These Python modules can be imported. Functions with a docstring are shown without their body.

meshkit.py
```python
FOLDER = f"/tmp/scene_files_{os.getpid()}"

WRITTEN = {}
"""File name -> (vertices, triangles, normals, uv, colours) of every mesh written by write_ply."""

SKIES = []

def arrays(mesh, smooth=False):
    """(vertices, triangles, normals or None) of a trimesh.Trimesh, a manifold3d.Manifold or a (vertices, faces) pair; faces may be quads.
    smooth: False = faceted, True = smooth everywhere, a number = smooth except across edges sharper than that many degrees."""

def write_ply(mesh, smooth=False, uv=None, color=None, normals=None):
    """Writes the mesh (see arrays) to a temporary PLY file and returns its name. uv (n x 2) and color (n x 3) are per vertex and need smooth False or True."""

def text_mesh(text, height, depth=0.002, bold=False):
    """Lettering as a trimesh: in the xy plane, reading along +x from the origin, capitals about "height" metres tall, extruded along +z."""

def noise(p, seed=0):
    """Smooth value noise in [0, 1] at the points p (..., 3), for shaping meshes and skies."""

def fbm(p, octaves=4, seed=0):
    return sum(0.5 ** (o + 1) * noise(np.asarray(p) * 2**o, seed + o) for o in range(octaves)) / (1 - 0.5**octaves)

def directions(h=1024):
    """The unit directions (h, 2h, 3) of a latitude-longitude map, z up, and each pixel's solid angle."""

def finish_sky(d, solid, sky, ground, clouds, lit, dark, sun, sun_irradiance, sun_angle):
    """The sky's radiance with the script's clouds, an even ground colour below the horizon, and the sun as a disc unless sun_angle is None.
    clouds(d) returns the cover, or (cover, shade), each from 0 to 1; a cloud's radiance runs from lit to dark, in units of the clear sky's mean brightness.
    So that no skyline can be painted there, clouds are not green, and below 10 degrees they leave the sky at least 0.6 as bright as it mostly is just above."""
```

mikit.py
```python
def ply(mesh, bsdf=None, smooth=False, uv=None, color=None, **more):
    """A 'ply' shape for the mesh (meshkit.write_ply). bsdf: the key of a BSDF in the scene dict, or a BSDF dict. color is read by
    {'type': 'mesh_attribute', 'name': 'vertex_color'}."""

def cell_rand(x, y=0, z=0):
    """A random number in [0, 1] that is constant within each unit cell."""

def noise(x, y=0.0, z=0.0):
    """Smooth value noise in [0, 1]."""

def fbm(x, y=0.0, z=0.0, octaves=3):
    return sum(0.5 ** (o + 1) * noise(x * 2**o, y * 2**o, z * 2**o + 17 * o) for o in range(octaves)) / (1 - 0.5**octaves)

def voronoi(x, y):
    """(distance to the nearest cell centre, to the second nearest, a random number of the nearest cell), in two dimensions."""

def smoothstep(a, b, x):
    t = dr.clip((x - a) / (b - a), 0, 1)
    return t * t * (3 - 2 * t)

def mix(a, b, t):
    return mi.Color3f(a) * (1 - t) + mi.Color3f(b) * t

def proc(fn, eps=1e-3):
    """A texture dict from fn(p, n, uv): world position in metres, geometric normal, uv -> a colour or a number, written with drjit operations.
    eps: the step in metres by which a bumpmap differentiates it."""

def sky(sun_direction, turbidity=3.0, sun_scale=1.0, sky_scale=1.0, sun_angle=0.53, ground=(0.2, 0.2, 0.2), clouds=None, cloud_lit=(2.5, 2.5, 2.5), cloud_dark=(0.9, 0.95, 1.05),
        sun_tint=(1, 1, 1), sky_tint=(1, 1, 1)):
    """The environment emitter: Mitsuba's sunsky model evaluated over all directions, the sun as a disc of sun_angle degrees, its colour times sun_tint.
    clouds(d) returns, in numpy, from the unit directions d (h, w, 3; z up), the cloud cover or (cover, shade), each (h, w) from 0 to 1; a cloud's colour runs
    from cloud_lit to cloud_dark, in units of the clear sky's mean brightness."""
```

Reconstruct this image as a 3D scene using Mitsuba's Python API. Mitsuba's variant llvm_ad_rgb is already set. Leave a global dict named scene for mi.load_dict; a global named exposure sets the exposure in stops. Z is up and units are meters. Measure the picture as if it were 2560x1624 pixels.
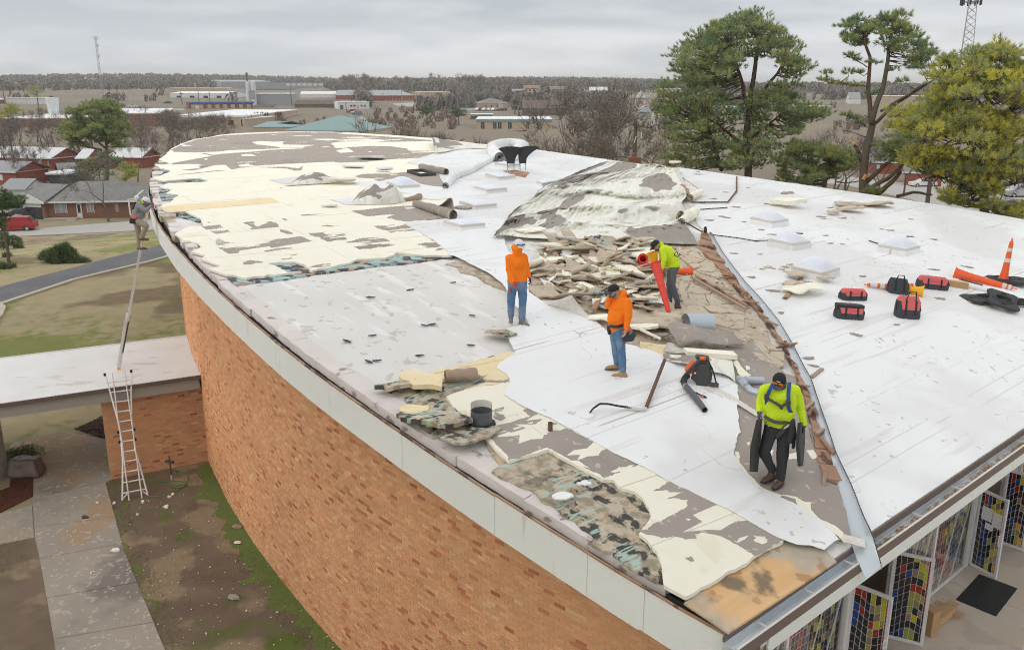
import math,random
import numpy as np,trimesh,shapely,manifold3d
import drjit as dr
import mitsuba as mi
import mikit,meshkit
from mikit import proc,noise,fbm,voronoi,cell_rand,smoothstep,mix
from shapely.geometry import Polygon,LineString,Point,box as sbox
from shapely.ops import unary_union
from shapely import affinity

T=mi.ScalarTransform4f
scene,labels={},{}
rng=np.random.default_rng(7)

# ------------------------------------------------------------------ camera, sky, exposure
FPX,U0,V0,HZ,ZC=2158.0,1280.0,812.0,215.0,12.0
PITCH=math.atan((V0-HZ) /FPX)
CP,SP=math.cos(PITCH),math.sin(PITCH)
scene['camera'] ={'type':'perspective','fov':math.degrees(2*math.atan(1280/FPX)),'fov_axis':'x','near_clip':0.1,'far_clip':20000.0,
                   'to_world':T().look_at(origin=[0,0,ZC],target=[0,CP,ZC-SP],up=[0,0,1])}
exposure=1.36

def sky_clouds(d):
    el=np.clip(d[...,2],0,1)
    q=np.stack([d[...,0] /(el+0.16),d[...,1] /(el+0.16),el*0],-1)
    big=meshkit.fbm(q*np.array([0.75,0.75,1]) +3.1,5,11)
    r=np.stack([d[...,0] *11+40,d[...,1] *11+40,el*60],-1)
    low=meshkit.fbm(r,5,5)
    w=np.clip(1-el/0.25,0,1)
    t=big*(1-w) +w*(0.45*big+0.55*low)
    shade=np.clip((t-0.40) *4.6,0,1)
    lowband=np.clip(1-np.abs(el-0.035) /0.05,0,1)
    shade=shade*(1-0.45*lowband)
    zen=np.clip((el-0.12) /0.7,0,1)
    shade=np.clip(0.82*shade+0.16-0.5*zen,0,1)
    return np.ones_like(el),shade

scene['sky'] =mikit.sky((-0.55,-0.5,0.6),turbidity=3.0,sun_scale=0.2,sun_angle=40,clouds=sky_clouds,
                         cloud_lit=(3.9,4.0,4.08),cloud_dark=(2.4,2.62,2.84),sun_tint=(.93,1,1.08),ground=(0.2,0.18,0.15))

# ------------------------------------------------------------------ helpers: pixels to points
def ray(u,v):
    x,y=(u-U0) /FPX,-(v-V0) /FPX
    return np.array([x,CP+y*SP,-SP+y*CP])

def at_z(u,v,z):
    d=ray(u,v)
    return np.array([0,0,ZC]) +d*((z-ZC) /d[2])

def at_plane(u,v,p0,nrm):
    d=ray(u,v)
    o=np.array([0,0,ZC])
    return o+d*(np.dot(np.asarray(p0) -o,nrm) /np.dot(d,nrm))

def at_depth(u,v,y):
    d=ray(u,v)
    return np.array([0,0,ZC]) +d*(y/d[1])

def W(x0,y0,k,*pts):
    return [(x0+a/k,y0+b/k) for a,b in pts]

def A(*p):return W(0,0,2.729,*p)
def B(*p):return W(860,0,2.729,*p)
def C(*p):return W(1700,0,2.729,*p)
def D(*p):return W(0,540,2.729,*p)
def E(*p):return W(860,540,2.729,*p)
def F(*p):return W(1700,540,2.729,*p)
def G(*p):return W(0,1064,2.729,*p)
def Hh(*p):return W(860,1064,2.729,*p)
def I(*p):return W(1700,1064,2.729,*p)
def N1(*p):return W(1050,330,5.877,*p)
def N2(*p):return W(1240,390,4.631,*p)
def N3(*p):return W(640,390,4.722,*p)
def N4(*p):return W(1340,600,4.494,*p)
def N5(*p):return W(360,330,4.816,*p)
def N6(*p):return W(380,520,5.017,*p)
def N7(*p):return W(940,880,4.631,*p)
def N8(*p):return W(1600,780,5.458,*p)
def P1(*p):return W(0,180,5.017,*p)
def P2(*p):return W(400,180,5.017,*p)
def P3(*p):return W(840,180,5.017,*p)
def P4(*p):return W(1240,180,5.017,*p)
def P5(*p):return W(1620,180,5.017,*p)
def P6(*p):return W(2080,180,4.244,*p)
def P7(*p):return W(0,360,4.495,*p)
def P8(*p):return W(1700,360,4.816,*p)
def Q1(*p):return W(2060,1200,3.604,*p)
def Q2(*p):return W(1820,1330,5.197,*p)
def Q3(*p):return W(0,900,3.819,*p)
def M6(*p):return W(2070,580,6.366,*p)
def M7(*p):return W(2320,580,6.946,*p)
def M8(*p):return W(1680,860,7.64,*p)

# the roof: one gently curved surface that rises from the straight front eave
EAVE_Z=5.6
_a,_b=at_z(1821,1573,EAVE_Z),at_z(2560,1071,EAVE_Z)
C0=_a[:2]
ED=(_b-_a)[:2] /np.linalg.norm((_b-_a)[:2])
EN=np.array([-ED[1],ED[0]])

def roofz(x,y):
    s=(np.asarray(x) -C0[0]) *EN[0] +(np.asarray(y) -C0[1]) *EN[1]
    return 9.1-3.5*np.exp(-np.maximum(s,-2.5) /16)

def R(u,v,h=0.0):
    """The point of the roof (raised by h) seen at this pixel."""
    z=7.0
    for _ in range(60):
        X=at_z(u,v,z)
        z=0.5*z+0.5*(float(roofz(X[0],X[1])) +h)
    return at_z(u,v,z)

def Rxy(pts,h=0.0):
    return [tuple(R(u,v,h)[:2]) for u,v in pts]

def gz(x,y):
    """The height of the ground: level round the church, then falling to the town and rising again to far hills."""
    x,y=np.asarray(x,float),np.asarray(y,float)
    r=np.hypot(x+1,y-32)
    t=np.clip((r-36) /62,0,1)
    z=-6.0*t*t*(3-2*t)
    q=np.hypot(x,y)
    z=z+11.0*np.clip((q-430) /470,0,1.15)
    az=np.arctan2(x,np.maximum(y,1e-6))
    hill=13+6*np.sin(az*5+2.4) +5*np.sin(az*13+.5) -14*az
    t=np.clip((q-900) /1700,0,1)
    return z+hill*t*t*(3-2*t)

def Gp(u,v):
    """The point of the ground seen at this pixel."""
    d=ray(u,v)
    lo=5.0
    o=np.array([0,0,ZC])
    for t in np.geomspace(5,6000,900):
        p=o+d*t
        if p[2] <gz(p[0],p[1]):
            a,b=lo,t
            for _ in range(40):
                m=.5*(a+b)
                p=o+d*m
                if p[2] <gz(p[0],p[1]):b=m
                else:a=m
            return o+d*b
        lo=t
    return o+d*3000

def Gxy(pts):return [tuple(Gp(u,v)[:2]) for u,v in pts]

# ------------------------------------------------------------------ helpers: keys, parts, labels
def numbered(key):
    if key not in USED:
        USED.add(key)
        return key
    i=1
    while f'{key}_{i:03d}' in USED:i += 1
    USED.add(f'{key}_{i:03d}')
    return f'{key}_{i:03d}'

USED=set()

def thing(name,label,cat,group=None):
    key=numbered(name)
    labels[key] ={'label':label,'category':cat,'kind':'thing'}
    if group:labels[key]['group'] =group
    return key

def put(key,mesh,mat,smooth=False,**k):
    scene[key] =mikit.ply(mesh,mat,smooth=smooth,**k)
    return key

def part(parent,name,mesh,mat,smooth=False,label=None,stuff=False,**k):
    key=numbered(parent+'__'+name)
    put(key,mesh,mat,smooth,**k)
    if label or stuff:labels[key] ={}
    if label:labels[key]['label'] =label
    if stuff:labels[key]['kind'] ='stuff'
    return key

def solo(name,mesh,mat,label,cat,group=None,smooth=False,**k):
    return put(thing(name,label,cat,group),mesh,mat,smooth,**k)

def struct(name,mesh,mat,label=None,smooth=False,**k):
    key=numbered(name)
    put(key,mesh,mat,smooth,**k)
    labels[key] ={'kind':'structure'}
    if label:labels[key]['label'] =label
    return key

def stuffobj(name,mesh,mat,label,smooth=False,**k):
    key=numbered(name)
    put(key,mesh,mat,smooth,**k)
    labels[key] ={'kind':'stuff','label':label}
    return key

# ------------------------------------------------------------------ helpers: meshes as (vertices, triangles)
def cat(*ms):
    ms=[m for m in ms if m is not None and len(m[0])]
    vs,fs,n=[],[],0
    for v,f in ms:
        vs.append(np.asarray(v,float)); fs.append(np.asarray(f,int) +n); n += len(v)
    return np.vstack(vs),np.vstack(fs)

BOXV=np.array([[x,y,z] for z in (0,1) for y in (0,1) for x in (0,1)],float)
BOXF=np.array([[0,2,3],[0,3,1],[4,5,7],[4,7,6],[0,1,5],[0,5,4],[2,6,7],[2,7,3],[0,4,6],[0,6,2],[1,3,7],[1,7,5]])

def box(x0,x1,y0,y1,z0,z1):
    return BOXV*[x1-x0,y1-y0,z1-z0] +[x0,y0,z0],BOXF

def obox(c,ax,ay,az):
    """A box round c with half-axis vectors."""
    m=np.array([ax,ay,az],float)
    return (BOXV*2-1) @ m+np.asarray(c,float),(BOXF if np.linalg.det(m) >0 else BOXF[:,::-1])

def cbox(c,ax,ay,az,b=0.02):
    """obox with its edges chamfered by b metres."""
    m=np.array([ax,ay,az],float)
    L=np.linalg.norm(m,axis=1)
    b=min(b,.45*L.min())
    pts=[]
    for s in (BOXV*2-1):
        for k in range(3):
            t=s*L
            t[[j for j in range(3) if j != k]] -= s[[j for j in range(3) if j != k]] *b
            pts.append(t)
    h=trimesh.convex.convex_hull(np.array(pts))
    return np.asarray(h.vertices) @ (m/L[:,None]) +np.asarray(c,float),np.asarray(h.faces)

def frame_of(d):
    d=np.asarray(d,float) /np.linalg.norm(d)
    x=np.cross(d,[0,0,1] if abs(d[2]) <.95 else [1,0,0])
    x /= np.linalg.norm(x)
    return x,np.cross(d,x),d

def cone(p0,p1,r0,r1=None,n=8,caps=True):
    r1=r0 if r1 is None else r1
    p0,p1=np.asarray(p0,float),np.asarray(p1,float)
    x,y,_=frame_of(p1-p0)
    t=np.arange(n) *2*np.pi/n
    ring=np.cos(t)[:,None] *x+np.sin(t)[:,None] *y
    v=np.vstack([p0+ring*r0,p1+ring*r1,[p0],[p1]])
    i=np.arange(n); j=(i+1) % n
    f=[np.stack([i,j,j+n],1),np.stack([i,j+n,i+n],1)]
    if caps:f += [np.stack([j,i,i*0+2*n],1),np.stack([i+n,j+n,i*0+2*n+1],1)]
    return v,np.vstack(f)

def tube(path,r,n=6,caps=True):
    path=np.asarray(path,float)
    r=np.broadcast_to(np.asarray(r,float),(len(path),))
    tang=np.gradient(path,axis=0)
    x,y,_=frame_of(tang[0])
    vs=[]
    t=np.arange(n) *2*np.pi/n
    for p,d,rr in zip(path,tang,r):
        d=d/(np.linalg.norm(d) +1e-12)
        x=x-d*(x @ d); x /= np.linalg.norm(x)
        y=np.cross(d,x)
        vs.append(p+(np.cos(t)[:,None] *x+np.sin(t)[:,None] *y) *rr)
    v=np.vstack(vs)
    f=[]
    i=np.arange(n); j=(i+1) % n
    for k in range(len(path) -1):
        a=k*n
        f += [np.stack([a+i,a+j,a+n+j],1),np.stack([a+i,a+n+j,a+n+i],1)]
    if caps:
        m=len(v)
        v=np.vstack([v,path[:1],path[-1:]])
        f += [np.stack([j,i,i*0+m],1),np.stack([m-n+i,m-n+j,i*0+m+1],1)]
    return v,np.vstack(f)

def sphere(c,r,sub=1):
    m=trimesh.creation.icosphere(sub,1.0)
    return np.asarray(m.vertices) *np.asarray(r,float) +np.asarray(c,float),np.asarray(m.faces)

def lathe(prof,n=16,origin=(0,0,0),axis=(0,0,1)):
    """prof: (radius, height) pairs along the axis; open ends."""
    x,y,d=frame_of(axis)
    t=np.arange(n) *2*np.pi/n
    ring=np.cos(t)[:,None] *x+np.sin(t)[:,None] *y
    v=np.vstack([np.asarray(origin,float) +ring*r+d*h for r,h in prof])
    i=np.arange(n); j=(i+1) % n
    f=np.vstack([q for k in range(len(prof) -1) for q in
                   (np.stack([k*n+i,k*n+j,k*n+n+j],1),np.stack([k*n+i,k*n+n+j,k*n+n+i],1))])
    return v,f

def tri_poly(poly):
    v,f=trimesh.creation.triangulate_polygon(poly,engine='earcut')
    return np.asarray(v),np.asarray(f)

def prism(poly,z0,z1):
    m=trimesh.creation.extrude_polygon(poly,z1-z0,engine='earcut')
    return np.asarray(m.vertices) +[0,0,z0],np.asarray(m.faces)

def polys(g):
    if g.is_empty:return []
    if g.geom_type == 'Polygon':return [g]
    return [p for p in getattr(g,'geoms',[]) if p.geom_type == 'Polygon' and p.area>1e-5]

def drape(g,off,th,cell=1.5,zf=roofz,lift=None,walls=True):
    """A sheet of the plan shape g laid on the surface zf, off above it and th thick, with its edges closed; lift(x, y) adds height."""
    hgt=(lambda x,y:zf(x,y) +off+th) if lift is None else (lambda x,y:zf(x,y) +off+th+lift(x,y))
    out=[]
    for p in polys(g):
        x0,y0,x1,y1=p.bounds
        big=(x1-x0) >cell or (y1-y0) >cell
        tops=[]
        if big:
            for i in range(int((x1-x0) /cell) +1):
                col=p.intersection(sbox(x0+i*cell,y0,x0+(i+1) *cell,y1))
                for cc in polys(col):
                    b=cc.bounds
                    j0,j1=int((b[1] -y0) /cell),int((b[3] -y0) /cell)
                    for j in range(j0,j1+1):
                        tops += polys(cc.intersection(sbox(x0+i*cell,y0+j*cell,x0+(i+1) *cell,y0+(j+1) *cell)))
        else:
            tops=[p]
        for q in tops:
            if q.area<1e-5:continue
            v,f=tri_poly(q)
            a=v[f]
            sg=np.cross(np.c_[a[:,1] -a[:,0],np.zeros(len(a))],np.c_[a[:,2] -a[:,0],np.zeros(len(a))])[:,2]
            f=np.where(sg[:,None] <0,f[:,::-1],f)
            out.append((np.c_[v,hgt(v[:,0],v[:,1])],f))
        if walls and th>0:
            for ring in [p.exterior,*p.interiors]:
                c=np.array(ring.segmentize(cell).coords)
                zt=hgt(c[:,0],c[:,1])
                n=len(c)
                v=np.vstack([np.c_[c,zt],np.c_[c,zt-th]])
                i=np.arange(n-1)
                f=np.vstack([np.stack([i,i+n,i+1],1),np.stack([i+1,i+n,i+n+1],1)])
                out.append((v,f))
    return cat(*out) if out else None

def rough(g,amp=0.05,step=0.12,scale=3.0,seed=0):
    """The plan shape with torn, uneven edges."""
    def ring(c):
        c=np.array(LineString(c).segmentize(step).coords)
        q=np.c_[c*scale,np.zeros(len(c))]
        dx=meshkit.fbm(q+11.3,3,seed) -.5
        dy=meshkit.fbm(q+57.1,3,seed+9) -.5
        c=c+np.c_[dx,dy] *2.6*amp
        c[-1] =c[0]
        return c
    out=[]
    for p in polys(g):
        q=Polygon(ring(p.exterior.coords),[ring(h.coords) for h in p.interiors]).buffer(0)
        out += polys(q)
    return unary_union(out)

def blob(x,y,r,seed,stretch=1.0,ang=0.0,n=14,jag=.45):
    g=np.random.default_rng(seed)
    t=np.arange(n) *2*np.pi/n
    rr=r*(1-jag+2*jag*g.random(n))
    p=Polygon(np.c_[np.cos(t) *rr*stretch,np.sin(t) *rr])
    return affinity.translate(affinity.rotate(p.buffer(0),ang,origin=(0,0)),x,y)

def poly(xy):return Polygon(xy).buffer(0)
def rpoly(pts,h=0.0):return poly(Rxy(pts,h))
def gpoly(pts):return poly(Gxy(pts))

def bladed(pts,dirs,length,width,rs):
    """Thin double triangles (needles, blades, twigs) from pts along dirs."""
    n=len(pts)
    d=dirs/np.linalg.norm(dirs,axis=1,keepdims=True)
    s=np.cross(d,rs.normal(size=(n,3)))
    s /= np.linalg.norm(s,axis=1,keepdims=True) +1e-9
    L=np.broadcast_to(length,(n,))[:,None]
    w=np.broadcast_to(width,(n,))[:,None]
    v=np.stack([pts-s*w/2,pts+s*w/2,pts+d*L],1).reshape(-1,3)
    return v,np.arange(3*n).reshape(-1,3)
# ------------------------------------------------------------------ materials
def mat(key,rgb,rough=.7,metallic=0.0,spec=.4,two=True,**k):
    b={'type':'principled','base_color':rgb if isinstance(rgb,dict) else {'type':'rgb','value':list(map(float,rgb))},'roughness':rough,'metallic':float(metallic),'specular':spec,**k}
    scene[key] ={'type':'twosided','bsdf':b} if two else b
    return key

def sp(v):return [((c/255+.055) /1.055) ** 2.4 if c>10 else c/3294.6 for c in v]

def seam_frame(p):
    a=mi.Float(p.x) *float(ED[0]) +mi.Float(p.y) *float(ED[1])
    b=mi.Float(p.x) *float(EN[0]) +mi.Float(p.y) *float(EN[1])
    return a,b

MANG=math.atan2(*(R(*F((2100,300))[0])[:2] -R(*F((660,770))[0])[:2])[::-1])
MSIN,MCOS=math.sin(MANG),math.cos(MANG)

def membrane_fn(p,n,uv):
    a,b=seam_frame(p)
    base=mix((.83,.84,.845),(.76,.77,.78),fbm(p.x*.5,p.y*.5,3.3,4))
    scuff=smoothstep(.62,.78,fbm(a*.35,b*6.0,5.0,4)) *smoothstep(.45,.7,fbm(p.x*.22,p.y*.22,9.0,2))
    base=mix(base,(.55,.52,.48),scuff*.42)
    base=mix(base,(.66,.655,.645),smoothstep(.50,.66,fbm(p.x*.35+3,p.y*.35,12.0,5)) *.55)
    mq=(p.x*-MSIN+p.y*MCOS) /3.05
    ma=p.x*MCOS+p.y*MSIN
    mf=dr.abs(mq-dr.round(mq) +.012*(fbm(ma*.5,mq,2.0,2) -.5))
    base=mix(base,(.42,.37,.31),smoothstep(.009,.003,mf) *smoothstep(.50,.60,fbm(ma*.45,mq*3,6.0,3)) *.8)
    base=mix(base,(.60,.59,.57),smoothstep(.008,.003,dr.abs(mf-.055)) *smoothstep(.42,.55,fbm(ma*.3,mq*2,1.0,3)) *.6)
    speck=smoothstep(.74,.80,fbm(p.x*7,p.y*7,1.0,3)) *smoothstep(.5,.62,fbm(p.x*.8,p.y*.8,2.0,2))
    base=mix(base,(.36,.32,.27),speck*.55)
    line=dr.abs(fbm(p.x*1.1,p.y*1.1,7.0,2) -.5)
    return mix(base,(.55,.53,.51),smoothstep(.006,.001,line) *smoothstep(.5,.65,noise(p.x*.6,p.y*.6,4.0)) *.5)

def deck_fn(p,n,uv):
    a,b=seam_frame(p)
    c=mix((.74,.725,.705),(.62,.60,.575),fbm(p.x*.7,p.y*.7,1.3,5))
    c=mix(c,(.66,.58,.52),smoothstep(.5,.72,fbm(p.x*.28,p.y*.28,8.0,3)) *.5)
    c=mix(c,(.80,.79,.78),smoothstep(.55,.7,fbm(a*4,b*.9,2.0,4)) *.6)
    c=mix(c,(.40,.36,.32),smoothstep(.70,.78,fbm(p.x*5,p.y*5,3.0,3)) *.5)
    return c

def cream_fn(p,n,uv):
    c=mix((.80,.765,.64),(.835,.80,.70),fbm(p.x*.9,p.y*.9,2.0,4))
    return mix(c,(.70,.60,.44),smoothstep(.68,.8,fbm(p.x*2.2,p.y*2.2,6.0,4)) *.35)

def yellow_fn(p,n,uv):
    c=mix((.74,.61,.38),(.80,.68,.46),fbm(p.x*2,p.y*2,2.0,4))
    return mix(c,(.50,.38,.22),smoothstep(.66,.8,fbm(p.x*5,p.y*5,6.0,4)) *.5)

def facer_fn(p,n,uv):
    c=mix((.325,.285,.255),(.365,.32,.285),fbm(p.x*1.6,p.y*1.6,2.0,4))
    c=mix(c,(.24,.21,.185),smoothstep(.62,.8,fbm(p.x*.6,p.y*.6,5.0,4)) *.5)
    return mix(c,(.62,.57,.47),smoothstep(.76,.80,fbm(p.x*9,p.y*9,5.0,2)) *.5)

def sheetback_fn(p,n,uv):
    s=uv.x*5.0+fbm(uv.x*2,uv.y*3,1.0,2) *.8
    band=smoothstep(.32,.55,fbm(s*2.2,uv.y*.25,4.0,3))
    c=mix((.60,.59,.53),(.76,.75,.68),band)
    tear=smoothstep(.615,.63,fbm(uv.x*2.3+5,uv.y*1.7,8.0,4))
    return mix(c,(.29,.255,.225),tear)

def fiber_fn(p,n,uv):
    a,b=seam_frame(p)
    c=mix((.30,.26,.19),(.50,.43,.33),smoothstep(.3,.7,fbm(p.x*9,p.y*9,2.0,4)))
    tar=smoothstep(.48,.60,fbm(p.x*8,p.y*8,7.0,5)) *smoothstep(.30,.50,fbm(p.x*.8,p.y*.8,3.0,3))
    c=mix(c,(.045,.045,.05),tar*.9)
    w=dr.abs(fbm(a*1.3,b*7.0,4.0,3) -.5)
    teal=smoothstep(.06,.025,w) *smoothstep(.40,.50,fbm(p.x*2.6,p.y*2.6,9.0,4))
    c=mix(c,(.40,.53,.47),teal*.85)
    return mix(c,(.55,.42,.30),smoothstep(.62,.7,fbm(p.x*6,p.y*6,12.0,3)) *.6)

def tealtar_fn(p,n,uv):
    d1,d2,r=voronoi(p.x*7,p.y*7)
    c=mix((.05,.055,.07),(.13,.12,.12),r)
    c=mix(c,(.33,.49,.50),smoothstep(.47,.56,fbm(p.x*4,p.y*5,3.0,4)))
    return mix(c,(.44,.33,.24),smoothstep(.60,.66,fbm(p.x*6,p.y*6,8.0,3)))

def dirt_fn(p,n,uv):
    c=mix((.40,.325,.245),(.53,.455,.365),fbm(p.x*1.4,p.y*1.4,2.0,5))
    c=mix(c,(.24,.19,.14),smoothstep(.58,.74,fbm(p.x*4.5,p.y*4.5,5.0,4)) *.7)
    return mix(c,(.60,.55,.48),smoothstep(.62,.72,fbm(p.x*8,p.y*8,9.0,3)) *.6)

def slab_fn(p,n,uv):
    c=mix((.47,.395,.305),(.56,.485,.39),fbm(p.x*2,p.y*2,p.z*4,4))
    c=mix(c,(.30,.25,.20),smoothstep(.60,.74,fbm(p.x*7,p.y*7,p.z*9,4)) *.6)
    d1,d2,r=voronoi(p.x*1.1+fbm(p.x*3,p.y*3,1.0,2) *.5,p.y*1.1)
    return c*(1-.0*r)

def ply_fn(p,n,uv):
    a,b=seam_frame(p)
    c=mix((.62,.36,.15),(.70,.47,.26),fbm(a*.7,b*9,2.0,4))
    w=smoothstep(.33,.52,fbm(p.x*1.0+4,p.y*1.0,6.0,5))
    c=mix(c,mix((.33,.285,.23),(.55,.48,.39),fbm(p.x*4,p.y*4,2.0,4)),w)
    spot=smoothstep(.56,.74,fbm(p.x*2.4,p.y*2.4,14.0,6))
    c=mix(c,(.13,.11,.09),spot*.8)
    return mix(c,(.30,.14,.05),smoothstep(.60,.72,fbm(p.x*3.5,p.y*3.5,21.0,4)) *.55)

def rotwood_fn(p,n,uv):
    c=mix((.30,.165,.11),(.43,.285,.20),fbm(p.x*5,p.y*5,2.0,4))
    return mix(c,(.10,.06,.045),smoothstep(.55,.68,fbm(p.x*4,p.y*4,9.0,4)) *.85)

def edge_fn(p,n,uv):
    c=mix((.58,.535,.51),(.72,.665,.64),fbm(p.x*2.2,p.y*2.2,p.z*3,4))
    return mix(c,(.22,.15,.12),smoothstep(.62,.74,fbm(p.x*4,p.y*4,p.z*5+4,4)) *.8)

def ground_fn(p,n,uv):
    r=dr.sqrt(dr.square(p.x) +dr.square(p.y))
    green=mix((.15,.17,.05),(.21,.22,.085),fbm(p.x*.9,p.y*.9,3.0,4))
    tan=mix((.27,.225,.135),(.36,.30,.19),fbm(p.x*1.3,p.y*1.3,7.0,5))
    t=fbm(p.x*.13,p.y*.13,1.0,4) +(fbm(p.x*2.2,p.y*2.2,4.0,3) -.5) *.35
    c=mix(green,tan,smoothstep(.38,.56,t))
    dirt=mix((.125,.085,.058),(.20,.145,.10),fbm(p.x*2.1,p.y*2.1,6.0,5))
    c=mix(c,dirt,smoothstep(.56,.66,fbm(p.x*.22+7,p.y*.22,5.0,4)) *.8)
    far=mix((.225,.19,.145),(.17,.145,.115),fbm(p.x*.02,p.y*.02,2.0,4))
    return mix(c,far,smoothstep(80,190,r))

def yard_fn(p,n,uv):
    dirt=mix((.13,.095,.068),(.21,.16,.12),fbm(p.x*1.6,p.y*1.6,6.0,5))
    green=mix((.085,.115,.028),(.13,.165,.045),fbm(p.x*2.2,p.y*2.2,3.0,4))
    dry=mix((.25,.19,.12),(.34,.27,.18),fbm(p.x*5,p.y*5,7.0,4))
    c=mix(dirt,dry,smoothstep(.53,.66,fbm(p.x*.8,p.y*.8,9.0,4)) *.75)
    return mix(c,green,smoothstep(.66,.82,fbm(p.x*.6+31,p.y*.6,2.0,5)))

def walk_fn(p,n,uv):
    c=mix((.30,.265,.225),(.39,.35,.30),fbm(p.x*.9,p.y*.9,2.0,5))
    c=mix(c,(.18,.165,.15),smoothstep(.50,.66,fbm(p.x*.42+2,p.y*.42,5.0,5)) *.75)
    c=mix(c,(.40,.26,.14),smoothstep(.53,.66,fbm(p.x*.5+17,p.y*.3,8.0,4)) *.6)
    return mix(c,(.52,.49,.45),smoothstep(.70,.74,fbm(p.x*9,p.y*9,4.0,2)) *.5)

def patio_fn(p,n,uv):
    c=mix((.47,.40,.33),(.56,.485,.41),fbm(p.x*.8,p.y*.8,2.0,5))
    return mix(c,(.36,.31,.26),smoothstep(.58,.72,fbm(p.x*1.7,p.y*1.7,5.0,5)) *.4)

def asphalt_fn(p,n,uv):
    c=mix((.115,.115,.125),(.165,.165,.175),fbm(p.x*.7,p.y*.7,2.0,5))
    return mix(c,(.22,.22,.22),smoothstep(.62,.74,fbm(p.x*6,p.y*6,4.0,3)) *.4)

def canopy_fn(p,n,uv):
    c=mix((.76,.765,.765),(.68,.68,.67),fbm(p.x*1.1,p.y*1.1,2.0,4))
    return mix(c,(.50,.42,.35),smoothstep(.66,.78,fbm(p.x*.9,p.y*2.2,8.0,5)) *.45)

def shingle_fn(p,n,uv):
    c=mix((.23,.225,.22),(.31,.305,.30),cell_rand(p.x*3,p.y*3,p.z*6))
    return mix(c,(.18,.175,.17),fbm(p.x*.8,p.y*.8,3.0,3) *.6)

def farbrick_fn(p,n,uv):
    c=mix((.235,.11,.07),(.33,.17,.11),cell_rand(p.x*4,p.y*4,p.z*13))
    return mix(c,(.20,.12,.09),fbm(p.x*.5,p.y*.5,p.z*.8,3) *.6)

def wood_hill_fn(p,n,uv):
    c=mix((.19,.165,.145),(.25,.22,.19),fbm(p.x*.03,p.y*.03,2.0,4))
    return mix(c,(.24,.20,.14),smoothstep(.55,.68,fbm(p.x*.004,p.y*.006,5.0,4)) *.7)

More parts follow.
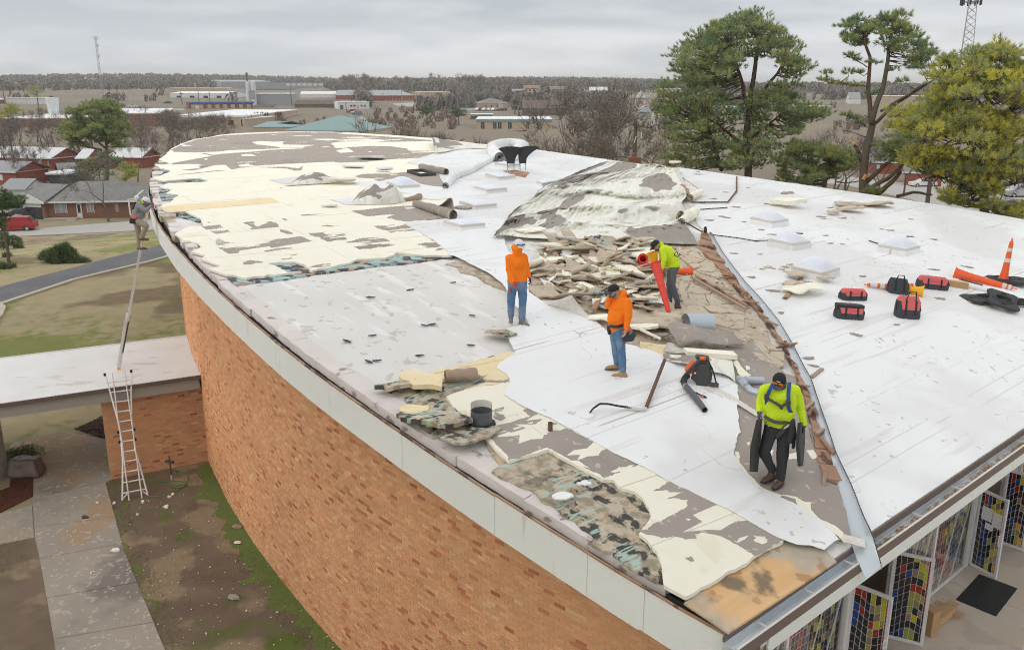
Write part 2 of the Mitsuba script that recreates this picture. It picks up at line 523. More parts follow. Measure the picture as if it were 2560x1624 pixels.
def paint_fn(p,n,uv):
    c=mix((.73,.745,.735),(.77,.78,.77),fbm(p.x*.5,p.y*.5,p.z*2,4))
    drip=smoothstep(.70,.80,fbm(p.x*5,p.y*5,p.z*.5,4))
    return mix(c,(.42,.36,.31),drip*.35)

def metal_fn(p,n,uv):
    c=mix((.50,.55,.60),(.62,.67,.71),fbm(p.x*3,p.y*3,p.z*3,4))
    return mix(c,(.75,.78,.80),smoothstep(.6,.7,fbm(p.x*2.4+4,p.y*2.4,p.z*2,3)) *.5)

def jeans_fn(p,n,uv):
    c=mix((.065,.135,.255),(.12,.215,.36),fbm(p.x*9,p.y*9,p.z*5,4))
    return mix(c,(.25,.32,.40),smoothstep(.52,.70,fbm(p.x*5,p.y*5,p.z*3,3)) *.5)

for key,fn,rg in [('m_membrane',membrane_fn,.5),('m_deck',deck_fn,.85),('m_cream',cream_fn,.9),('m_yellow',yellow_fn,.9),('m_facer',facer_fn,.9),
                    ('m_sheetback',sheetback_fn,.6),('m_fiber',fiber_fn,.95),('m_tealtar',tealtar_fn,.7),('m_dirt',dirt_fn,.95),('m_slab',slab_fn,.95),
                    ('m_plywood',ply_fn,.85),('m_rotwood',rotwood_fn,.9),('m_edge',edge_fn,.85),('m_ground',ground_fn,.95),('m_yard',yard_fn,.95),
                    ('m_walk',walk_fn,.9),('m_patio',patio_fn,.85),('m_asphalt',asphalt_fn,.9),('m_canopy',canopy_fn,.6),('m_shingle',shingle_fn,.9),
                    ('m_farbrick',farbrick_fn,.9),('m_hill',wood_hill_fn,1.0),('m_paint',paint_fn,.5),('m_metal',metal_fn,.35),('m_jeans',jeans_fn,.9)]:
    mat(key,proc(fn),rg,spec=.2 if rg>.8 else .4)
scene['m_metal']['bsdf']['metallic'] =.35

for key,rgb,rg in [('m_white',(.76,.77,.76),.5),('m_brown',(.145,.105,.09),.45),('m_black',(.018,.018,.02),.5),('m_rubber',(.035,.036,.038),.7),('m_dark',(.06,.058,.062),.6),
                     ('m_mortar',(.50,.40,.30),.95),('m_concrete',(.36,.335,.305),.9),('m_curb',(.46,.41,.33),.9),('m_street',(.37,.355,.335),.9),
                     ('m_orange',(.92,.21,.012),.85),('m_hivis',(.60,.80,.03),.85),('m_skin',(.48,.27,.19),.6),('m_skin2',(.33,.18,.12),.6),
                     ('m_red',(.62,.045,.03),.6),('m_blue',(.02,.08,.33),.7),('m_tan',(.42,.25,.115),.8),('m_boot',(.13,.085,.065),.8),('m_greyshoe',(.20,.19,.185),.8),
                     ('m_darkpants',(.045,.046,.052),.9),('m_greypants',(.115,.125,.145),.9),('m_khaki',(.34,.29,.215),.9),('m_greyhood',(.27,.29,.32),.9),('m_gaiter',(.11,.105,.11),.9),
                     ('m_capwhite',(.72,.73,.80),.8),('m_capblack',(.025,.025,.028),.8),('m_olive',(.12,.13,.05),.9),('m_coneorange',(.80,.115,.025),.5),('m_conered',(.72,.055,.04),.5),
                     ('m_coneyellow',(.85,.42,.01),.5),('m_reflect',(.62,.62,.60),.35),('m_bagred',(.66,.15,.15),.8),('m_bagdark',(.06,.063,.075),.85),('m_card',(.46,.29,.155),.9),
                     ('m_skyglass',(.74,.77,.86),.25),('m_curbmetal',(.60,.58,.54),.5),('m_bark',(.145,.12,.10),.95),('m_barkred',(.15,.095,.07),.95),('m_bare',(.21,.18,.16),.95),
                     ('m_bare2',(.24,.185,.15),.95),('m_freshwood',(.72,.40,.16),.8),('m_needle',(.17,.24,.075),.8),('m_needle2',(.25,.30,.08),.8),('m_needle3',(.42,.41,.06),.8),('m_needle4',(.11,.19,.085),.8),
                     ('m_conifer',(.085,.115,.055),.85),('m_grass',(.13,.17,.05),.9),('m_drygrass',(.30,.235,.145),.95),('m_mulch',(.10,.038,.026),.95),('m_mulch2',(.085,.06,.045),.95),
                     ('m_alu',(.72,.71,.72),.35),('m_hose',(.10,.24,.06),.5),('m_farwhite',(.70,.71,.72),.8),('m_farcream',(.50,.40,.29),.85),('m_farred',(.30,.10,.065),.85),('m_farteal',(.24,.35,.35),.7),
                     ('m_farblue',(.035,.14,.34),.7),('m_farbrown',(.15,.11,.095),.85),('m_fargrey',(.34,.35,.36),.85),('m_fardark',(.05,.05,.055),.5),('m_carred',(.34,.018,.022),.3),('m_carwhite',(.70,.71,.72),.3),('m_carblue',(.16,.20,.27),.3),('m_carsilver',(.42,.43,.45),.3),
                     ('m_glassdark',(.03,.033,.038),.12),('m_tower',(.40,.40,.42),.6),('m_pole',(.13,.11,.085),.95),('m_lens',(.02,.10,.75),.15),('m_fire',(.85,.18,.02),.2),('m_paper',(.74,.75,.77),.8),
                     ('m_greenp',(.03,.36,.12),.6),('m_rope',(.62,.33,.05),.8),('m_galv',(.42,.47,.52),.35),('m_pipegrey',(.10,.105,.115),.45),('m_tanroll',(.36,.27,.21),.9),('m_beigesheet',(.66,.63,.58),.7)]:
    mat(key,rgb,rg,spec=.25 if rg>.75 else .5)
mat('m_galv',(.50,.56,.62),.4,metallic=.4)
mat('m_brick',{'type':'mesh_attribute','name':'vertex_color'},.9,spec=.2)
scene['m_glass'] ={'type':'thindielectric','int_ior':1.5}
SGLASS={}
for nm,rgb in [('dark',(.012,.012,.014)),('navy',(.01,.016,.055)),('blue',(.01,.05,.22)),('red',(.33,.018,.012)),('maroon',(.055,.012,.016)),('yellow',(.50,.44,.015)),('lime',(.30,.31,.06)),('tan',(.27,.19,.115)),('amber',(.65,.33,.01))]:
    SGLASS[nm] =mat('m_glass_'+nm,rgb,.12,spec=.6)
BRICKC=[(.60,.31,.165),(.62,.33,.175),(.585,.295,.155),(.635,.345,.19),(.57,.285,.15),(.47,.19,.095),(.42,.155,.08),(.65,.40,.24)]
BRICKP=[.28,.25,.18,.13,.07,.04,.025,.025]
for i,c in enumerate(BRICKC):mat(f'm_brick_{i}',c,.9,spec=.2)

for _k,_c in [('m_needle',(.36,.42,.20)),('m_needle2',(.46,.49,.19)),('m_needle3',(.64,.60,.12)),('m_needle4',(.25,.34,.20)),('m_conifer',(.15,.20,.09))]:
    scene[_k] ={'type':'principledthin','base_color':{'type':'rgb','value':list(_c)},'roughness':.8,'diff_trans':.7,'spec_trans':0.0}
# ------------------------------------------------------------------ ground, streets, paths
def ground_sheet():
    az=np.radians(np.concatenate([np.arange(-180,-46,12.0),np.arange(-46,46.1,.75),np.arange(58,181,12.0)]))
    rr=np.concatenate([[0.0],np.arange(4,130,2.0),np.geomspace(130,9000,70)])
    a,r=np.meshgrid(az,rr,indexing='ij')
    x,y=r*np.sin(a),r*np.cos(a)
    v=np.stack([x,y,gz(x,y)],-1)
    q=np.stack([x/60,y/60,x*0],-1)
    v[...,2] += np.where(r>480,(meshkit.fbm(q,4,3) -.5) *np.clip((r-480) /900,0,1) *9,0)
    n,m=a.shape
    i,j=np.meshgrid(np.arange(n-1),np.arange(m-1),indexing='ij')
    k=(i*m+j).ravel()
    f=np.vstack([np.stack([k,k+1,k+m+1],1),np.stack([k,k+m+1,k+m],1)])
    return v.reshape(-1,3),f[:,::-1]

struct('ground',ground_sheet(),'m_ground',smooth=True)
dome=None
YARD=poly([tuple(at_z(u,v,0)[:2]) for u,v in [(262,1207),(278,1199),(513,1153),(560,1150),(900,1500),(1300,1900),(700,2100),(480,1800),(412,1624),(311,1379)]])
YARD2=poly([tuple(at_z(u,v,0)[:2]) for u,v in [(-400,1400),(0,1361),(86,1345),(100,1400),(139,1624),(200,1900),(-500,1900)]])
struct('side_yard',drape(YARD,0.004,.004,1.0,gz),'m_yard')
struct('front_lawn',drape(YARD2,0.004,.004,1.0,gz),'m_yard')
WALKPX=[(139,1624),(412,1624),(311,1379),(264,1207),(300,1190),(290,1099),(262,1099),(162,1079),(24,1107),(30,1140),(88,1136),(84,1212),(82,1260),(88,1340),(100,1400),(118,1500)]
walk=poly([tuple(at_z(u,v,0)[:2]) for u,v in WALKPX] +[]).union(poly([tuple(at_z(u,v,0)[:2]) for u,v in [(139,1622),(412,1622),(560,2000),(240,2000)]]))
walk2=poly([tuple(at_z(u,v,0)[:2]) for u,v in [(-300,1345),(0,1284),(80,1264),(85,1344),(0,1361),(-300,1430)]])
WALKD=[]
path=numbered('path'); labels[path] ={'kind':'structure'}
wc=np.array([at_z(u,v,0)[:2] for u,v in [(60,1110),(170,1160),(170,1240),(175,1330),(200,1440),(250,1560),(330,1800)]])
cuts=unary_union([LineString([at_z(*a,0)[:2],at_z(*b,0)[:2]]).buffer(.012) for a,b in
                    [((20,1150),(290,1098)),((60,1250),(290,1198)),((60,1322),(310,1290)),((60,1405),(340,1352)),((80,1502),(380,1450)),((100,1604),(430,1548)),((150,1720),(500,1660))]])
for q in polys(walk.difference(cuts)) +polys(walk2):
    part(path,'slab',drape(q,-.05,.075,1.0,gz),'m_walk')
patio=poly([tuple(C0+ED*t+EN*s) for t,s in [(1.2,2.2),(1.2,-16),(45,-16),(45,2.2)]])
pj=unary_union([LineString([C0+ED*t+EN*3,C0+ED*t-EN*18]).buffer(.008) for t in (7.6,12.9,18.4,24)] +[LineString([C0+ED*0-EN*k,C0+ED*50-EN*k]).buffer(.008) for k in (2.2,7.2)])
patio_k=numbered('patio'); labels[patio_k] ={'kind':'structure'}
for q in polys(patio.difference(pj)):part(patio_k,'slab',drape(q,-.04,.055,3,gz),'m_patio')
mulch=poly([tuple(at_z(u,v,0)[:2]) for u,v in [(-60,1250),(25,1218),(30,1140),(86,1138),(81,1196),(83,1240),(0,1282),(-60,1300)]])
struct('mulch_bed',drape(mulch,.0,.03,.5,gz),'m_mulch')
mulch2=poly([tuple(at_z(u,v,0)[:2]) for u,v in [(186,1073),(257,1040),(290,1040),(290,1097),(262,1097)]])
struct('mulch_bed',drape(mulch2,.0,.02,.5,gz),'m_mulch2')
drive=gpoly([(-260,770),(0,717.7),(146.6,679),(330,631.6),(399,613),(440,596),(520,590),(520,606),(450,625),(414,644),(366,657),(183,701),(0,761.7),(-260,850)])
struct('driveway',drape(drive,.0,.03,2,gz),'m_asphalt')
curb=LineString(Gxy([(540,612),(450,627),(414,645),(366,658),(183,702),(0,763),(-260,852)])).buffer(.16)
struct('driveway_kerb',drape(curb,.0,.12,1.5,gz),'m_curb')
struct('driveway_kerb',drape(LineString(Gxy([(0,764),(8,770),(0,790),(-40,830)])).buffer(.15),.0,.12,1.5,gz),'m_curb')
street=gpoly([(-300,602),(98,571),(320,554),(430,546),(600,534),(640,548),(420,573),(200,584),(0,593),(-300,625)])
struct('street',drape(street,.02,.03,3,gz),'m_street')
for nm,pts in [('street',[(1960,452),(2110,462),(2300,505),(2600,590),(2600,560),(2320,470),(2110,440),(1960,436)]),
                ('street',[(2200,470),(2560,500),(2700,510),(2700,480),(2560,476),(2230,455)])]:
    struct(nm,drape(gpoly(pts),.02,.03,3,gz),'m_street')

# grass in the side yards, blade by blade
def blades(region,n,seed,zf,lo=.04,hi=.10,green=True):
    rs=np.random.default_rng(seed)
    x0,y0,x1,y1=region.bounds
    p=np.c_[rs.uniform(x0,x1,n),rs.uniform(y0,y1,n)]
    p=p[shapely.contains_xy(region,p[:,0],p[:,1])]
    g=meshkit.fbm(np.c_[p[:,0] *.6+31,p[:,1] *.6,p[:,0] *0+2],5,4)
    g=meshkit.fbm(np.c_[p*.35,p[:,:1] *0],4,seed)
    p=p[(g>.53) if green else (g<.55)]
    q=np.c_[p,zf(p[:,0],p[:,1]) +.003]
    d=rs.normal(size=(len(q),3)) *[.6,.6,.25] +[0,0,.8]
    return bladed(q,d,rs.uniform(lo,hi,len(q)),.012,rs)

WEDGE=LineString([at_z(u,v,0)[:2] for u,v in [(516,1166),(564,1258),(623,1346),(689,1441),(733,1496),(860,1640)]]).buffer(.7).intersection(YARD)
WEDGE2=LineString([at_z(u,v,0)[:2] for u,v in [(262,1210),(311,1385),(412,1630)]]).buffer(.5).intersection(YARD)
def shaggy(g,amp,seed):
    def ring(c):
        c=np.array(LineString(c).segmentize(.12).coords)
        q=np.c_[c*1.7,c[:,:1] *0]
        c=c+np.c_[meshkit.fbm(q+3,4,seed) -.5,meshkit.fbm(q+41,4,seed) -.5] *amp*3.4
        c[-1] =c[0]
        return c
    return unary_union([Polygon(ring(p.exterior.coords)).buffer(0) for p in polys(g)])

for _i,_g in enumerate((WEDGE,WEDGE2)):struct('grass_strip',drape(shaggy(_g.buffer(-.22),.4,_i).intersection(YARD),.010,.004,.8,gz),'m_grass')
stuffobj('grass',cat(blades(WEDGE,34000,3,gz),blades(WEDGE2,16000,4,gz),blades(YARD2,16000,5,gz)),'m_grass','green grass tufts along the brick wall and the concrete path')
stuffobj('grass',cat(blades(YARD,26000,6,gz,.02,.07,False),blades(YARD2,14000,8,gz,.02,.07,False)),'m_drygrass','dry straw grass scattered over the bare side yard')
rs=np.random.default_rng(12)
mp=[]
for reg,n in ((mulch,2600),(mulch2,2000)):
    x0,y0,x1,y1=reg.bounds
    p=np.c_[rs.uniform(x0,x1,n),rs.uniform(y0,y1,n)]
    p=p[shapely.contains_xy(reg,p[:,0],p[:,1])]
    mp.append(bladed(np.c_[p,p[:,0] *0+.025],rs.normal(size=(len(p),3)) *[1,1,.3] +[0,0,.1],rs.uniform(.04,.11,len(p)),.035,rs))
stuffobj('mulch',mp[0],'m_mulch','red brown bark mulch beside the concrete column')
stuffobj('mulch',mp[1],'m_mulch2','dark bark mulch under the covered walkway')

# ------------------------------------------------------------------ the church: outline, deck, edge, fascia, walls
RIM=[(1821,1573),(1720,1526),(1549,1416),(1369,1302),(1245,1236),(1098,1128),(988,1064),(908,998),(860,972),(762,903),(696,851),(623,789),(572,742),(491,676),(421,602),(383,544),(374,511),
       (365,475),(364,450),(371,423),(387,403),(408,386),(428,371),(451,361),(485,349),(526,342),(570,337.5),(630,334),(734,330.5),(840,332),(920,337),(1000,342),(1079,348),(1139,355),(1225,364),(1312,373),
       (1527,400),(1718,422),(1819,437),(1957,457),(2053,471),(2200,491),(2560,550)]
rim=np.array(Rxy(RIM))
k=len(RIM) -1
# smooth the traced outline a little
for _ in range(2):
    sm=rim.copy(); sm[1:-1] =.25*rim[:-2] +.5*rim[1:-1] +.25*rim[2:]; rim=sm
ROOF=Polygon(np.vstack([rim,[C0+ED*28.6+EN*5.0,C0+ED*31+EN*1.8,C0+ED*31]])).buffer(0)
DECK=ROOF.intersection(ROOF.buffer(-.30).union(Polygon([C0-EN*.0+ED*.3,C0+ED*31,C0+ED*31+EN*.6,C0+ED*.8+EN*.6])))
church=thing('church','round brick church with a storm torn white roof and stained glass front','church')
part(church,'roof_deck',drape(DECK,-.16,.16,2.0),'m_deck',label='bare pale roof deck where the layers are torn away')
part(church,'soffit',drape(ROOF.buffer(-.02).difference(Polygon([C0-EN-ED,C0+ED*32-EN,C0+ED*32+EN*1.2,C0-ED+EN*1.2])),-.78,.04,3),'m_white')
sofp=ROOF.intersection(Polygon([C0-EN*.2,C0+ED*32-EN*.2,C0+ED*32+EN*2.2,C0+EN*2.2]))
part(church,'eave_soffit',drape(sofp,0,.03,4,lambda x,y:np.asarray(x) *0+EAVE_Z-.46),'m_white')
rimL=LineString(np.array(LineString(rim).segmentize(.25).coords))

def strip(line,z0f,z1f,thick,side=1):
    """A thin vertical band along a plan line between two height functions."""
    c=np.asarray(line.coords)
    t=np.gradient(c,axis=0); t /= np.linalg.norm(t,axis=1,keepdims=True)
    nr=np.c_[t[:,1],-t[:,0]] *side
    o=c+nr*thick
    a=np.c_[c,z0f(c[:,0],c[:,1])]; b=np.c_[c,z1f(c[:,0],c[:,1])]
    a2=np.c_[o,z0f(c[:,0],c[:,1])]; b2=np.c_[o,z1f(c[:,0],c[:,1])]
    n=len(c)
    v=np.vstack([a,b,b2,a2])
    fs=[]
    i=np.arange(n-1)
    for p,q in ((0,1),(1,2),(2,3),(3,0)):
        A_,B_=p*n+i,q*n+i
        fs += [np.stack([A_,A_+1,B_+1],1),np.stack([A_,B_+1,B_],1)]
    for e in (0,n-1):
        fs.append(np.array([[e,n+e,2*n+e],[e,2*n+e,3*n+e]]))
    return v,np.vstack(fs)

def sub(line,a,b):
    return shapely.ops.substring(line,a,b)

from shapely import ops as _o
joints=[0,1.15,2.05,3.75,5.9,8.1,10.3,12.6,15.0,17.4,19.8,22.2,24.6,27.0,30,33,36,40,44,48]
for a,b in zip(joints[:-1],joints[1:]):
    sg=sub(rimL,a+(.004 if a else 0),b-.004)
    part(church,'fascia',strip(sg,lambda x,y:roofz(x,y) -.74,lambda x,y:roofz(x,y) -.10,.03),'m_paint')
part(church,'drip_edge',cat(*[tube(np.c_[np.asarray(sub(rimL,a,b).coords),roofz(*np.asarray(sub(rimL,a,b).coords).T) -.085+.02*math.sin(a*3)],.022,5) for a,b in zip(joints[:-1],joints[1:])]),'m_rotwood')
part(church,'fascia_backing',strip(sub(rimL,.05,60),lambda x,y:roofz(x,y) -.74,lambda x,y:roofz(x,y) -.22,.02,1),'m_dark') if False else None
inner=LineString(np.asarray(rimL.coords)).offset_curve(-.05)
inner2=LineString(np.asarray(rimL.coords)).offset_curve(-.16)
part(church,'fascia_backing',strip(inner2,lambda x,y:roofz(x,y) -.74,lambda x,y:roofz(x,y) -.13,.02),'m_dark')

# broken edge strip of the slab along the curved rim: separate blocks, near ones of grey concrete, far ones rotten wood
mid=rimL.offset_curve(-.32)
rs=np.random.default_rng(5)
t,nblk=.9,0
while t<46:
    near=t<14.6
    L_=rs.uniform(1.3,2.6) if near else rs.uniform(.25,.75)
    sg=sub(mid,t,min(t+L_,mid.length))
    w=rs.uniform(.17,.21) if near else rs.uniform(.12,.24)
    g=rough(sg.buffer(w,cap_style=2),.02 if near else .045,.12,4,nblk)
    h=rs.uniform(.0,.03) if near else rs.uniform(-.02,.09)
    part(church,'edge_block',drape(g,-.17+h,.17,.6),'m_edge' if near or rs.random() <.72 else ('m_rotwood' if rs.random() <.25 else 'm_dirt'))
    t += L_+(rs.uniform(.015,.05) if near else rs.uniform(.02,.14))
    nblk += 1

# walls
wallL=rimL.offset_curve(-.80)
wpts=np.asarray(wallL.coords)
ws=(wpts-C0) @ EN
wallL=LineString(wpts[np.argmax(ws>1.25):])
WALLT=34.0
part(church,'back_wall',strip(sub(wallL,0,wallL.length),lambda x,y:x*0-.2,lambda x,y:roofz(x,y) -.78,.02,1),'m_mortar')
far=LineString(np.asarray(ROOF.buffer(-.9).exterior.coords))

def brick_wall(line,t0,t1,ztop,parent,seed,nbig,side=1):
    """Bricks laid in courses along a plan line; the nbig that show largest are parts, the rest one part."""
    rs=np.random.default_rng(seed)
    P=lambda s:np.array([line.interpolate(q).coords[0] for q in s])
    L,Hc,J=.203,.0765,.010
    rows=[]
    for c in range(int(9/Hc)):
        z=c*Hc
        s=np.arange(t0-(c % 2) *(L+J) /2,t1,L+J)
        rows.append(np.c_[np.maximum(s,t0),np.minimum(s+L,t1),np.full(len(s),z)])
    rows=np.vstack(rows)
    rows=rows[rows[:,1] -rows[:,0] >.03]
    a,b=P(rows[:,0]),P(rows[:,1])
    rows=rows[:,[0,2,1]]
    keep=rows[:,1] +Hc<ztop(a[:,0],a[:,1])
    rows,a,b=rows[keep],a[keep],b[keep]
    tdir=(b-a) /np.linalg.norm(b-a,axis=1,keepdims=True)
    nr=np.c_[tdir[:,1],-tdir[:,0]] *side
    proud=rs.uniform(.004,.009,len(a))[:,None]
    v=[]
    for q,zz,o in ((a,0,0),(b,0,0),(b,1,0),(a,1,0),(a,0,1),(b,0,1),(b,1,1),(a,1,1)):
        v.append(np.c_[q+nr*(proud if o else -.004),rows[:,1] +zz*(Hc-J)])
    v=np.stack(v,1)
    F_=np.array([[4,5,6],[4,6,7],[0,1,5],[0,5,4],[7,6,2],[7,2,3],[0,4,7],[0,7,3],[5,1,2],[5,2,6]])
    big=meshkit.fbm(np.c_[rows[:,0] *.35,rows[:,1] *.5,rows[:,0] *0],3,seed)
    col=rs.choice(len(BRICKC),len(a),p=BRICKP)
    d=np.c_[a,rows[:,1]] -[0,0,ZC]
    zc=d[:,1] *CP-d[:,2] *SP
    uu=U0+FPX*d[:,0] /zc; vv=V0-FPX*(d[:,1] *SP+d[:,2] *CP) /zc
    inside=(uu>-10) & (uu<2540) & (vv>0) & (vv<1624)
    order=np.argsort(np.where(inside,zc,1e3+zc))
    first=order[:nbig]
    rest=order[nbig:]
    holder=numbered(parent+'__brick_wall')
    base=strip(sub(line,t0,t1),lambda x,y:x*0-.2,ztop,.012,-side)
    put(holder,base,'m_mortar')
    for i in first:
        put(numbered(holder+'__brick'),(v[i],F_),f'm_brick_{col[i]}')
    C_=np.array(BRICKC)[col[rest]] *(1+.07*rs.normal(size=(len(rest),1)) +.22*(big[rest,None] -.5))
    vs=v[rest].reshape(-1,3)
    fs=(F_[None] +8*np.arange(len(rest))[:,None,None]).reshape(-1,3)
    key=numbered(holder+'__brick')
    put(key,(vs,fs),'m_brick',color=np.repeat(np.clip(C_,.02,.9),8,0))
    labels[key] ={'kind':'stuff'}
    return holder

brick_wall(wallL,.0,WALLT,lambda x,y:roofz(x,y) -.79,church,21,300,-1)

# front gutter, fascia boards and brackets
TE0,TE1=-.12,31.0

def along(prof,t0,t1,closed=False):
    """A profile of (s, z) points swept along the eave."""
    p=np.array(prof,float)
    a=np.c_[C0+ED*t0+EN*p[:,:1],p[:,1]]
    b=np.c_[C0+ED*t1+EN*p[:,:1],p[:,1]]
    n=len(p)
    i=np.arange(n-1)
    f=np.vstack([np.stack([i,i+1,i+n+1],1),np.stack([i,i+n+1,i+n],1)])
    return np.vstack([a,b]),f

def bar(s0,s1,z0,z1,t0,t1):
    v,f=box(t0,t1,s0,s1,z0,z1)
    return np.c_[C0+v[:,:1] *ED+v[:,1:2] *EN,v[:,2]],f

ez=EAVE_Z
gut=numbered(church+'__gutter')
put(gut,cat(along([(-.02,ez-.10),(-.025,ez-.20),(-.05,ez-.235),(-.08,ez-.245),(-.18,ez-.235),(-.20,ez-.11)],TE0,TE1),bar(-.20,-.02,ez-.25,ez-.12,TE0-.012,TE0)),'m_metal')
put(numbered(gut+'__lip'),cat(bar(-.235,-.20,ez-.115,ez-.10,TE0,TE1)),'m_curbmetal')
put(numbered(gut+'__face'),bar(-.24,-.225,ez-.26,ez-.105,TE0-.02,TE1),'m_brown')
put(numbered(gut+'__end_cap'),bar(-.24,-.0,ez-.70,ez-.25,TE0-.03,TE0-.014),'m_brown')
for t in (.55,1.66,2.75,4.9,6.35,7.9,9.3,10.9,12.3,13.6):
    put(numbered(gut+'__bracket'),cat(bar(-.22,-.01,ez-.125,ez-.112,t,t+.022),bar(-.03,-.01,ez-.19,ez-.11,t-.008,t+.03)),'m_curbmetal')
wf=[0.55,3.9,8.6,13.3,18,24,31]
for a,b in zip(wf[:-1],wf[1:]):part(church,'eave_board',bar(-.237,-.21,ez-.47,ez-.263,a+.002,b-.002),'m_paint')
part(church,'eave_post',bar(-.16,.08,0.02,ez-.28,.28,.50),'m_brown')
part(church,'roof_drip',bar(-.03,-.005,ez-.11,ez+.012,3.1,TE1),'m_brown')
part(church,'roof_drip',bar(-.03,-.005,ez-.11,ez-.03,TE0,3.05),'m_brown')
rs=np.random.default_rng(15)
gd=[]
for i in range(900):
    t=rs.uniform(3.4,14); s=rs.uniform(-.17,-.05)
    c=np.r_[C0+ED*t+EN*s,ez-.225+rs.uniform(0,.015)]
    gd.append(cbox(c,*(trimesh.transformations.random_rotation_matrix(rs.random(3))[:3,:3] *rs.uniform(.006,.018,(3,1))),b=.003) if i<260 else
              bladed(c[None],rs.normal(size=(1,3)) *[1,1,.2],.07,.02,rs))
part(church,'gutter_litter',cat(*gd),'m_tan',stuff=True)

# the glass front under the eave
SG=2.04

def fpt(t,s=SG,z=0):return np.r_[C0+ED*t+EN*s,z]

def panel_bars(p,q,z0,z1,w=.05,d=.05):
    """The four frame bars of an upright rectangle whose foot runs from p to q."""
    p,q=np.asarray(p,float),np.asarray(q,float)
    x=(q-p)[:2]; L=np.linalg.norm(x); x=np.r_[x/L,0]; y=np.array([-x[1],x[0],0.0]); zz=np.array([0,0,1.0])
    o=np.r_[p[:2],0]
    def b(a0,a1,h0,h1,dd=d):return cbox(o+x*(a0+a1) /2+zz*(h0+h1) /2,x*(a1-a0) /2,y*dd/2,zz*(h1-h0) /2,.004)
    return [b(0,w,z0,z1),b(L-w,L,z0,z1),b(w,L-w,z0,z0+w),b(w,L-w,z1-w,z1)],(o,x,y,L),b

def stained(parent,o,x,y,a0,a1,z0,z1,seed,style=0,off=0.0):
    """Stained glass between a0..a1 along x and z0..z1: every pane a piece, the leading proud of it."""
    rs=np.random.default_rng(seed)
    w,h=a1-a0,z1-z0
    cols=np.array([0,.17,.33,.50,.66,.84,.95,1.0]) if style == 0 else np.linspace(0,1,max(4,int(w/.13)) +1)
    rows=np.linspace(0,1,max(6,int(h/.17)) +1)
    P=lambda u,v:np.array([u+.10*(v-.5) *math.sin(3*u+seed) *(0<u<.9),v+(.05*math.sin(5*u+seed) +.06*(u-.5)) *(0.001<v<.999)])
    lead=[]
    def W3(q,e=0.0):return o+x*(a0+np.clip(q[0],0,1) *w) +np.array([0,0,1.0]) *(z0+np.clip(q[1],0,1) *h) +y*(off+e)
    for i in range(len(cols) -1):
        for j in range(len(rows) -1):
            c=[P(cols[i],rows[j]),P(cols[i+1],rows[j]),P(cols[i+1],rows[j+1]),P(cols[i],rows[j+1])]
            u,v=np.mean(c,axis=0)
            arc=abs(math.hypot(u-1.25,(v-.95) *h/w*.9) -1.05) <.10
            if i == len(cols) -2 and style == 0:col='red' if v>.35 else 'maroon'
            elif arc:col=rs.choice(['red','maroon'])
            elif style == 0 and i >= 3:col=rs.choice(['yellow','yellow','lime','tan','dark','amber','dark']) if (v>.62 or v<.33) else rs.choice(['dark','tan','maroon','lime','dark'])
            elif style == 0:col=rs.choice(['dark','dark','navy','blue','dark'])
            else:col=rs.choice(['dark','navy','dark','yellow','lime','tan','blue','dark','maroon'])
            q=np.array([W3(k) for k in c])
            vv=np.vstack([q,q+y*.006])
            put(numbered(parent+'__pane'),(vv,np.array([[0,1,2],[0,2,3],[4,6,5],[4,7,6],[0,5,1],[0,4,5],[1,6,2],[1,5,6],[2,7,3],[2,6,7],[3,4,0],[3,7,4]])),SGLASS[col])
            for k0,k1 in ((0,1),(0,3)):
                if np.linalg.norm(q[k1] -q[k0]) >.02:lead.append(cone(q[k0] +y*.003,q[k1] +y*.003,.0065,n=4,caps=False))
    put(numbered(parent+'__leading'),cat(*lead),'m_alu')

DH=2.2

def leaf(hinge,outer,seed,bars):
    key=numbered(church+'__door')
    fr,(o,x,y,L),b=panel_bars(hinge,outer,.03,DH,.075,.05)
    put(key,cat(*fr),'m_alu')
    stained(key,o,x,y,.075,L-.075,.11,DH-.08,seed,0,-.003)
    for z in bars:
        put(numbered(key+'__push_bar'),cat(cone(o+x*.03+y*.09+[0,0,z],o+x*(L-.03) +y*.09+[0,0,z],.018,n=6),
            cone(o+x*.04+[0,0,z],o+x*.04+y*.09+[0,0,z],.014,n=5),cone(o+x*(L-.04) +[0,0,z],o+x*(L-.04) +y*.09+[0,0,z],.014,n=5)),'m_alu')
    if not bars:
        p=o+x*(L-.04)
        put(numbered(key+'__handle'),tube([p-y*.02+[0,0,.95],p-y*.10+[0,0,.96],p-y*.10+[0,0,1.22],p-y*.02+[0,0,1.23]],.014,6),'m_alu')
    return key,(o,x,y,L)

hA,oA=at_z(*Q1((1300,760))[0],0),at_z(*Q1((1550,895))[0],0)
hB,oB=fpt(9.42,2.02),at_z(*Q1((890,1505))[0],0)
hC,oC=fpt(7.55,2.0),at_z(*Q1((625,1055))[0],DH)
hD,oD=fpt(15.82,2.0),at_z(*Q1((1800,650))[0],0)
doors=[]
for h_,o_,sd,br in ((hA,oA,3,()),(hB,oB,5,(.93,1.03,1.13,1.23)),(hC,oC,8,()),(hD,oD,11,(.93,1.03,1.13,1.23))):
    doors.append(leaf(h_,o_,sd,br))
ka,(o,x,y,L) =doors[0]
for a0,a1,z0,z1 in ((.16,.44,1.42,1.78),(.47,.72,1.34,1.74),(.30,.52,1.20,1.37)):
    put(numbered(ka+'__notice'),obox(o+x*(a0+a1) /2*L/.82-y*.012+[0,0,(z0+z1) /2],x*(a1-a0) /2,y*.001,np.array([0,0,(z1-z0) /2])),'m_paper')
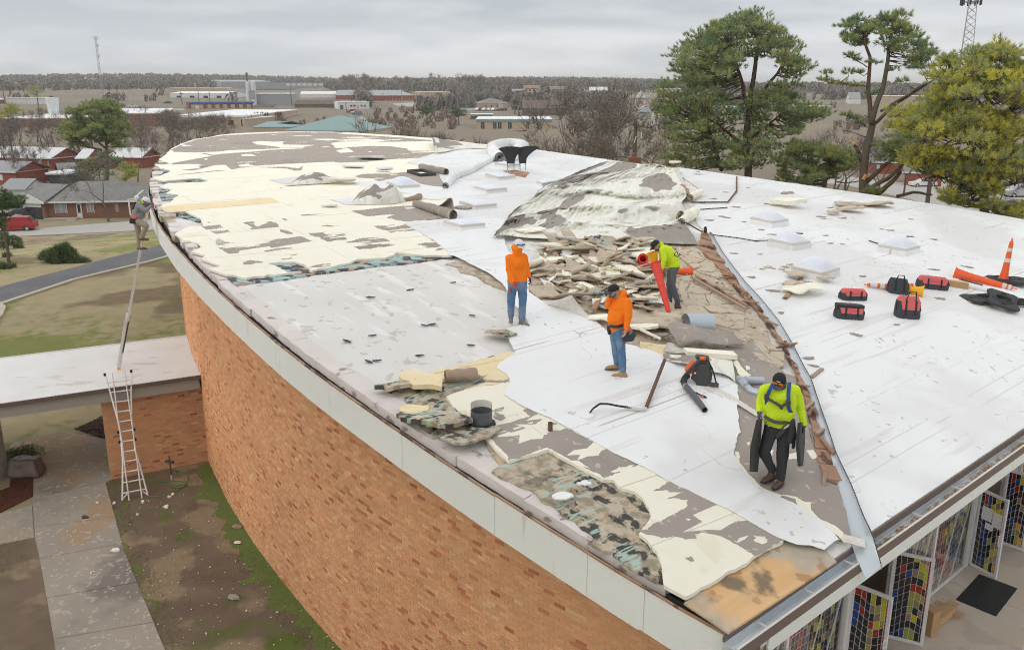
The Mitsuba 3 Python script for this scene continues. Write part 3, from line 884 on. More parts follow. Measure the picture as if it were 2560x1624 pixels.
for t0,t1,sd in ((2.9,5.2,31),(5.2,7.5,32),(9.5,11.7,33),(11.7,13.95,34),(15.95,18.2,35),(18.2,21,36)):
    key=numbered(church+'__window')
    fr,(o,x,y,L),b=panel_bars(fpt(t0),fpt(t1),.0,DH+.05,.045,.06)
    put(key,cat(*fr),'m_alu')
    stained(key,o,x,y,.05,L-.05,.05,DH,sd,1,.10)
    put(numbered(key+'__clear_pane'),(np.array([o+x*.05+[0,0,.05],o+x*(L-.05) +[0,0,.05],o+x*(L-.05) +[0,0,DH],o+x*.05+[0,0,DH]]),np.array([[0,1,2],[0,2,3]])),'m_glass')
    for c in (.30,.62):
        put(numbered(key+'__brace'),cone(o+x*(L*c) +[0,0,.05] +y*.03,o+x*min(L-.05,L*c+.75) +[0,0,DH] +y*.03,.018,n=4),'m_alu')
for t0,t1 in ((2.9,7.5),(7.5,9.5),(9.5,13.95),(13.95,15.95),(15.95,21)):
    key=numbered(church+'__transom')
    fr,(o,x,y,L),b=panel_bars(fpt(t0),fpt(t1),DH+.06,5.10,.05,.06)
    put(key,cat(*fr,*[cbox(o+x*L*q+[0,0,3.68],x*.02,y*.03,np.array([0,0,1.36]),.004) for q in ((.33,.66) if L>3 else (.5,))]),'m_alu')
    put(numbered(key+'__pane'),(np.array([o+x*.05+[0,0,DH+.1],o+x*(L-.05) +[0,0,DH+.1],o+x*(L-.05) +[0,0,5.05],o+x*.05+[0,0,5.05]]),np.array([[0,1,2],[0,2,3]])),'m_glassdark')
for t in (7.5,9.5,13.95,15.95):part(church,'door_jamb',bar(SG-.05,SG+.05,0,DH+.06,t-.05,t+.05),'m_alu')
part(church,'vestibule',cat(bar(SG+2.5,SG+2.55,0,4.8,2.9,24),bar(SG+.2,SG+2.5,.0,.02,2.9,24)),'m_patio')

# ------------------------------------------------------------------ covered walkway on the left
wk=thing('covered_walkway','flat white walkway canopy on a concrete beam and short brick wall','walkway')
cb0,cb1=at_z(278,1198.5,0),at_z(513,1152.7,0)
cd=(cb1-cb0) /np.linalg.norm(cb1-cb0)
CZ=3.12
f0,f1=at_z(0,1009,CZ),at_z(489,939,CZ)
b0,b1=at_z(0,895,CZ),at_z(443,842,CZ)
fd=(f1-f0) /np.linalg.norm(f1-f0)
wallpoly=Polygon(np.vstack([np.asarray(sub(wallL,0,40).coords),[[10,45],[10,15]]])).buffer(.012)
canp=poly([f0[:2] -fd[:2] *14,f1[:2] +fd[:2] *2.5,b1[:2] +fd[:2] *2.5,b0[:2] -fd[:2] *14]).difference(wallpoly)
canp=max(polys(canp),key=lambda q:q.area)
cz=lambda zz:(lambda x,y:np.asarray(x) *0+zz)
part(wk,'roof',drape(canp,CZ-.10,.10,2,cz(0.0)),'m_canopy')
part(wk,'beam',drape(canp.intersection(canp.buffer(-.06)),2.66,.34,2,cz(0.0)),'m_concrete')
edge=LineString([f0[:2] -fd[:2] *14,f1[:2] +fd[:2] *2.5]).difference(wallpoly)
edge=max(edge.geoms,key=lambda g:g.length) if edge.geom_type != 'LineString' else edge
part(wk,'brown_edge',strip(edge,cz(CZ-.12),cz(CZ+.008),.025),'m_brown')
part(wk,'edge_lip',tube(np.c_[np.asarray(edge.coords),[CZ+.01,CZ+.01]],.018,5),'m_canopy')
bedge=LineString([b0[:2] -fd[:2] *14,b1[:2] +fd[:2] *2.5]).difference(wallpoly)
bedge=max(bedge.geoms,key=lambda g:g.length) if bedge.geom_type != 'LineString' else bedge
part(wk,'edge_lip',tube(np.c_[np.asarray(bedge.coords),[CZ+.015,CZ+.015]],.025,5),'m_canopy')
fl=sub(wallL,0,40).offset_curve(-.0).intersection(canp.buffer(.3))
fl=max(fl.geoms,key=lambda g:g.length) if fl.geom_type != 'LineString' else fl
flo=LineString(np.asarray(fl.coords))
part(wk,'wall_flashing',strip(flo,cz(CZ),cz(CZ+.30),.02,1),'m_metal')
nb=np.array([-cd[1],cd[0]])
cl=LineString([cb0[:2],cb1[:2] +cd[:2] *.9])
brick_wall(cl,0.0,cl.length,cz(2.655),wk,44,260)
part(wk,'wall_core',prism(Polygon([cb0[:2],cb1[:2] +cd[:2] *.9,cb1[:2] +cd[:2] *.9+nb*.25,cb0[:2] +nb*.25]).buffer(-.004),-.1,2.655),'m_mortar')
pc=at_z(-6,1195,0)
cx,cy=pc[:2]
part(wk,'column',cat(cbox([cx-.10,cy+.05,1.33],[.28,-.04,0],[.03,.30,0],[0,0,1.34],.02)),'m_concrete')
# ------------------------------------------------------------------ roof layers
INSET=ROOF.buffer(-.10)
MEML=([(2107,1356),(2114,1379),(2066,1375)] +I((900,822),(800,815),(700,776),(500,662),(300,562),(0,420)) +Hh((2220,375),(2000,260),(1700,110),(1500,0)) +
        E((1400,1380),(1230,1310),(1090,1225),(1130,1130),(1110,1075),(1045,1040),(1070,990),(1170,930),(1140,880),(1110,830),(1075,780),(1160,755),(1262,745),(1200,640),(1170,620),(1110,500),(1080,460),(1000,400),(850,320),(720,260),(640,180),(560,140),(400,50)))
MEMM=N3((1730,795),(2215,748),(2345,715),(2330,640),(2300,500),(2120,520),(1950,500),(1760,440),(1600,420),(1320,385),(1120,318),(1400,300),(1540,300),(1700,265),(1930,330),(2080,360),(2250,372))
MEMU=B((690,1275),(640,1180),(520,1135),(430,1110),(560,1065),(640,1040),(830,1022),(1000,1020)) +[(1225,364),(1312,371),(1420,386),(1517,399)]
MEMR=N2((1280,60),(950,185),(800,258),(620,320),(490,400),(430,500),(330,560),(270,580),(150,690),(60,830),(0,880),(0,950)) +E((1000,155),(1090,150),(1120,240),(1200,290),(1265,300),(1262,430),(1262,520),(1330,570),(1400,605),(1500,640),(1640,680),(1720,715),(1790,790)) +       N4((830,1060),(1000,1170),(1200,1215),(1420,1280)) +N8((310,600),(500,700),(900,800),(1200,870),(1340,1010),(1335,1290)) +       F((395,1300),(400,1528)) +I((400,100),(370,200),(420,310),(540,430),(690,490),(800,550),(990,690),(1110,795))
MEMMAIN=rpoly(MEML+MEMM+MEMU+MEMR,.10).intersection(INSET)
MEMRIGHT=rpoly(P8((350,1095)) +F((200,130),(270,260),(330,350),(430,480),(530,590),(640,730),(740,900),(820,1060),(880,1150),(930,1300),(1010,1528)) +I((1060,220),(1170,450),(1240,640),(1280,768)),.02)
mr=Rxy(P8((350,1095)) +F((200,130),(270,260),(330,350),(430,480),(530,590),(640,730),(740,900),(820,1060),(880,1150),(930,1300),(1010,1528)) +I((1060,220),(1170,450),(1240,640),(1284,764)),.03)
edge_t=[tuple(C0+ED*t-EN*.012) for t in (4.2,31)]
edge_t[0] =mr[-1]
up=Rxy(N2((2330,780),(2280,640),(2350,380),(2150,240),(2100,130)),.03)
MEMRIGHT=poly(mr+edge_t+[tuple(C0+ED*31+EN*1.8),tuple(C0+ED*28.6+EN*5)] +[tuple(p) for p in rim[::-1][:6]] +up[::-1]).intersection(ROOF.buffer(-.02).union(Polygon([C0,C0+ED*31,C0+ED*31+EN,C0+EN])))

INS1=rpoly(N6((720,770),(800,790),(930,840),(1180,888),(1300,868),(1400,862),(1450,840),(1540,852),(1700,822),(1850,803),(1960,790),(2020,800),(2080,770),(2230,750),(2408,712)) +
             E((100,300),(280,290),(370,250),(500,268),(730,272),(770,235),(640,60),(480,0),(700,-60),(760,-200),(900,-200)) +B((690,1290),(820,1180),(1000,1100)) +[(1240,380)] +[(1225,364),(1139,353),(1079,346),(1000,340),(920,335),(840,330),(734,328),(630,332),(559,334)] +
             N5((820,62),(600,92),(500,130),(440,150),(330,205),(240,300),(180,330),(320,390),(220,400),(130,390),(200,440),(330,470),(180,540),(100,560),(300,620),(190,670),(330,700),(270,740),(420,760),(310,850),(180,905),(300,975),(500,960),(700,1060)) +
             N6((640,240),(500,225),(280,330),(400,410),(560,440),(640,500),(480,560),(680,600),(620,650),(860,730)),.08).intersection(INSET)
INS1=INS1.difference(rpoly(N6((1455,700),(1600,685),(1800,682),(1900,730),(1995,785),(1960,800),(1840,800),(1700,815),(1610,760)),.08)).difference(rpoly(N5((150,610),(400,580),(680,562),(790,603),(600,612),(330,625)),.08))
FIB1=rpoly(N6((700,775),(760,800),(860,900),(925,963),(1150,955),(1300,930),(1450,915),(1700,880),(2050,825),(2408,778)) +E((200,340),(430,320),(660,285),(740,290),(790,260),(300,100)) +N6((1900,500),(1000,500),(640,520),(600,640)),.04)
FIB1=FIB1.union(rpoly(N5((60,480),(110,400),(230,270),(330,210),(520,300),(520,480),(800,560),(820,620),(500,640),(480,760),(420,820),(500,880),(330,985),(520,960),(780,1080),(640,1075),(330,990),(170,940),(120,880),(70,790),(45,640)),.04)).intersection(ROOF.buffer(-.38))
INS2=poly(Rxy([(1117,992),(1134,1014),(1141,1031),(1177,1044),(1197,1066),(1212,1093),(1240,1125),(1256,1139),(1274,1154),(1369,1123),(1508,1201),(1534,1200),(1549,1218),(1588,1229),(1607,1247),(1622,1270),(1629,1291),(1597,1335),(1618,1352),(1640,1379),(1651,1412),(1662,1463),(1718,1493),(1889,1390),(1957,1348)],.09) +
            Rxy([(1960,1330),(1890,1290),(1700,1195),(1490,1085),(1330,1000),(1290,970),(1300,930),(1290,905),(1300,882),(1277,880),(1221,895),(1149,916),(1100,923),(1061,938),(1090,950),(1150,945),(1200,938),(1215,955),(1128,986)],.09))
FIB2=rpoly([(964,964),(990,956),(1048,938),(1150,925),(1240,940),(1400,1090),(1600,1200),(1700,1300),(1740,1470),(1662,1463)] +Hh((1900,930),(1830,870),(1680,790),(1690,750),(1560,650),(1420,560),(1330,500),(1310,450),(1180,410),(1010,315),(1060,280),(1050,240),(1000,160),(900,60),(760,40),(620,65)) +[(1005,1036),(1035,1030),(1031,1010),(996,978),(970,981)],.04)
FIB3=rpoly(E((695,325),(760,310),(850,330),(1000,400),(1085,462),(1105,500),(1060,490),(960,450),(900,400),(790,378),(775,345)),.04)
PLY=rpoly([(1710,1500),(1821,1575),(2092,1397),(2066,1372),(2000,1350),(1956,1346)],.06)
RUB=rpoly(N4((30,680),(-40,560),(-40,420),(60,250),(100,100),(250,0),(450,-30),(1000,20),(1300,60),(1800,40),(1880,0)) +[(1762,590),(1782,640),(1815,690),(1852,745),(1888,790),(1918,835),(1945,890),(1962,935)] +N8((1965,740),(1900,800),(1700,720),(1500,560),(1300,640),(1000,620),(600,640),(300,610),(0,500)) +N4((840,1080),(650,905),(520,840),(300,790),(60,700)),.0)
WALKG=rpoly([(1800,880),(1880,860),(1962,940)] +F((780,1110),(860,1400),(900,1528)) +I((870,20),(930,220),(985,400),(1080,430),(1140,600),(1150,760),(1110,800),(990,700),(800,560),(690,500),(540,440),(400,310),(360,200)) +[(1840,1100),(1835,1016),(1780,960),(1760,920)],.03)

for g,nm in ((FIB1,'m_tealtar'),(FIB2,'m_fiber'),(FIB3,'m_tealtar')):
    for i,q in enumerate(polys(rough(g,.07,.08,5,i if nm else 0))):part(church,'fiberboard',drape(q,0,.045,.16 if q.area<14 else .8,lift=lambda x,y:.05*(meshkit.fbm(np.c_[np.ravel(x) *7,np.ravel(y) *7,np.ravel(x) *0],3,2) -.6)),nm if q.area>3 or nm != 'm_tealtar' else 'm_dirt')

def boards(region,nm,off,th,W_,L_,ang,parent,seed,gap=.012,m='m_cream',amp=.04):
    """Insulation boards: the region cut along a running bond of boards, each board a part."""
    rs=np.random.default_rng(seed)
    c=region.centroid
    q=affinity.rotate(region,-ang,origin=(c.x,c.y))
    x0,y0,x1,y1=q.bounds
    inner=q.buffer(-.02)
    out=[]
    j=0
    y=y0-.3
    while y<y1:
        x=x0-L_*((j % 2) *.5+.1)
        while x<x1:
            b=sbox(x+gap/2,y+gap/2,x+L_-gap/2,y+W_-gap/2)
            h=b.intersection(q)
            for g in polys(h):
                if g.area<.02:continue
                whole=g.area>.985*b.area
                w=affinity.rotate(g,ang,origin=(c.x,c.y))
                dz=rs.uniform(-.004,.004)
                part(parent,nm,drape(w,off+dz,th,1.3),m)
            x += L_
        y += W_; j += 1

p0,p1=R(*N6((740,770))[0],.09),R(*N6((1460,690))[0],.09)
BANG=math.degrees(math.atan2(p1[1] -p0[1],p1[0] -p0[0]))
boards(rough(INS1,.05,.10,4,3),'insulation_board',.045,.055,1.22,2.44,BANG,church,4)
INS2Y=INS2.intersection(rpoly([(1000,920),(1300,850),(1320,960),(1270,953),(1235,962),(1205,965),(1100,985)],.09))
boards(rough(INS2.difference(INS2Y.buffer(.01)),.03,.08,5,5),'insulation_board',.045,.055,1.22,2.44,BANG,church,6)
boards(rough(INS2Y,.04,.08,5,6),'insulation_board',.045,.055,1.22,2.44,BANG,church,7,m='m_yellow')
YB=rpoly(N5((190,905),(500,870),(1100,830),(1520,790),(1640,845),(1000,905),(620,935),(500,955),(330,970)),.10)
part(church,'insulation_board',drape(rough(YB,.02,.2,3,9),.101,.006,1.2),'m_yellow',label='board with a fresh yellow torn face')
# what carries the white sheets
part(church,'insulation_board',drape(MEMMAIN.buffer(-.35).difference(INS1).difference(INS2),.0,.08,2.5),'m_cream')

# torn grey facer on the boards
HOLES=[]

def facer(pts,seed,amp=.06,holes=0,base=.101,flecks=0,region=None,minus=None):
    g=rpoly(pts,.10)
    g=rough(rough(g,amp,.08,4.5,seed),.028,.035,17,seed+3)
    rs=np.random.default_rng(seed)
    x0,y0,x1,y1=g.bounds
    ca=math.radians(BANG)
    hs=[]
    for i in range(holes):
        x,y=rs.uniform(x0,x1),rs.uniform(y0,y1)
        hs.append(blob(x,y,rs.uniform(.03,.16) *(1+(rs.random() <.15) *2),seed*100+i,rs.uniform(1,4.5),BANG+rs.uniform(-8,8),n=12,jag=.6))
    if hs:g=g.difference(unary_union(hs))
    if minus is not None:g=g.difference(minus)
    if region is not None:g=g.intersection(region)
    for q in polys(g):
        if q.area>.004:part(church,'facer',drape(q,base,.004,1.2),'m_facer')
    return g

BACKHOLES=unary_union([rough(rpoly(q,.1),.08,.1,3,i) for i,q in enumerate([
    N5((1290,122),(1420,108),(1560,118),(1700,113),(1660,135),(1680,152),(2070,158),(1900,185),(1650,192),(1560,172),(1370,155)),
    N5((750,262),(1000,222),(1300,212),(1500,205),(1600,210),(1300,238),(960,262),(830,277)),
    N5((1140,278),(1230,265),(1300,268),(1360,290),(1200,292)),N5((2000,86),(2250,82),(2408,92),(2200,106)),
    N5((2290,150),(2408,122),(2480,160),(2440,195),(2290,192)),N5((1640,195),(1880,190),(1700,208)),
    N5((700,320),(770,318),(745,342)),N5((2120,172),(2280,172),(2180,184)),N5((440,150),(590,165),(460,178)),
    P3((-60,900),(0,880),(280,868),(690,878),(1215,868),(1245,990),(920,990),(900,962),(700,935),(340,928),(60,935),(0,950)),
    P3((60,845),(350,838),(600,850),(420,866),(120,862)),P3((130,815),(340,812),(370,822),(150,828)),P3((930,1005),(1240,992),(1238,1008),(960,1016)),
    P3((0,985),(150,955),(230,1005),(60,1018)),P3((400,995),(470,998),(430,1008)),P3((120,1060),(350,1048),(200,1068))])])
facer(N5((330,215),(440,158),(620,94),(960,42),(1400,20),(1800,3),(2408,10)) +P3((0,772),(400,797),(800,822),(1195,858),(1245,1020),(1100,1080),(680,1092),(320,1132),(0,1137)) +
      N5((2280,358),(1980,372),(1700,385),(1350,408),(1240,380),(1130,400),(1180,430),(1050,450),(980,395),(860,400),(700,440),(640,405),(740,390),(560,385),(330,392),(340,375),(660,318),(830,288),(640,248),(380,242)),40,.09,55,minus=BACKHOLES)
facer(N5((1000,405),(1200,420),(1340,415),(1100,440),(1050,450)),41)
facer(N5((380,518),(640,490),(900,462),(1000,462),(700,492),(480,515)),42,.05)
facer(N5((470,458),(640,440),(710,448),(560,462)),43,.04)
facer(N5((1380,425),(1700,420),(1860,440),(1910,415),(1890,462),(1820,468),(1720,440)),44,.05)
for i,pts in enumerate([N3((1120,650),(1600,600),(1990,575),(2330,690),(2340,720),(2200,740),(1750,775),(1540,728),(1640,690),(1560,690),(1320,712)),
                         N3((1170,240),(1260,215),(1540,205),(1790,190),(1830,215),(2000,230),(2190,200),(2250,360),(2180,385),(1960,335),(1850,285),(1640,262),(1450,300),(1350,262),(1200,255)),
                         N3((1380,825),(1735,797),(1840,850),(1560,880),(1500,878)),N3((1560,892),(1850,865),(1900,880),(1600,908)),
                         N3((1060,1020),(1230,975),(1370,955),(1540,985),(1640,1045),(1480,1085),(1410,1115),(1320,1095),(1220,1108)),
                         N3((1860,1030),(2130,1022),(2200,1060),(2030,1082)),N3((2060,1098),(2200,1088),(2240,1105),(2130,1118)),
                         N3((1410,178),(1560,180),(1600,195),(1480,203)),N3((2020,970),(2120,960),(2190,985),(2080,998)),
                         N6((625,235),(850,212),(900,260),(995,300),(810,325),(720,285)),N6((1140,185),(1280,170),(1290,215),(1320,238),(1480,168),(1550,180),(1592,215),(1580,240),(1250,275),(1215,262),(1270,245)),
                         N6((1620,135),(1670,130),(1720,165),(1900,200),(1735,215),(1770,198)),N6((1595,265),(1700,285),(1790,332),(1745,342),(1620,300)),
                         N6((830,500),(900,485),(1170,455),(1440,430),(1560,395),(1870,355),(2005,412),(1760,455),(1510,498),(1480,480),(1100,535),(1090,560),(965,577)),
                         N6((1945,320),(2100,310),(2270,285),(2380,310),(2440,350),(2440,395),(2300,405),(2200,423)),N6((1400,535),(1500,520),(1640,500),(1740,500),(1800,545),(1920,590),(1940,605),(1830,575),(1840,612),(1770,600),(1740,640),(1640,648),(1580,605)),
                         N6((1140,680),(1230,655),(1300,665),(1340,655),(1385,682),(1260,700),(1145,712)),N6((1975,740),(2100,710),(2235,695),(2230,730),(2000,750)),
                         N6((1478,815),(1545,800),(1560,820),(1490,828)),N6((2100,235),(2200,212),(2270,228),(2360,215),(2160,258)),N6((880,432),(1010,415),(1140,408),(1060,432),(900,442)),
                         N6((530,400),(620,388),(725,390),(560,408)),N6((1150,372),(1240,365),(1230,405),(1200,400)),N6((2180,555),(2230,558),(2220,570)),N6((550,510),(690,500),(640,512),(560,520)),
                         N6((1855,85),(1950,80),(2150,75),(1980,95),(1880,100)),N6((975,35),(1060,35),(1030,50)),N6((1040,58),(1080,58),(1060,68)),N6((2150,160),(2260,148),(2265,160),(2150,168)),
                         N6((2280,150),(2408,138),(2480,128),(2400,148),(2290,158)),N6((680,160),(730,158),(775,185),(700,188)),N5((2020,680),(2100,682),(2040,688)),N6((1190,722),(1250,728),(1235,742)),
                         N5((1280,712),(1345,712),(1360,705),(1350,722)),N5((1300,762),(1365,758),(1350,770)),N5((1610,665),(1650,668),(1672,688)),N6((870,615),(900,618),(885,628)),N6((1080,708),(1105,714),(1090,720))]):
    facer(pts,60+i,.035 if i>8 else .05,10 if i in (0,1,4,13,14,15) else 2)
# front boards: big torn patches near the corner
H2=[Hh((1045,70),(1120,40),(1140,45),(1250,15),(1330,20),(1320,45),(1150,72),(1060,78)),Hh((1540,240),(1600,238),(1640,270),(1680,290),(1600,275)),N7((1580,880),(1660,855),(1700,870),(1600,895)),N7((1750,815),(1815,800),(1820,820),(1770,832)),N7((1380,940),(1500,900),(1530,905),(1400,950))]
facer(N7((1240,912),(1330,862),(1560,802),(1790,745),(1695,662),(1755,655),(1900,735)) +Hh((1700,110),(2010,260),(1780,357),(1385,150),(1130,237),(1112,190),(1050,130),(1010,90)),110,.03,14,minus=unary_union([rough(rpoly(q,.1),.03,.05,6,5) for q in H2]))
facer(Hh((2225,378),(2347,440),(2440,490),(2347,505),(2250,492),(2050,490)),111,.03,2)
facer(Hh((2020,722),(2347,550),(2347,480)) +I((0,418),(300,560),(500,660),(705,775),(515,885),(320,775),(260,745),(160,725),(90,730),(110,765),(40,765),(0,760)) +Hh((2300,760),(2290,782),(2060,742)),112,.025,6,
      minus=unary_union([rough(rpoly(q,.1),.03,.05,6,6) for q in [I((0,500),(60,495),(20,540),(-60,560)),I((150,585),(275,560),(230,590),(160,600)),I((370,795),(400,760),(475,745),(430,780)),I((545,785),(605,760),(570,792)),I((135,690),(225,672),(170,705)),I((330,605),(370,598),(350,612)),I((30,630),(75,632),(60,650)),I((335,660),(375,658),(355,668))]]))
facer(I((35,895),(80,893),(95,912),(75,920),(50,908)),113,.01)
facer(N7((895,490),(1060,440),(1240,380),(1215,405),(1000,490),(1060,522),(1180,508),(1100,552),(1325,545),(1180,570),(1090,610),(1000,560)),114,.02,2)
facer(N7((1340,690),(1400,650),(1470,625),(1480,640),(1440,680)),115,.015); facer(N7((1370,690),(1490,730),(1500,770),(1440,795),(1370,760)),116,.02)
facer(N7((1180,290),(1275,262),(1225,310),(1300,330),(1500,318),(1540,300),(1500,345),(1290,350)),117,.02)

part(church,'plywood',drape(PLY,.0,.03,1.0),'m_plywood',label='bare water stained plywood at the front corner')
part(church,'plywood',drape(PLY.intersection(PLY.buffer(-.02)).difference(rpoly([(1956,1340),(2010,1352),(2085,1388),(2060,1410),(1990,1350)],.06).buffer(.0)),.031,.02,1.0),'m_plywood') if False else None
part(church,'roof_nailer',bar(-.0,.10,ez-.12,ez-.005,.1,3.05),'m_rotwood')
part(church,'rubble_floor',drape(rough(RUB,.1,.2,3,77),.002,.03,.5,lift=lambda x,y:.03*(meshkit.fbm(np.c_[np.ravel(x) *3,np.ravel(y) *3,np.ravel(x) *0],3,5) -.4)),'m_dirt',label='broken tan concrete fill under the torn sheets')
wg=rough(WALKG,.03,.12,4,31)
part(church,'facer',drape(wg,.036,.05,1.0),'m_facer',label='grey walkway of facer at the feet of the foreground worker')
for i,q in enumerate([I((600,160),(640,168),(630,205),(605,195)),I((735,195),(800,175),(800,225),(740,230)),I((455,115),(480,112),(470,135)),I((860,170),(910,165),(945,215),(900,228)),F((445,1020),(470,1025),(480,1045),(455,1050)),I((370,170),(405,180),(410,250),(470,330),(560,420),(640,455),(690,470),(690,490),(560,440),(440,340),(385,230)),I((690,470),(800,485),(840,515),(895,520),(890,570),(960,640),(1050,675),(1120,730),(1120,800),(1070,745),(960,670),(860,600),(800,545),(790,500))]):
    part(church,'torn_scrap',drape(rough(rpoly(q,.09),.02,.05,8,i),.088,.006,.5),'m_cream')

# white membrane, in sheets with lapped seams
MANGD=math.degrees(MANG)

def sheets(region,ang,wid,off,parent,seed,lift=None,cell=1.6):
    c=region.centroid
    q=affinity.rotate(region,-ang,origin=(c.x,c.y))
    x0,y0,x1,y1=q.bounds
    y,j=y0-.8,0
    while y<y1:
        for g in polys(q.intersection(sbox(x0-1,y,x1+1,y+wid+.06))):
            if g.area>.02:part(parent,'membrane',drape(affinity.rotate(g,ang,origin=(c.x,c.y)),off+(j % 2) *.005,.005,cell,lift=lift),'m_membrane')
        y += wid; j += 1

def wrinkle(x,y):
    q=np.c_[np.ravel(x),np.ravel(y),np.ravel(x) *0]
    return .016*(meshkit.fbm(q*1.1,3,3) -.5) +.03*np.maximum(0,meshkit.fbm(q*[.5,1.6,1],3,8) -.62)

sheets(rough(rough(MEMMAIN,.05,.15,2.5,22),.02,.06,11,5),MANGD,3.05,.107,church,1,wrinkle,.6)
sheets(MEMRIGHT,MANGD,3.05,.020,church,2,lambda x,y:.012*(meshkit.fbm(np.c_[np.ravel(x) *.9,np.ravel(y) *.9,np.ravel(x) *0],3,3) -.5),.9)
part(church,'insulation_board',drape(MEMRIGHT.buffer(-.05),.0,.012,3),'m_cream')

# rotten nailer strip along the flashing, then the bent metal flashing itself
WL=P8((262,1060)) +F((130,230),(210,310),(290,400),(380,500),(450,580),(540,670),(600,760),(680,870),(730,960),(790,1090),(850,1250),(890,1400),(910,1528)) +I((930,220),(985,400))
FL=P8((350,1100)) +F((192,140),(262,265),(322,360),(418,490),(515,600),(622,740),(722,905),(800,1065),(850,1150),(905,1300),(965,1528)) +I((1010,180),(1105,415))
wl,flp=LineString(Rxy(WL,.05)),LineString(Rxy(FL,.05))
for i in range(30):
    a,b=i/30,(i+1) /30-.004
    q=[wl.interpolate(a+(b-a) *t,True).coords[0] for t in (0,.5,1)] +[flp.interpolate(a+(b-a) *t,True).coords[0] for t in (1,.5,0)]
    h=rs.uniform(0,.05)
    part(church,'roof_nailer',drape(rough(poly(q),.03,.06,6,i),.01+h,.07,.4),'m_rotwood')
for i in range(20):
    a=rs.uniform(.15,1)
    p=np.array(wl.interpolate(a,True).coords[0]) *(1-(w := rs.uniform(-.1,1))) +np.array(flp.interpolate(a,True).coords[0]) *w
    ang=rs.uniform(-.5,.5) +math.atan2(*(np.array(wl.interpolate(min(1,a+.02),True).coords[0]) -np.array(wl.interpolate(a-.02,True).coords[0]))[::-1]) +(1.2 if i % 4 == 0 else 0)
    L_=rs.uniform(.08,.28)
    part(church,'wood_splinter',cbox([p[0],p[1],float(roofz(*p)) +.12+rs.uniform(0,.05)],[L_*math.cos(ang),L_*math.sin(ang),rs.uniform(-.06,.06)],[-.03*math.sin(ang),.03*math.cos(ang),0],[0,0,.018],.004),'m_rotwood' if i % 3 else 'm_tanroll')

def ribbon(rows,mat_,parent,name,smooth=True,label=None,uv=False):
    """A sheet through rows of points (each row the same length)."""
    g=np.array(rows,float)
    n,m=g.shape[:2]
    i,j=np.meshgrid(np.arange(n-1),np.arange(m-1),indexing='ij')
    k=(i*m+j).ravel()
    f=np.vstack([np.stack([k,k+1,k+m+1],1),np.stack([k,k+m+1,k+m],1)])
    u=np.stack(np.meshgrid(np.linspace(0,1,n),np.linspace(0,1,m),indexing='ij'),-1).reshape(-1,2)
    if parent is None:return (g.reshape(-1,3),f),u
    return part(parent,name,(g.reshape(-1,3),f),mat_,smooth,label,**({'uv':u} if uv else {}))

FR=[R(*q,.10) for q in P8((352,1095)) +F((212,130),(285,260),(348,350),(450,480),(552,590),(664,730),(766,900),(846,1060),(892,1140),(940,1290),(1022,1528)) +I((1060,220),(1170,450),(1240,640))] +[np.r_[R(*I((1300,800))[0],.10)[:2],5.72],at_z(*I((1330,850))[0],5.62),at_z(*I((1366,985))[0],5.40)]
FLP=[R(*q,.07) for q in FL[:-1] +I((1080,430),(1135,600))] +[at_z(*I((1160,770))[0],5.64),at_z(*I((1190,880))[0],5.56),at_z(*I((1270,1050))[0],5.36)]
a=LineString([p for p in FR]); b=LineString([p for p in FLP])
rows=[]
for t in np.linspace(0,1,70):
    p,q=np.array(a.interpolate(t,True).coords[0]),np.array(b.interpolate(t,True).coords[0])
    w=.018*math.sin(t*60) *(t<.86) +.01*math.sin(t*23)
    rows.append([q+[0,0,.01],q*.7+p*.3+[0,0,.03+w],q*.35+p*.65+[0,0,.045-w],p*.93+q*.07+[0,0,.05],p+[0,0,.10],p+(p-q) *.06+[0,0,.085],p+(p-q) *.10+[0,0,-.01]])
ribbon(rows,'m_metal',church,'flashing',label='long bent pale metal flashing between the two roof halves')
part(church,'flashing_lip',tube([r[4] for r in rows],.009,4),'m_dark')
rows=[]
for t in np.linspace(0,1,10):
    p=np.array(W(2107,1335,1,(0,0))[0]) *(1-t) +np.array([2162,1350]) *t
    rows.append([R(p[0],p[1] -2,.17),R(p[0],p[1] +8,.19+.02*math.sin(t*6)),R(p[0] +2,p[1] +18,.16)])
ribbon(rows,'m_beigesheet',church,'flashing_strap')
# ------------------------------------------------------------------ loose things on the roof
from scipy.interpolate import RectBivariateSpline

def Rv(u,v,h):
    u,v,h=(np.asarray(q,float) for q in (u,v,h))
    x,y=(u-U0) /FPX,-(v-V0) /FPX
    d=np.stack([x,CP+y*SP,-SP+y*CP],-1)
    z=np.full(u.shape,7.0)
    for _ in range(60):
        X=d*((z-ZC) /d[...,2])[...,None]
        z=.5*z+.5*(roofz(X[...,0],X[...,1]) +h)
    X=d*((z-ZC) /d[...,2])[...,None]
    X[...,2] += ZC
    return X

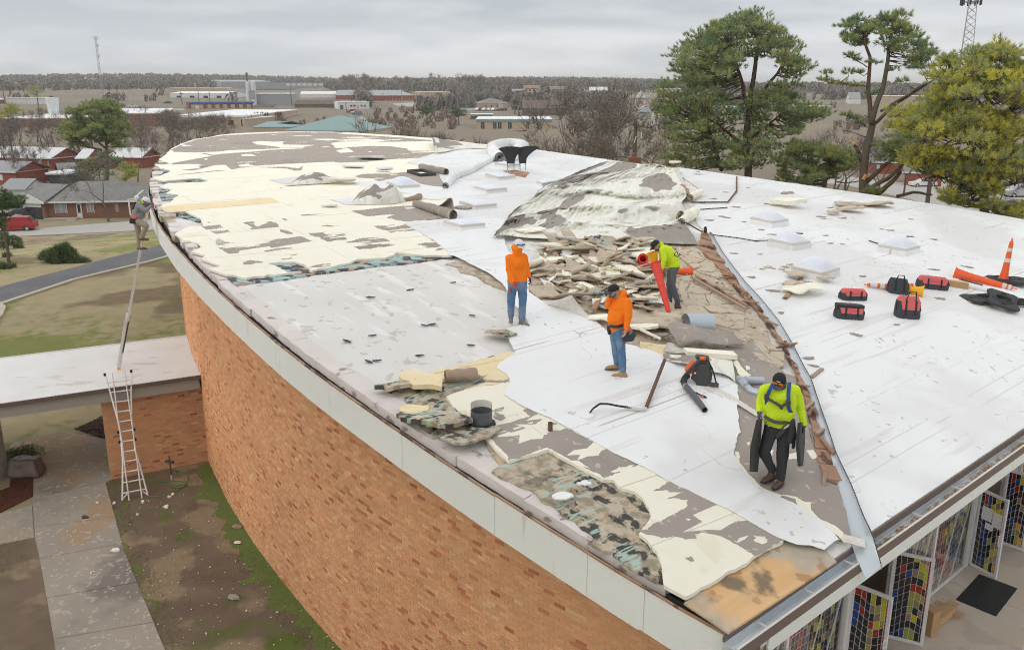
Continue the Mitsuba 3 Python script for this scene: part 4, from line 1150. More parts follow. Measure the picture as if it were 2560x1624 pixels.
def folded(rows,win,n=90,m=110,noise_h=.02,seed=0,fine=0.0,deg=3,hs=1.0):
    """A sheet through rows of (x, y, height) given in a zoom window of the photograph's roof."""
    a=np.array(rows,float)
    r,c=a.shape[:2]
    q=np.array(win(*[(p[0],p[1]) for p in a.reshape(-1,3)])).reshape(r,c,2)
    t0,t1=np.linspace(0,1,n),np.linspace(0,1,m)
    kx,ky=min(deg,r-1),min(deg,c-1)
    f=[RectBivariateSpline(np.linspace(0,1,r),np.linspace(0,1,c),z,kx=kx,ky=ky,s=0)(t0,t1) for z in (q[...,0],q[...,1],a[...,2])]
    g=np.stack([*np.meshgrid(t0*r,t1*c,indexing='ij'),np.zeros((n,m))],-1)
    h=hs*np.maximum(f[2],.0) +noise_h*(meshkit.fbm(g*2.5,4,seed) -.5) *2+fine*(.6*meshkit.noise(g*[2.5,7,1],seed+3) +.4*meshkit.noise(g*[3,16,1],seed+4) -.5)
    X=Rv(f[0],f[1],np.maximum(h,.012) +.1)
    i,j=np.meshgrid(np.arange(n-1),np.arange(m-1),indexing='ij')
    k=(i*m+j).ravel()
    fc=np.vstack([np.stack([k,k+1,k+m+1],1),np.stack([k,k+m+1,k+m],1)])
    uv=np.stack(np.meshgrid(t0,t1,indexing='ij')[::-1],-1).reshape(-1,2)
    return (X.reshape(-1,3),fc),uv

PILE=[[(1290,62,.02),(1420,66,.03),(1540,72,.05),(1700,92,.42),(1850,92,.5),(2000,126,.3),(2110,135,.25)],
        [(980,186,.02),(1200,172,.08),(1480,178,.2),(1690,112,.5),(1800,130,.2),(1980,140,.25),(2120,150,.3)],
        [(820,250,.1),(1010,212,.6),(1250,195,.65),(1500,182,.55),(1740,185,.2),(1950,190,.2),(2135,190,.3)],
        [(600,335,.4),(800,290,.6),(1050,290,.4),(1300,282,.2),(1600,262,.12),(1900,268,.15),(2155,255,.3)],
        [(505,392,.72),(690,350,.75),(900,358,.3),(1200,345,.15),(1550,335,.15),(1900,332,.2),(2175,320,.35)],
        [(420,480,.4),(600,425,.5),(850,402,.5),(1150,385,.5),(1500,430,.45),(1900,425,.55),(2195,400,.5)],
        [(335,545,.3),(500,522,.15),(800,480,.15),(1100,455,.1),(1500,500,.02),(1900,510,.08),(2205,465,.35)],
        [(280,592,.55),(420,605,.15),(700,585,.12),(1000,552,.62),(1300,548,.7),(1700,560,.6),(2160,520,.5)],
        [(180,690,.2),(370,655,.38),(700,625,.12),(900,640,.2),(1250,645,.35),(1690,592,.85),(2160,570,.55)],
        [(140,728,.4),(300,705,.35),(600,700,.06),(850,745,.05),(1200,762,.05),(1700,770,.08),(2210,690,.35)],
        [(70,810,.1),(250,790,.05),(500,800,.05),(840,760,.4),(1200,782,.28),(1700,800,.15),(2170,770,.2)],
        [(0,885,.28),(150,850,.25),(400,850,.03),(800,858,.06),(1200,862,.06),(1700,850,.1),(2230,840,.1)],
        [(-30,930,.12),(100,915,.25),(350,945,.04),(800,960,.03),(1250,960,.05),(1800,1000,.05),(2340,1020,.04)]]
(pm,puv) =folded(PILE,N2,170,260,.03,4,.10,2,.46)
solo('torn_membrane',pm,'m_sheetback','large crumpled heap of torn white and brown membrane in the middle of the roof','membrane',smooth=True,uv=puv*[1.6,2.2])
SHEETS=[
    ([[(600,938,.35),(640,942,.3),(700,955,.1),(850,975,.08),(1000,985,.1)],[(612,990,.25),(660,990,.15),(740,995,.05),(860,1000,.04),(1000,1003,.06)],[(622,1040,.12),(690,1035,.08),(780,1020,.03),(880,1015,.03),(1000,1016,.03)]],B,'m_sheetback','pale grey sheet folded over the far roof edge',{}),
    ([[(520,235,.03),(620,200,.22),(700,190,.32),(790,205,.28),(860,240,.2),(1000,245,.2),(1170,255,.2)],[(430,300,.02),(600,250,.2),(720,230,.28),(800,240,.26),(900,265,.24),(1020,272,.24),(1180,275,.22)],[(340,352,.02),(530,340,.03),(700,330,.03),(800,325,.04),(900,318,.04),(1030,308,.04),(1170,298,.04)]],N3,'m_sheetback','long rolled grey sheet with a hump lying on the cream boards',{}),
    ([[(1210,440,.1),(1350,345,.5),(1420,335,.55),(1500,390,.35),(1600,325,.62),(1660,375,.42),(1730,450,.2)],[(1150,520,.05),(1280,440,.3),(1400,400,.42),(1500,420,.4),(1630,400,.45),(1700,440,.3),(1750,500,.1)],[(1095,578,.01),(1240,575,.02),(1370,574,.02),(1500,570,.02),(1640,560,.03),(1720,545,.02),(1770,540,.01)]],N3,'m_sheetback','bunched grey sheet standing up beside the cloudy skylight',{}),
    ([[(2190,580,.3),(2260,510,.55),(2310,500,.6),(2330,580,.45)],[(2050,600,.12),(2180,600,.2),(2290,590,.3),(2340,660,.25)],[(1900,600,.03),(2080,660,.03),(2220,700,.03),(2335,720,.03)]],N3,'m_facer','brown backed sheet curling up behind a brown roll',{}),
    ([[(150,283,.01),(300,262,.01),(420,250,.02),(530,240,.04)],[(230,300,.01),(340,290,.01),(450,290,.03),(520,290,.06)],[(300,325,.01),(350,322,.01),(430,322,.02),(500,325,.02)]],N3,'m_membrane','small white sheet lying at the left of the long grey roll',{}),
    ([[(880,515,.0),(1000,498,.01),(1100,488,.02),(1190,480,.04)],[(980,545,.01),(1060,535,.02),(1120,530,.03),(1170,530,.05)],[(1070,578,.01),(1090,575,.01),(1105,572,.01),(1130,570,.01)]],N3,'m_membrane','small white sheet lying left of the bunched grey sheet',{}),
    ([[(1350,575,.02),(1460,570,.25),(1540,542,.42),(1560,548,.42),(1600,600,.2)],[(1380,600,.02),(1480,595,.2),(1545,580,.3),(1590,610,.2),(1650,660,.06)],[(1400,608,.01),(1480,632,.02),(1560,658,.02),(1620,680,.02),(1690,706,.02)]],E,'m_beigesheet','turned up corner of white sheet with rust stains beside the rubble',{}),
    ([[(420,140,.28),(560,145,.3),(760,195,.32),(900,225,.25),(1060,250,.22),(1250,215,.3)],[(385,215,.3),(560,245,.3),(760,285,.3),(950,300,.2),(1100,320,.2),(1300,310,.22)],[(470,360,.22),(620,370,.25),(800,375,.25),(950,405,.15),(1150,435,.12),(1400,420,.12)],[(545,485,.08),(640,470,.08),(760,450,.1),(900,420,.12),(1150,440,.06),(1420,440,.05)]],N8,'m_facer','curved brown backed membrane lying above the leaf blower',{}),
    ([[(320,560,.05),(500,580,.08),(700,585,.08),(900,600,.08),(1100,610,.06),(1250,640,.05)],[(330,630,.06),(480,640,.1),(680,660,.14),(900,690,.1),(1100,720,.08),(1280,760,.05)],[(335,650,.02),(500,690,.06),(640,700,.12),(900,790,.1),(1160,850,.08),(1300,970,.03)]],N8,'m_sheetback','wavy grey sheet hanging behind the leaf blower',{}),
    ([[(380,410,.2),(480,430,.1),(610,480,.05)],[(340,480,.15),(450,510,.08),(600,530,.04)],[(320,560,.02),(450,565,.02),(605,560,.02)]],N8,'m_beigesheet','pale grey torn sheet under the brown membrane edge',{}),
    ([[(0,400,.1),(150,420,.1),(300,440,.08),(400,420,.1)],[(0,460,.05),(150,480,.04),(300,520,.05),(380,530,.05)],[(0,492,.01),(120,512,.01),(250,560,.01),(310,590,.01)]],N8,'m_yellow','tan kraft paper torn along the edge of the white sheet',{}),
    ([[(870,1030,.03),(1000,1020,.03),(1250,1130,.03),(1500,1290,.04),(1640,1350,.05)],[(1000,1110,.02),(1130,1160,.02),(1300,1240,.02),(1480,1350,.02),(1590,1420,.02)]],N8,'m_beigesheet','narrow white membrane strip lying at the edge of the grey walkway',{}),
    ([[(1260,640,.02),(1320,650,.06),(1400,760,.06),(1520,860,.05)],[(1290,740,.02),(1320,780,.03),(1350,850,.03),(1440,890,.02)]],N8,'m_cream','cream torn facing lying left of the bent grey pipes',{}),
    ([[(690,1210,.35),(760,1060,.4),(880,1040,.45),(900,1050,.4)],[(700,1240,.15),(800,1160,.15),(920,1120,.1),(1000,1110,.02)]],N8,'m_beigesheet','narrow white strip of membrane',{}) if False else None,
]
for i,e in enumerate(x for x in SHEETS if x):
    rows,win,mt,lb,kw=e
    (m_,uv_) =folded(rows,win,26,40,.012,i+20,.0,2)
    solo('loose_sheet',m_,mt,lb,'membrane',smooth=True,uv=uv_)

def rolled(pts,win,rad,mt,lb,cat_='membrane roll',squash=1.0,n=10,h0=.1):
    p=np.array([R(*q,h0+r*.9) for q,r in zip(win(*pts),np.broadcast_to(rad,(len(pts),)))])
    t=np.linspace(0,1,len(p)); tt=np.linspace(0,1,26)
    pp=np.stack([np.interp(tt,t,p[:,k]) for k in range(3)],1)
    rr=np.interp(tt,t,np.broadcast_to(rad,(len(pts),))) *(1+.08*np.sin(tt*17))
    m=tube(pp,rr,n,caps=False)
    m2=tube(pp,rr*.55,n,caps=False)
    return solo('membrane_roll',cat(m,(m2[0],m2[1][:,::-1])),mt,lb,cat_,smooth=True)

rolled([(692,1268),(740,1205),(860,1165),(960,1110),(1030,1070),(1062,1030)],B,(.13,.16,.13,.12,.15,.22),'m_membrane','white rolled membrane edge curving up to the folded white loop')
rolled([(1062,1075),(1020,1030),(1010,1000),(1060,982),(1130,975),(1195,978),(1222,1000),(1185,1035),(1120,1080)],B,(.25,.28,.30,.26,.26,.28,.34,.34,.25),'m_membrane','puffy white membrane folded into a loop at the far roof edge')
rolled([(1880,562),(2080,618),(2330,698)],N3,(.12,.15,.17),'m_facer','tight brown membrane roll lying next to the near left skylight')
rolled([(1945,125),(2080,152),(2245,188)],N3,(.13,.14,.15),'m_facer','brown roll under the edge of the far white sheet')
rolled([(1730,520),(1850,500),(1940,475)],N3,(.06,.08,.12),'m_tanroll','short tan roll at the right of the bunched grey sheet')
rolled([(1840,620),(1980,650),(2130,700)],N2,(.22,.25,.22),'m_beigesheet','thick pale roll sticking out of the crumpled heap on its right')
rolled([(820,418),(850,425),(890,435)],N6,(.09,.08,.06),'m_beigesheet','small white curl on the cream boards')
rolled([(2250,480),(2300,450),(2380,410)],N2,(.12,.14,.10),'m_cream','cream torn roll right of the crumpled heap')
rolled([(2150,760),(2230,690),(2320,640)],N2,(.12,.2,.16),'m_cream','cream torn bundle at the right end of the crumpled heap')
rolled([(2150,350),(2200,410),(2225,470)],N2,(.10,.12,.10),'m_rotwood','dark brown scrap at the right edge of the crumpled heap')
rolled([(800,270),(950,262),(1165,250)],N7,(.10,.11,.12),'m_tanroll','brown paper roll lying on the yellow board')

# ---- skylights
def skylight(win,L_,F_,R_,label,bulge=.16,hgt=.26):
    q=win(L_,F_,R_)
    a,b,c=(R(*k,hgt) for k in q)
    ctr=(a+c) /2
    d=2*ctr-b
    cs=np.array([a,b,c,d])
    key=thing('skylight',label,'skylight','domed skylights on the roof')
    base=cs.copy(); base[:,2] =roofz(base[:,0],base[:,1]) +.0
    base=ctr*[1,1,0] +(base-ctr*[1,1,0]) *[1.10,1.10,1]
    up_=cs-[0,0,.07]
    def ringm(A_,B_):
        v=np.vstack([A_,B_]); i=np.arange(4); j=(i+1) % 4
        return v,np.vstack([np.stack([i,j,j+4],1),np.stack([i,j+4,i+4],1)])
    part(key,'curb',cat(ringm(base,ctr+(up_-ctr) *[1.03,1.03,1])),'m_membrane')
    o1,o2=ctr+(cs-ctr) *[1.04,1.04,1] -[0,0,.07],ctr+(cs-ctr) *[1.04,1.04,1]
    in_=ctr+(cs-ctr) *[.93,.93,1] +[0,0,.012]
    part(key,'frame',cat(ringm(o1,o2),ringm(o2,in_)),'m_curbmetal')
    n=13
    g=np.linspace(0,1,n)
    s,t=np.meshgrid(g,g,indexing='ij')
    k=[(1-s) *(1-t),s*(1-t),s*t,(1-s) *t]
    X=sum(kk[...,None] *p for kk,p in zip(k,in_))
    X[...,2] += bulge*np.sqrt(np.maximum(0,np.sin(np.pi*s) *np.sin(np.pi*t)))
    i,j=np.meshgrid(np.arange(n-1),np.arange(n-1),indexing='ij')
    m=(i*n+j).ravel()
    part(key,'dome',(X.reshape(-1,3),np.vstack([np.stack([m,m+n,m+n+1],1),np.stack([m,m+n+1,m+1],1)])),'m_skyglass',smooth=True)

skylight(N1,(352,1300),(600,1368),(945,1338),'flat skylight nearest the two piled sheets left of the orange hooded workers',.06)
skylight(N1,(585,1015),(805,1080),(1118,1050),'second skylight up from the brown roll in the left row',.08)
skylight(N1,(793,798),(985,845),(1270,820),'third skylight up in the left row, beside a pale lapped sheet',.07)
skylight(N1,(965,610),(1155,660),(1395,635),'fourth skylight up, touching the dark board with black scoops',.06)
skylight(N1,(1100,452),(1290,480),(1470,465),'farthest skylight of the left row, behind the black scoops',.06)
skylight(N1,(1712,718),(1800,752),(2020,715),'skylight half hidden by the left edge of the crumpled heap',.06)
skylight(N3,(1545,305),(1690,352),(1930,338),'cloudy domed skylight behind the bunched grey sheet',.24,.22)
skylight(P8,(855,878),(1105,932),(1298,902),'uppermost skylight of the right roof half, below the cream debris lump',.24)
skylight(P8,(1070,1138),(1355,1197),(1563,1168),'skylight with black cables at its left corner',.24)
skylight(F,(1357,195),(1540,226),(1635,203),'skylight nearest the standing traffic cone',.26)
skylight(F,(765,342),(965,387),(1086,352),'skylight with broken slabs piled at its left side',.28)

# ---- pieces of slab, wood, foam
def chunk(c,r,h,seed,n=7,tilt=.12,stretch=1.0,ang=0):
    g=np.random.default_rng(seed)
    t=np.sort(g.random(n)) *.55*2*np.pi/n+np.arange(n) *2*np.pi/n
    rr=r*g.uniform(.65,1.1,n)
    o=np.c_[np.cos(t) *rr*stretch,np.sin(t) *rr]
    ca,sa=math.cos(ang),math.sin(ang)
    o=o @ np.array([[ca,sa],[-sa,ca]])
    top=np.c_[o*.94,np.full(n,h/2) +g.uniform(-.1,.1,n) *h]
    bot=np.c_[o,np.full(n,-h/2)]
    v=np.vstack([top,bot,[[0,0,h/2]],[[0,0,-h/2]]])
    i=np.arange(n); j=(i+1) % n
    f=np.vstack([np.stack([i,i+n,j],1),np.stack([j,i+n,j+n],1),np.stack([i,j,i*0+2*n],1),np.stack([j+n,i+n,i*0+2*n+1],1)])
    ax,ay=g.normal(0,tilt,2)
    M=trimesh.transformations.euler_matrix(ax,ay,0)[:3,:3]
    return v @ M.T+np.asarray(c,float),f

RUBC=rpoly(N4((60,640),(0,300),(150,100),(300,20),(700,30),(1250,60),(1250,300),(1300,560),(1420,800),(1050,900),(760,760),(450,720)),.05)
rs=np.random.default_rng(99)
x0,y0,x1,y1=RUB.bounds
small=[]
for i in range(2600):
    x,y=rs.uniform(x0,x1),rs.uniform(y0,y1)
    if not shapely.contains_xy(RUB,x,y):continue
    den=1.0 if shapely.contains_xy(RUBC,x,y) else .35
    if rs.random() >den:continue
    r=rs.uniform(.02,.07)
    small.append(chunk([x,y,float(roofz(x,y)) +.03+rs.uniform(.0,.04)],r,rs.uniform(.02,.05),i,5,.3))
stuffobj('rubble',cat(*small),'m_slab','loose tan rubble and crumbs between the broken slabs')
def shard(c,r,h,seed,tilt=.15,stretch=1.4,ang=0.0,n=9,jag=.45):
    """A flat piece with a torn outline."""
    b=rough(blob(0,0,r,seed,1,0,n,jag),.10*r,.25*r,1.6/r,seed)
    b=max(polys(affinity.scale(b,stretch,1,origin=(0,0))),key=lambda q:q.area)
    v,f=prism(b,-h/2,h/2)
    g_=np.random.default_rng(seed)
    v[:,2] += (meshkit.noise(np.c_[v[:,:2] /r*1.3,v[:,:1] *0],seed) -.5) *r*.22
    M=trimesh.transformations.euler_matrix(*g_.normal(0,tilt,2),ang)[:3,:3]
    return v @ M.T+np.asarray(c,float),f

LAB={'m_slab':('slab','broken tan slab piece in the rubble field behind the worker on the phone','slab fragments in the rubble field'),'m_cream':('foam_piece','torn cream foam board piece in the rubble field','foam pieces in the rubble field'),
       'm_tealtar':('board_fragment','board fragment with teal and black adhesive in the rubble field','adhesive stained fragments in the rubble field'),'m_facer':('facer_piece','brown grey facer scrap in the rubble field','facer scraps in the rubble field'),'m_membrane':('membrane_scrap','white membrane scrap in the rubble field','membrane scraps in the rubble field')}
n=0
x0,y0,x1,y1=RUBC.bounds
while n<380:
    x,y=rs.uniform(x0,x1),rs.uniform(y0,y1)
    if not shapely.contains_xy(RUBC,x,y):continue
    q=meshkit.fbm(np.array([[x*.5,y*.5,0]]),2,5)[0]
    if rs.random() >.25+1.3*(q-.3):continue
    m=rs.choice(['m_slab','m_cream','m_tealtar','m_facer','m_membrane'],p=[.66,.19,.06,.04,.05])
    r=rs.uniform(.08,.22) if rs.random() <.8 else rs.uniform(.22,.36)
    nm,lb,gr=LAB[m]
    lay=rs.uniform(.05,.20) if rs.random() <.7 else rs.uniform(.15,.32)
    solo(nm,shard([x,y,float(roofz(x,y)) +lay],r,rs.uniform(.025,.05) if m != 'm_membrane' else .010,500+n,.24,rs.uniform(1.0,2.8),rs.uniform(0,3.1),int(rs.integers(4,7)),.38),m,lb,'debris',gr)
    n += 1
# cracked slabs that still lie in place, in front of and right of the bending worker
CR=rpoly(N4((1640,420),(1760,400),(2337,780),(2337,1000),(2200,1000),(1700,860),(1300,860),(1080,900),(1090,820),(1420,800),(1500,760),(1660,720),(1600,560)),.05)
CR=CR.union(rpoly(N8((1410,480),(1620,440),(1800,440),(1965,560),(1965,740),(1800,800),(1680,720),(1560,600)),.05)).union(rpoly(N4((1580,140),(1760,100),(1860,130),(1900,220),(2080,300),(2130,420),(2000,430),(1780,340),(1640,220)),.05))
rs=np.random.default_rng(31)
x0,y0,x1,y1=CR.bounds
pts=np.c_[rs.uniform(x0-1,x1+1,150),rs.uniform(y0-1,y1+1,150)]
vor=shapely.voronoi_polygons(shapely.MultiPoint(pts))
for i,c in enumerate(vor.geoms):
    for q in polys(rough(c.buffer(-.018),.05,.09,4,i).intersection(CR)):
        if q.area>.015:part(church,'cracked_slab',drape(q,.02+rs.uniform(0,.03),.045,.7,lift=(lambda a,b:lambda x,y:a*(x-q.centroid.x) +b*(y-q.centroid.y))(*rs.normal(0,.025,2))),'m_slab')
# single pieces one can point to
def plank(win,a,b,w,th,h,m,label,nm='plank',cat_='plank',group=None):
    p,q=R(*win(a)[0],h),R(*win(b)[0],h)
    d=q-p; x=d/2; yv=np.cross([0,0,1],d); yv /= np.linalg.norm(yv)
    return solo(nm,cbox((p+q) /2,x,yv*w/2,np.array([0,0,th/2]),.006),m,label,cat_,group)

plank(N4,(1745,412),(2360,770),.09,.05,.16,'m_tanroll','long grey brown plank lying right of the bending worker')
plank(N4,(1800,405),(2370,740),.08,.05,.12,'m_rotwood','second dark plank lying close along the long grey one')
plank(N4,(770,370),(1340,490),.07,.05,.22,'m_tanroll','long thin board across the slabs left of the cone stack')
plank(N4,(500,235),(690,310),.08,.05,.25,'m_cream','pale batten lying at the left in the rubble')
plank(N4,(648,780),(720,650),.12,.05,.18,'m_rotwood','orange brown brick shaped block left of the phone worker')
plank(N4,(560,225),(690,285),.14,.06,.25,'m_tanroll','short brown board among the slabs at the upper left')
plank(N4,(1170,1000),(1400,1110),.05,.05,.25,'m_cream','cream foam strip lying under the tan slab beside the phone worker')
plank(N8,(620,540),(1300,590),.30,.10,.20,'m_cream','thick cream foam board behind the leaf blower','foam_board','foam board')
plank(F,(895,1100),(970,1040),.085,.04,.05,'m_tanroll','short weathered board alone on the white right roof','plank')
plank(F,(715,560),(830,420),.12,.03,.06,'m_rotwood','dark reddish board under the foam sheet on the right roof')
for win,c,r,h,m,lb,seed in [(N4,(1290,900),.80,.07,'m_slab','largest tan slab, right of the phone worker',3),(N4,(1210,690),.42,.02,'m_membrane','round white scrap left of the cone tip',5),(N4,(270,110),.42,.09,'m_cream','cream foam block standing at the upper left of the rubble',6),
                                  (N4,(275,240),.38,.09,'m_cream','white faced foam block left of the loose battens',7),(N4,(620,395),.62,.09,'m_cream','long cream foam slab in the middle of the rubble',8),(N4,(300,350),.33,.07,'m_cream','ragged cream lump at the left rubble edge',9),
                                  (N4,(1090,170),.60,.06,'m_cream','wide cream foam sheet behind the red cone mouth',10),(N4,(450,380),.28,.05,'m_membrane','pointed white scrap in the rubble',11),(N4,(1520,885),.28,.05,'m_cream','small cream board with green edge at the cone tip',12),
                                  (N4,(770,160),.50,.06,'m_facer','long facer strip lying over the upper slabs',14),(N4,(1150,1000),.45,.08,'m_cream','cream foam slab under the big tan slab',13),(N4,(720,900),.28,.06,'m_cream','white foam corner at the edge of the white sheet',15),
                                  (N7,(560,375),.36,.12,'m_yellow','thick cream foam chunk with brown paper on the fibreboard',21),(N7,(640,800),.62,.10,'m_fiber','thick tan fibreboard slab with teal streaks near the edge',22),(N7,(185,440),.22,.10,'m_fiber','rounded tan fibreboard lump at the left corner of the patch',23),
                                  (N7,(1060,970),.42,.06,'m_fiber','torn tan fibreboard piece below the wide black pipe',24),(E,(1060,812),.26,.05,'m_fiber','small mossy board piece at the tip of the white sheet',25),(N7,(425,700),.26,.06,'m_yellow','crumpled yellow paper scrap on the fibreboard',26),(N7,(800,790),.30,.04,'m_yellow','pale flaky paper scrap left of the wide pipe',27),
                                  (F,(815,500),.50,.05,'m_cream','foam sheet with a tan slab on it, on the right roof',31),(F,(760,472),.24,.06,'m_slab','tan slab piece resting on the foam sheet',32),(F,(795,408),.26,.05,'m_slab','flat tan slab below the debris row at the skylight',33),(F,(990,432),.22,.06,'m_slab','tan slab at the right end of the debris row',34),
                                  (P8,(1280,730),.55,.22,'m_cream','cream debris lump with a reddish underside on the upper right roof',35),(P8,(1290,660),.22,.06,'m_facer','dark scrap on top of the cream lump',36),(Hh,(1490,495),.13,.03,'m_membrane','curled white scrap on the tar streaked fibreboard',37),(Hh,(1640,410),.08,.03,'m_membrane','small white scrap near the cream board edge',38),
                                  (N3,(860,605),.20,.07,'m_membrane','small curled white flap on the cream boards',39),(N3,(1140,140),.40,.10,'m_membrane','crumpled white scrap on the far cream boards',40),(N3,(1520,160),.30,.08,'m_membrane','small pale flap left of the dark curb',41),(P3,(450,1095),.6,.14,'m_beigesheet','pale crumpled sheet scrap on the far brown field',42),
                                  (N2,(260,880),.28,.06,'m_cream','cream lump at the left foot of the heap',43),(N2,(400,880),.38,.06,'m_cream','flat cream scrap at the foot of the heap',44),(N2,(2070,90),.3,.1,'m_cream','pointed cream scrap at the far end of the heap',45),(N8,(260,330),.20,.03,'m_facer','small facer triangle by the tan slab',46),(N1,(630,1130),.30,.05,'m_facer','brown scrap with cream edge by the second skylight',47),
                                  (P6,(90,1403),.28,.07,'m_slab','small stacked slab at the left of the far debris row',51),(P6,(160,1423),.34,.06,'m_slab','flat tan slab in the far debris row',52),(P6,(272,1416),.28,.08,'m_slab','tan block in the far debris row',53),(P6,(450,1410),.60,.06,'m_slab','wide tan slab in the far debris row',54),(P6,(550,1415),.38,.06,'m_slab','tan slab at the right of the far debris row',55),(P6,(200,1465),.42,.09,'m_slab','thick tan slab below the far debris row',56),(P6,(15,1495),.28,.06,'m_slab','tan slab alone left of the debris row',57)]:
    p=R(*win(c)[0],.1)
    solo('debris',shard([p[0],p[1],float(roofz(p[0],p[1])) +(.30 if seed == 36 else .13) +h/2],r*.85,h*.7,900+seed,.05,1.35,rs.uniform(-.4,.6),11,.3),m,lb,'debris')
for win,cs,nm,gr,m in [(F,[(600,352),(640,358),(560,360),(690,365),(720,380),(765,385),(860,400),(905,405),(945,412),(705,345),(745,330),(820,385),(930,420)],'slab fragment in the row of debris beside the right skylight','slab fragments beside the right skylight','m_slab'),
                           (P8,[(820,528),(1048,720),(672,758),(392,660),(562,885),(498,872),(345,918),(780,938),(968,1033),(1085,1090),(1055,972),(1220,990),(910,1172),(560,583),(224,366),(1690,878),(1736,900),(1940,892),(1855,828),(1792,766),(220,335),(270,712)],'small dark scrap scattered on the upper right roof','dark scraps on the right roof','m_facer'),
                           (F,[(478,417),(545,262),(685,662),(1015,187),(1110,193),(1380,90),(1430,98),(1570,140),(1725,158),(1580,22),(1730,365),(1190,810),(1475,742),(905,1020),(870,970),(640,510),(610,508),(1760,560),(988,135),(365,255),(850,450),(1950,345),(1240,410)],'small dark scrap scattered on the lower right roof','dark scraps on the lower right roof','m_facer'),
                           (E,[(450,503),(180,553),(548,745),(870,677),(195,815),(20,852),(750,453),(600,738),(175,995),(230,985),(520,950),(860,880),(1690,782),(1375,663),(740,1040),(1000,965)],'small dark clip lying on the bare pale deck','dark clips on the bare deck','m_dark')]:
    rs=np.random.default_rng(len(cs))
    for i,c in enumerate(cs):
        p=R(*win(c)[0],.03)
        dk=.035 if m == 'm_dark' else .0
        solo('scrap',shard([p[0],p[1],float(roofz(p[0],p[1])) +.035],rs.uniform(.05,.10) if m != 'm_dark' else .028,.02,3000+i+len(cs) *50,.08,rs.uniform(1.2,2.4) if m != 'm_dark' else 3.2,rs.uniform(-.6,.6),7),m,nm,'scrap',gr)

# ---- pipes, conduit, cables
def pipe(win,pts,rad,h,m,name,label,cat_='pipe',n=8):
    p=np.array([R(*q,hh) for q,hh in zip(win(*pts),np.broadcast_to(h,(len(pts),)))])
    return solo(name,tube(p,rad,n),m,label,cat_,smooth=40)

pipe(N8,[(335,655),(90,1285)],.035,(.35,.16),'m_barkred','conduit','dark rusty conduit leaning from the sheet edge to the white roof')
pipe(E,[(2062,1312),(2030,1318),(1975,1312),(1935,1306)],.035,.16,'m_curbmetal','conduit_elbow','pale elbow fitting at the foot of the rusty conduit','conduit')
p=np.array([R(*q,h) for q,h in zip(E((1960,1310),(1880,1300),(1800,1284),(1745,1284),(1700,1315),(1668,1358)),(.16,.20,.26,.27,.2,.1))])
solo('cable',cat(*[tube(p+np.array([[.0,.02*k,.015*(k % 2)]]) ,.009,5) for k in (-1,0,1)]),'m_black','bundle of black cables running from the conduit to the roof drain','cable')
p=R(*E((1650,1375))[0],.1)
solo('roof_drain',cat(cone([p[0],p[1],p[2] -.03],[p[0],p[1],p[2] +.05],.14,.13,20)),'m_membrane','low round white drain cap at the end of the black cables','drain')
p=R(*N7((1222,830))[0],.1)
key=thing('vent_pipe','wide open black tarred pipe stub among the torn boards','pipe')
part(key,'shell',lathe([(.175,-.06),(.178,.24),(.166,.24),(.164,-.05)],28,p),'m_pipegrey',smooth=50)
part(key,'back_band',(lambda v,f:(v,f))(*(lambda m:(m[0],m[1][[i for i,t in enumerate(m[1]) if m[0][t][:,1].mean() >p[1] +.02]]))(lathe([(.176,.22),(.176,.36),(.170,.36),(.170,.22)],28,p))),'m_beigesheet')
part(key,'tar_skirt',cat(*[chunk([p[0] +.185*math.cos(a),p[1] +.185*math.sin(a),p[2] +.0],.05,.07,int(a*50),6,.5) for a in np.linspace(0,6.2,17)]),'m_black')
p=R(*N7((2017,905))[0],.1)
solo('pipe_stub',lathe([(.06,-.02),(.042,0),(.042,.14),(.033,.14),(.033,.0)],14,p),'m_barkred','small rusty pipe stub on the grey facer','pipe',smooth=40)
pipe(P8,[(683,395),(682,565),(575,700),(140,702)],.03,.08,'m_barkred','gas_pipe','thin dark pipe bent across the upper right roof to its edge')
pipe(P8,[(570,765),(190,790)],.018,.06,'m_black','cable','thin dark rod below the bent roof pipe','cable')
pipe(P8,[(380,1090),(700,1130),(900,1165),(1075,1158)],.015,.06,'m_black','cable','black cable running to the skylight from the flashing top','cable')
pipe(P8,[(1330,1082),(1400,1073),(1480,1080)],.02,.3,'m_black','cable','short black hose behind the cabled skylight','cable')
pipe(F,[(1290,168),(1352,188)],.02,.08,'m_black','cable','short black rod at the corner of the skylight by the cone','cable')
pipe(P8,[(305,1010),(308,1060)],.05,(.45,.1),'m_black','vent_stub','short black post at the top end of the flashing')
pipe(N2,[(2140,780),(2200,770),(2300,830),(2400,885)],.02,(.3,.35,.2,.1),'m_black','cable','black cable hanging out of the right end of the heap','cable')
pipe(M7,[(0,735),(80,770),(300,840)],.035,.06,'m_alu','pole','bright metal pole end behind the tool bag and carton')
pipe(M7,[(720,945),(960,1000),(1300,1095),(1667,1190)],.055,.07,'m_alu','pole','long grey plastic tube running behind the black bases')
pipe(M7,[(540,815),(950,920)],.02,.05,'m_dark','pole','thin dark rod under the lying cone','rod')
# bent grey downpipes beside the foreground worker
pipe(M8,[(1400,680),(1560,690),(1720,690)],.075,(.22,.18,.14),'m_galv','downpipe','short bent grey downpipe on top, beside the foreground worker','downpipe',10)
pipe(M8,[(1290,690),(1400,790),(1500,890),(1640,930)],.075,.12,'m_galv','downpipe','longer crushed grey downpipe under the short one','downpipe',10)
pipe(M8,[(1240,640),(1340,660),(1420,780)],.05,.18,'m_galv','downpipe','torn end of grey downpipe beside the cream facing','downpipe',8)
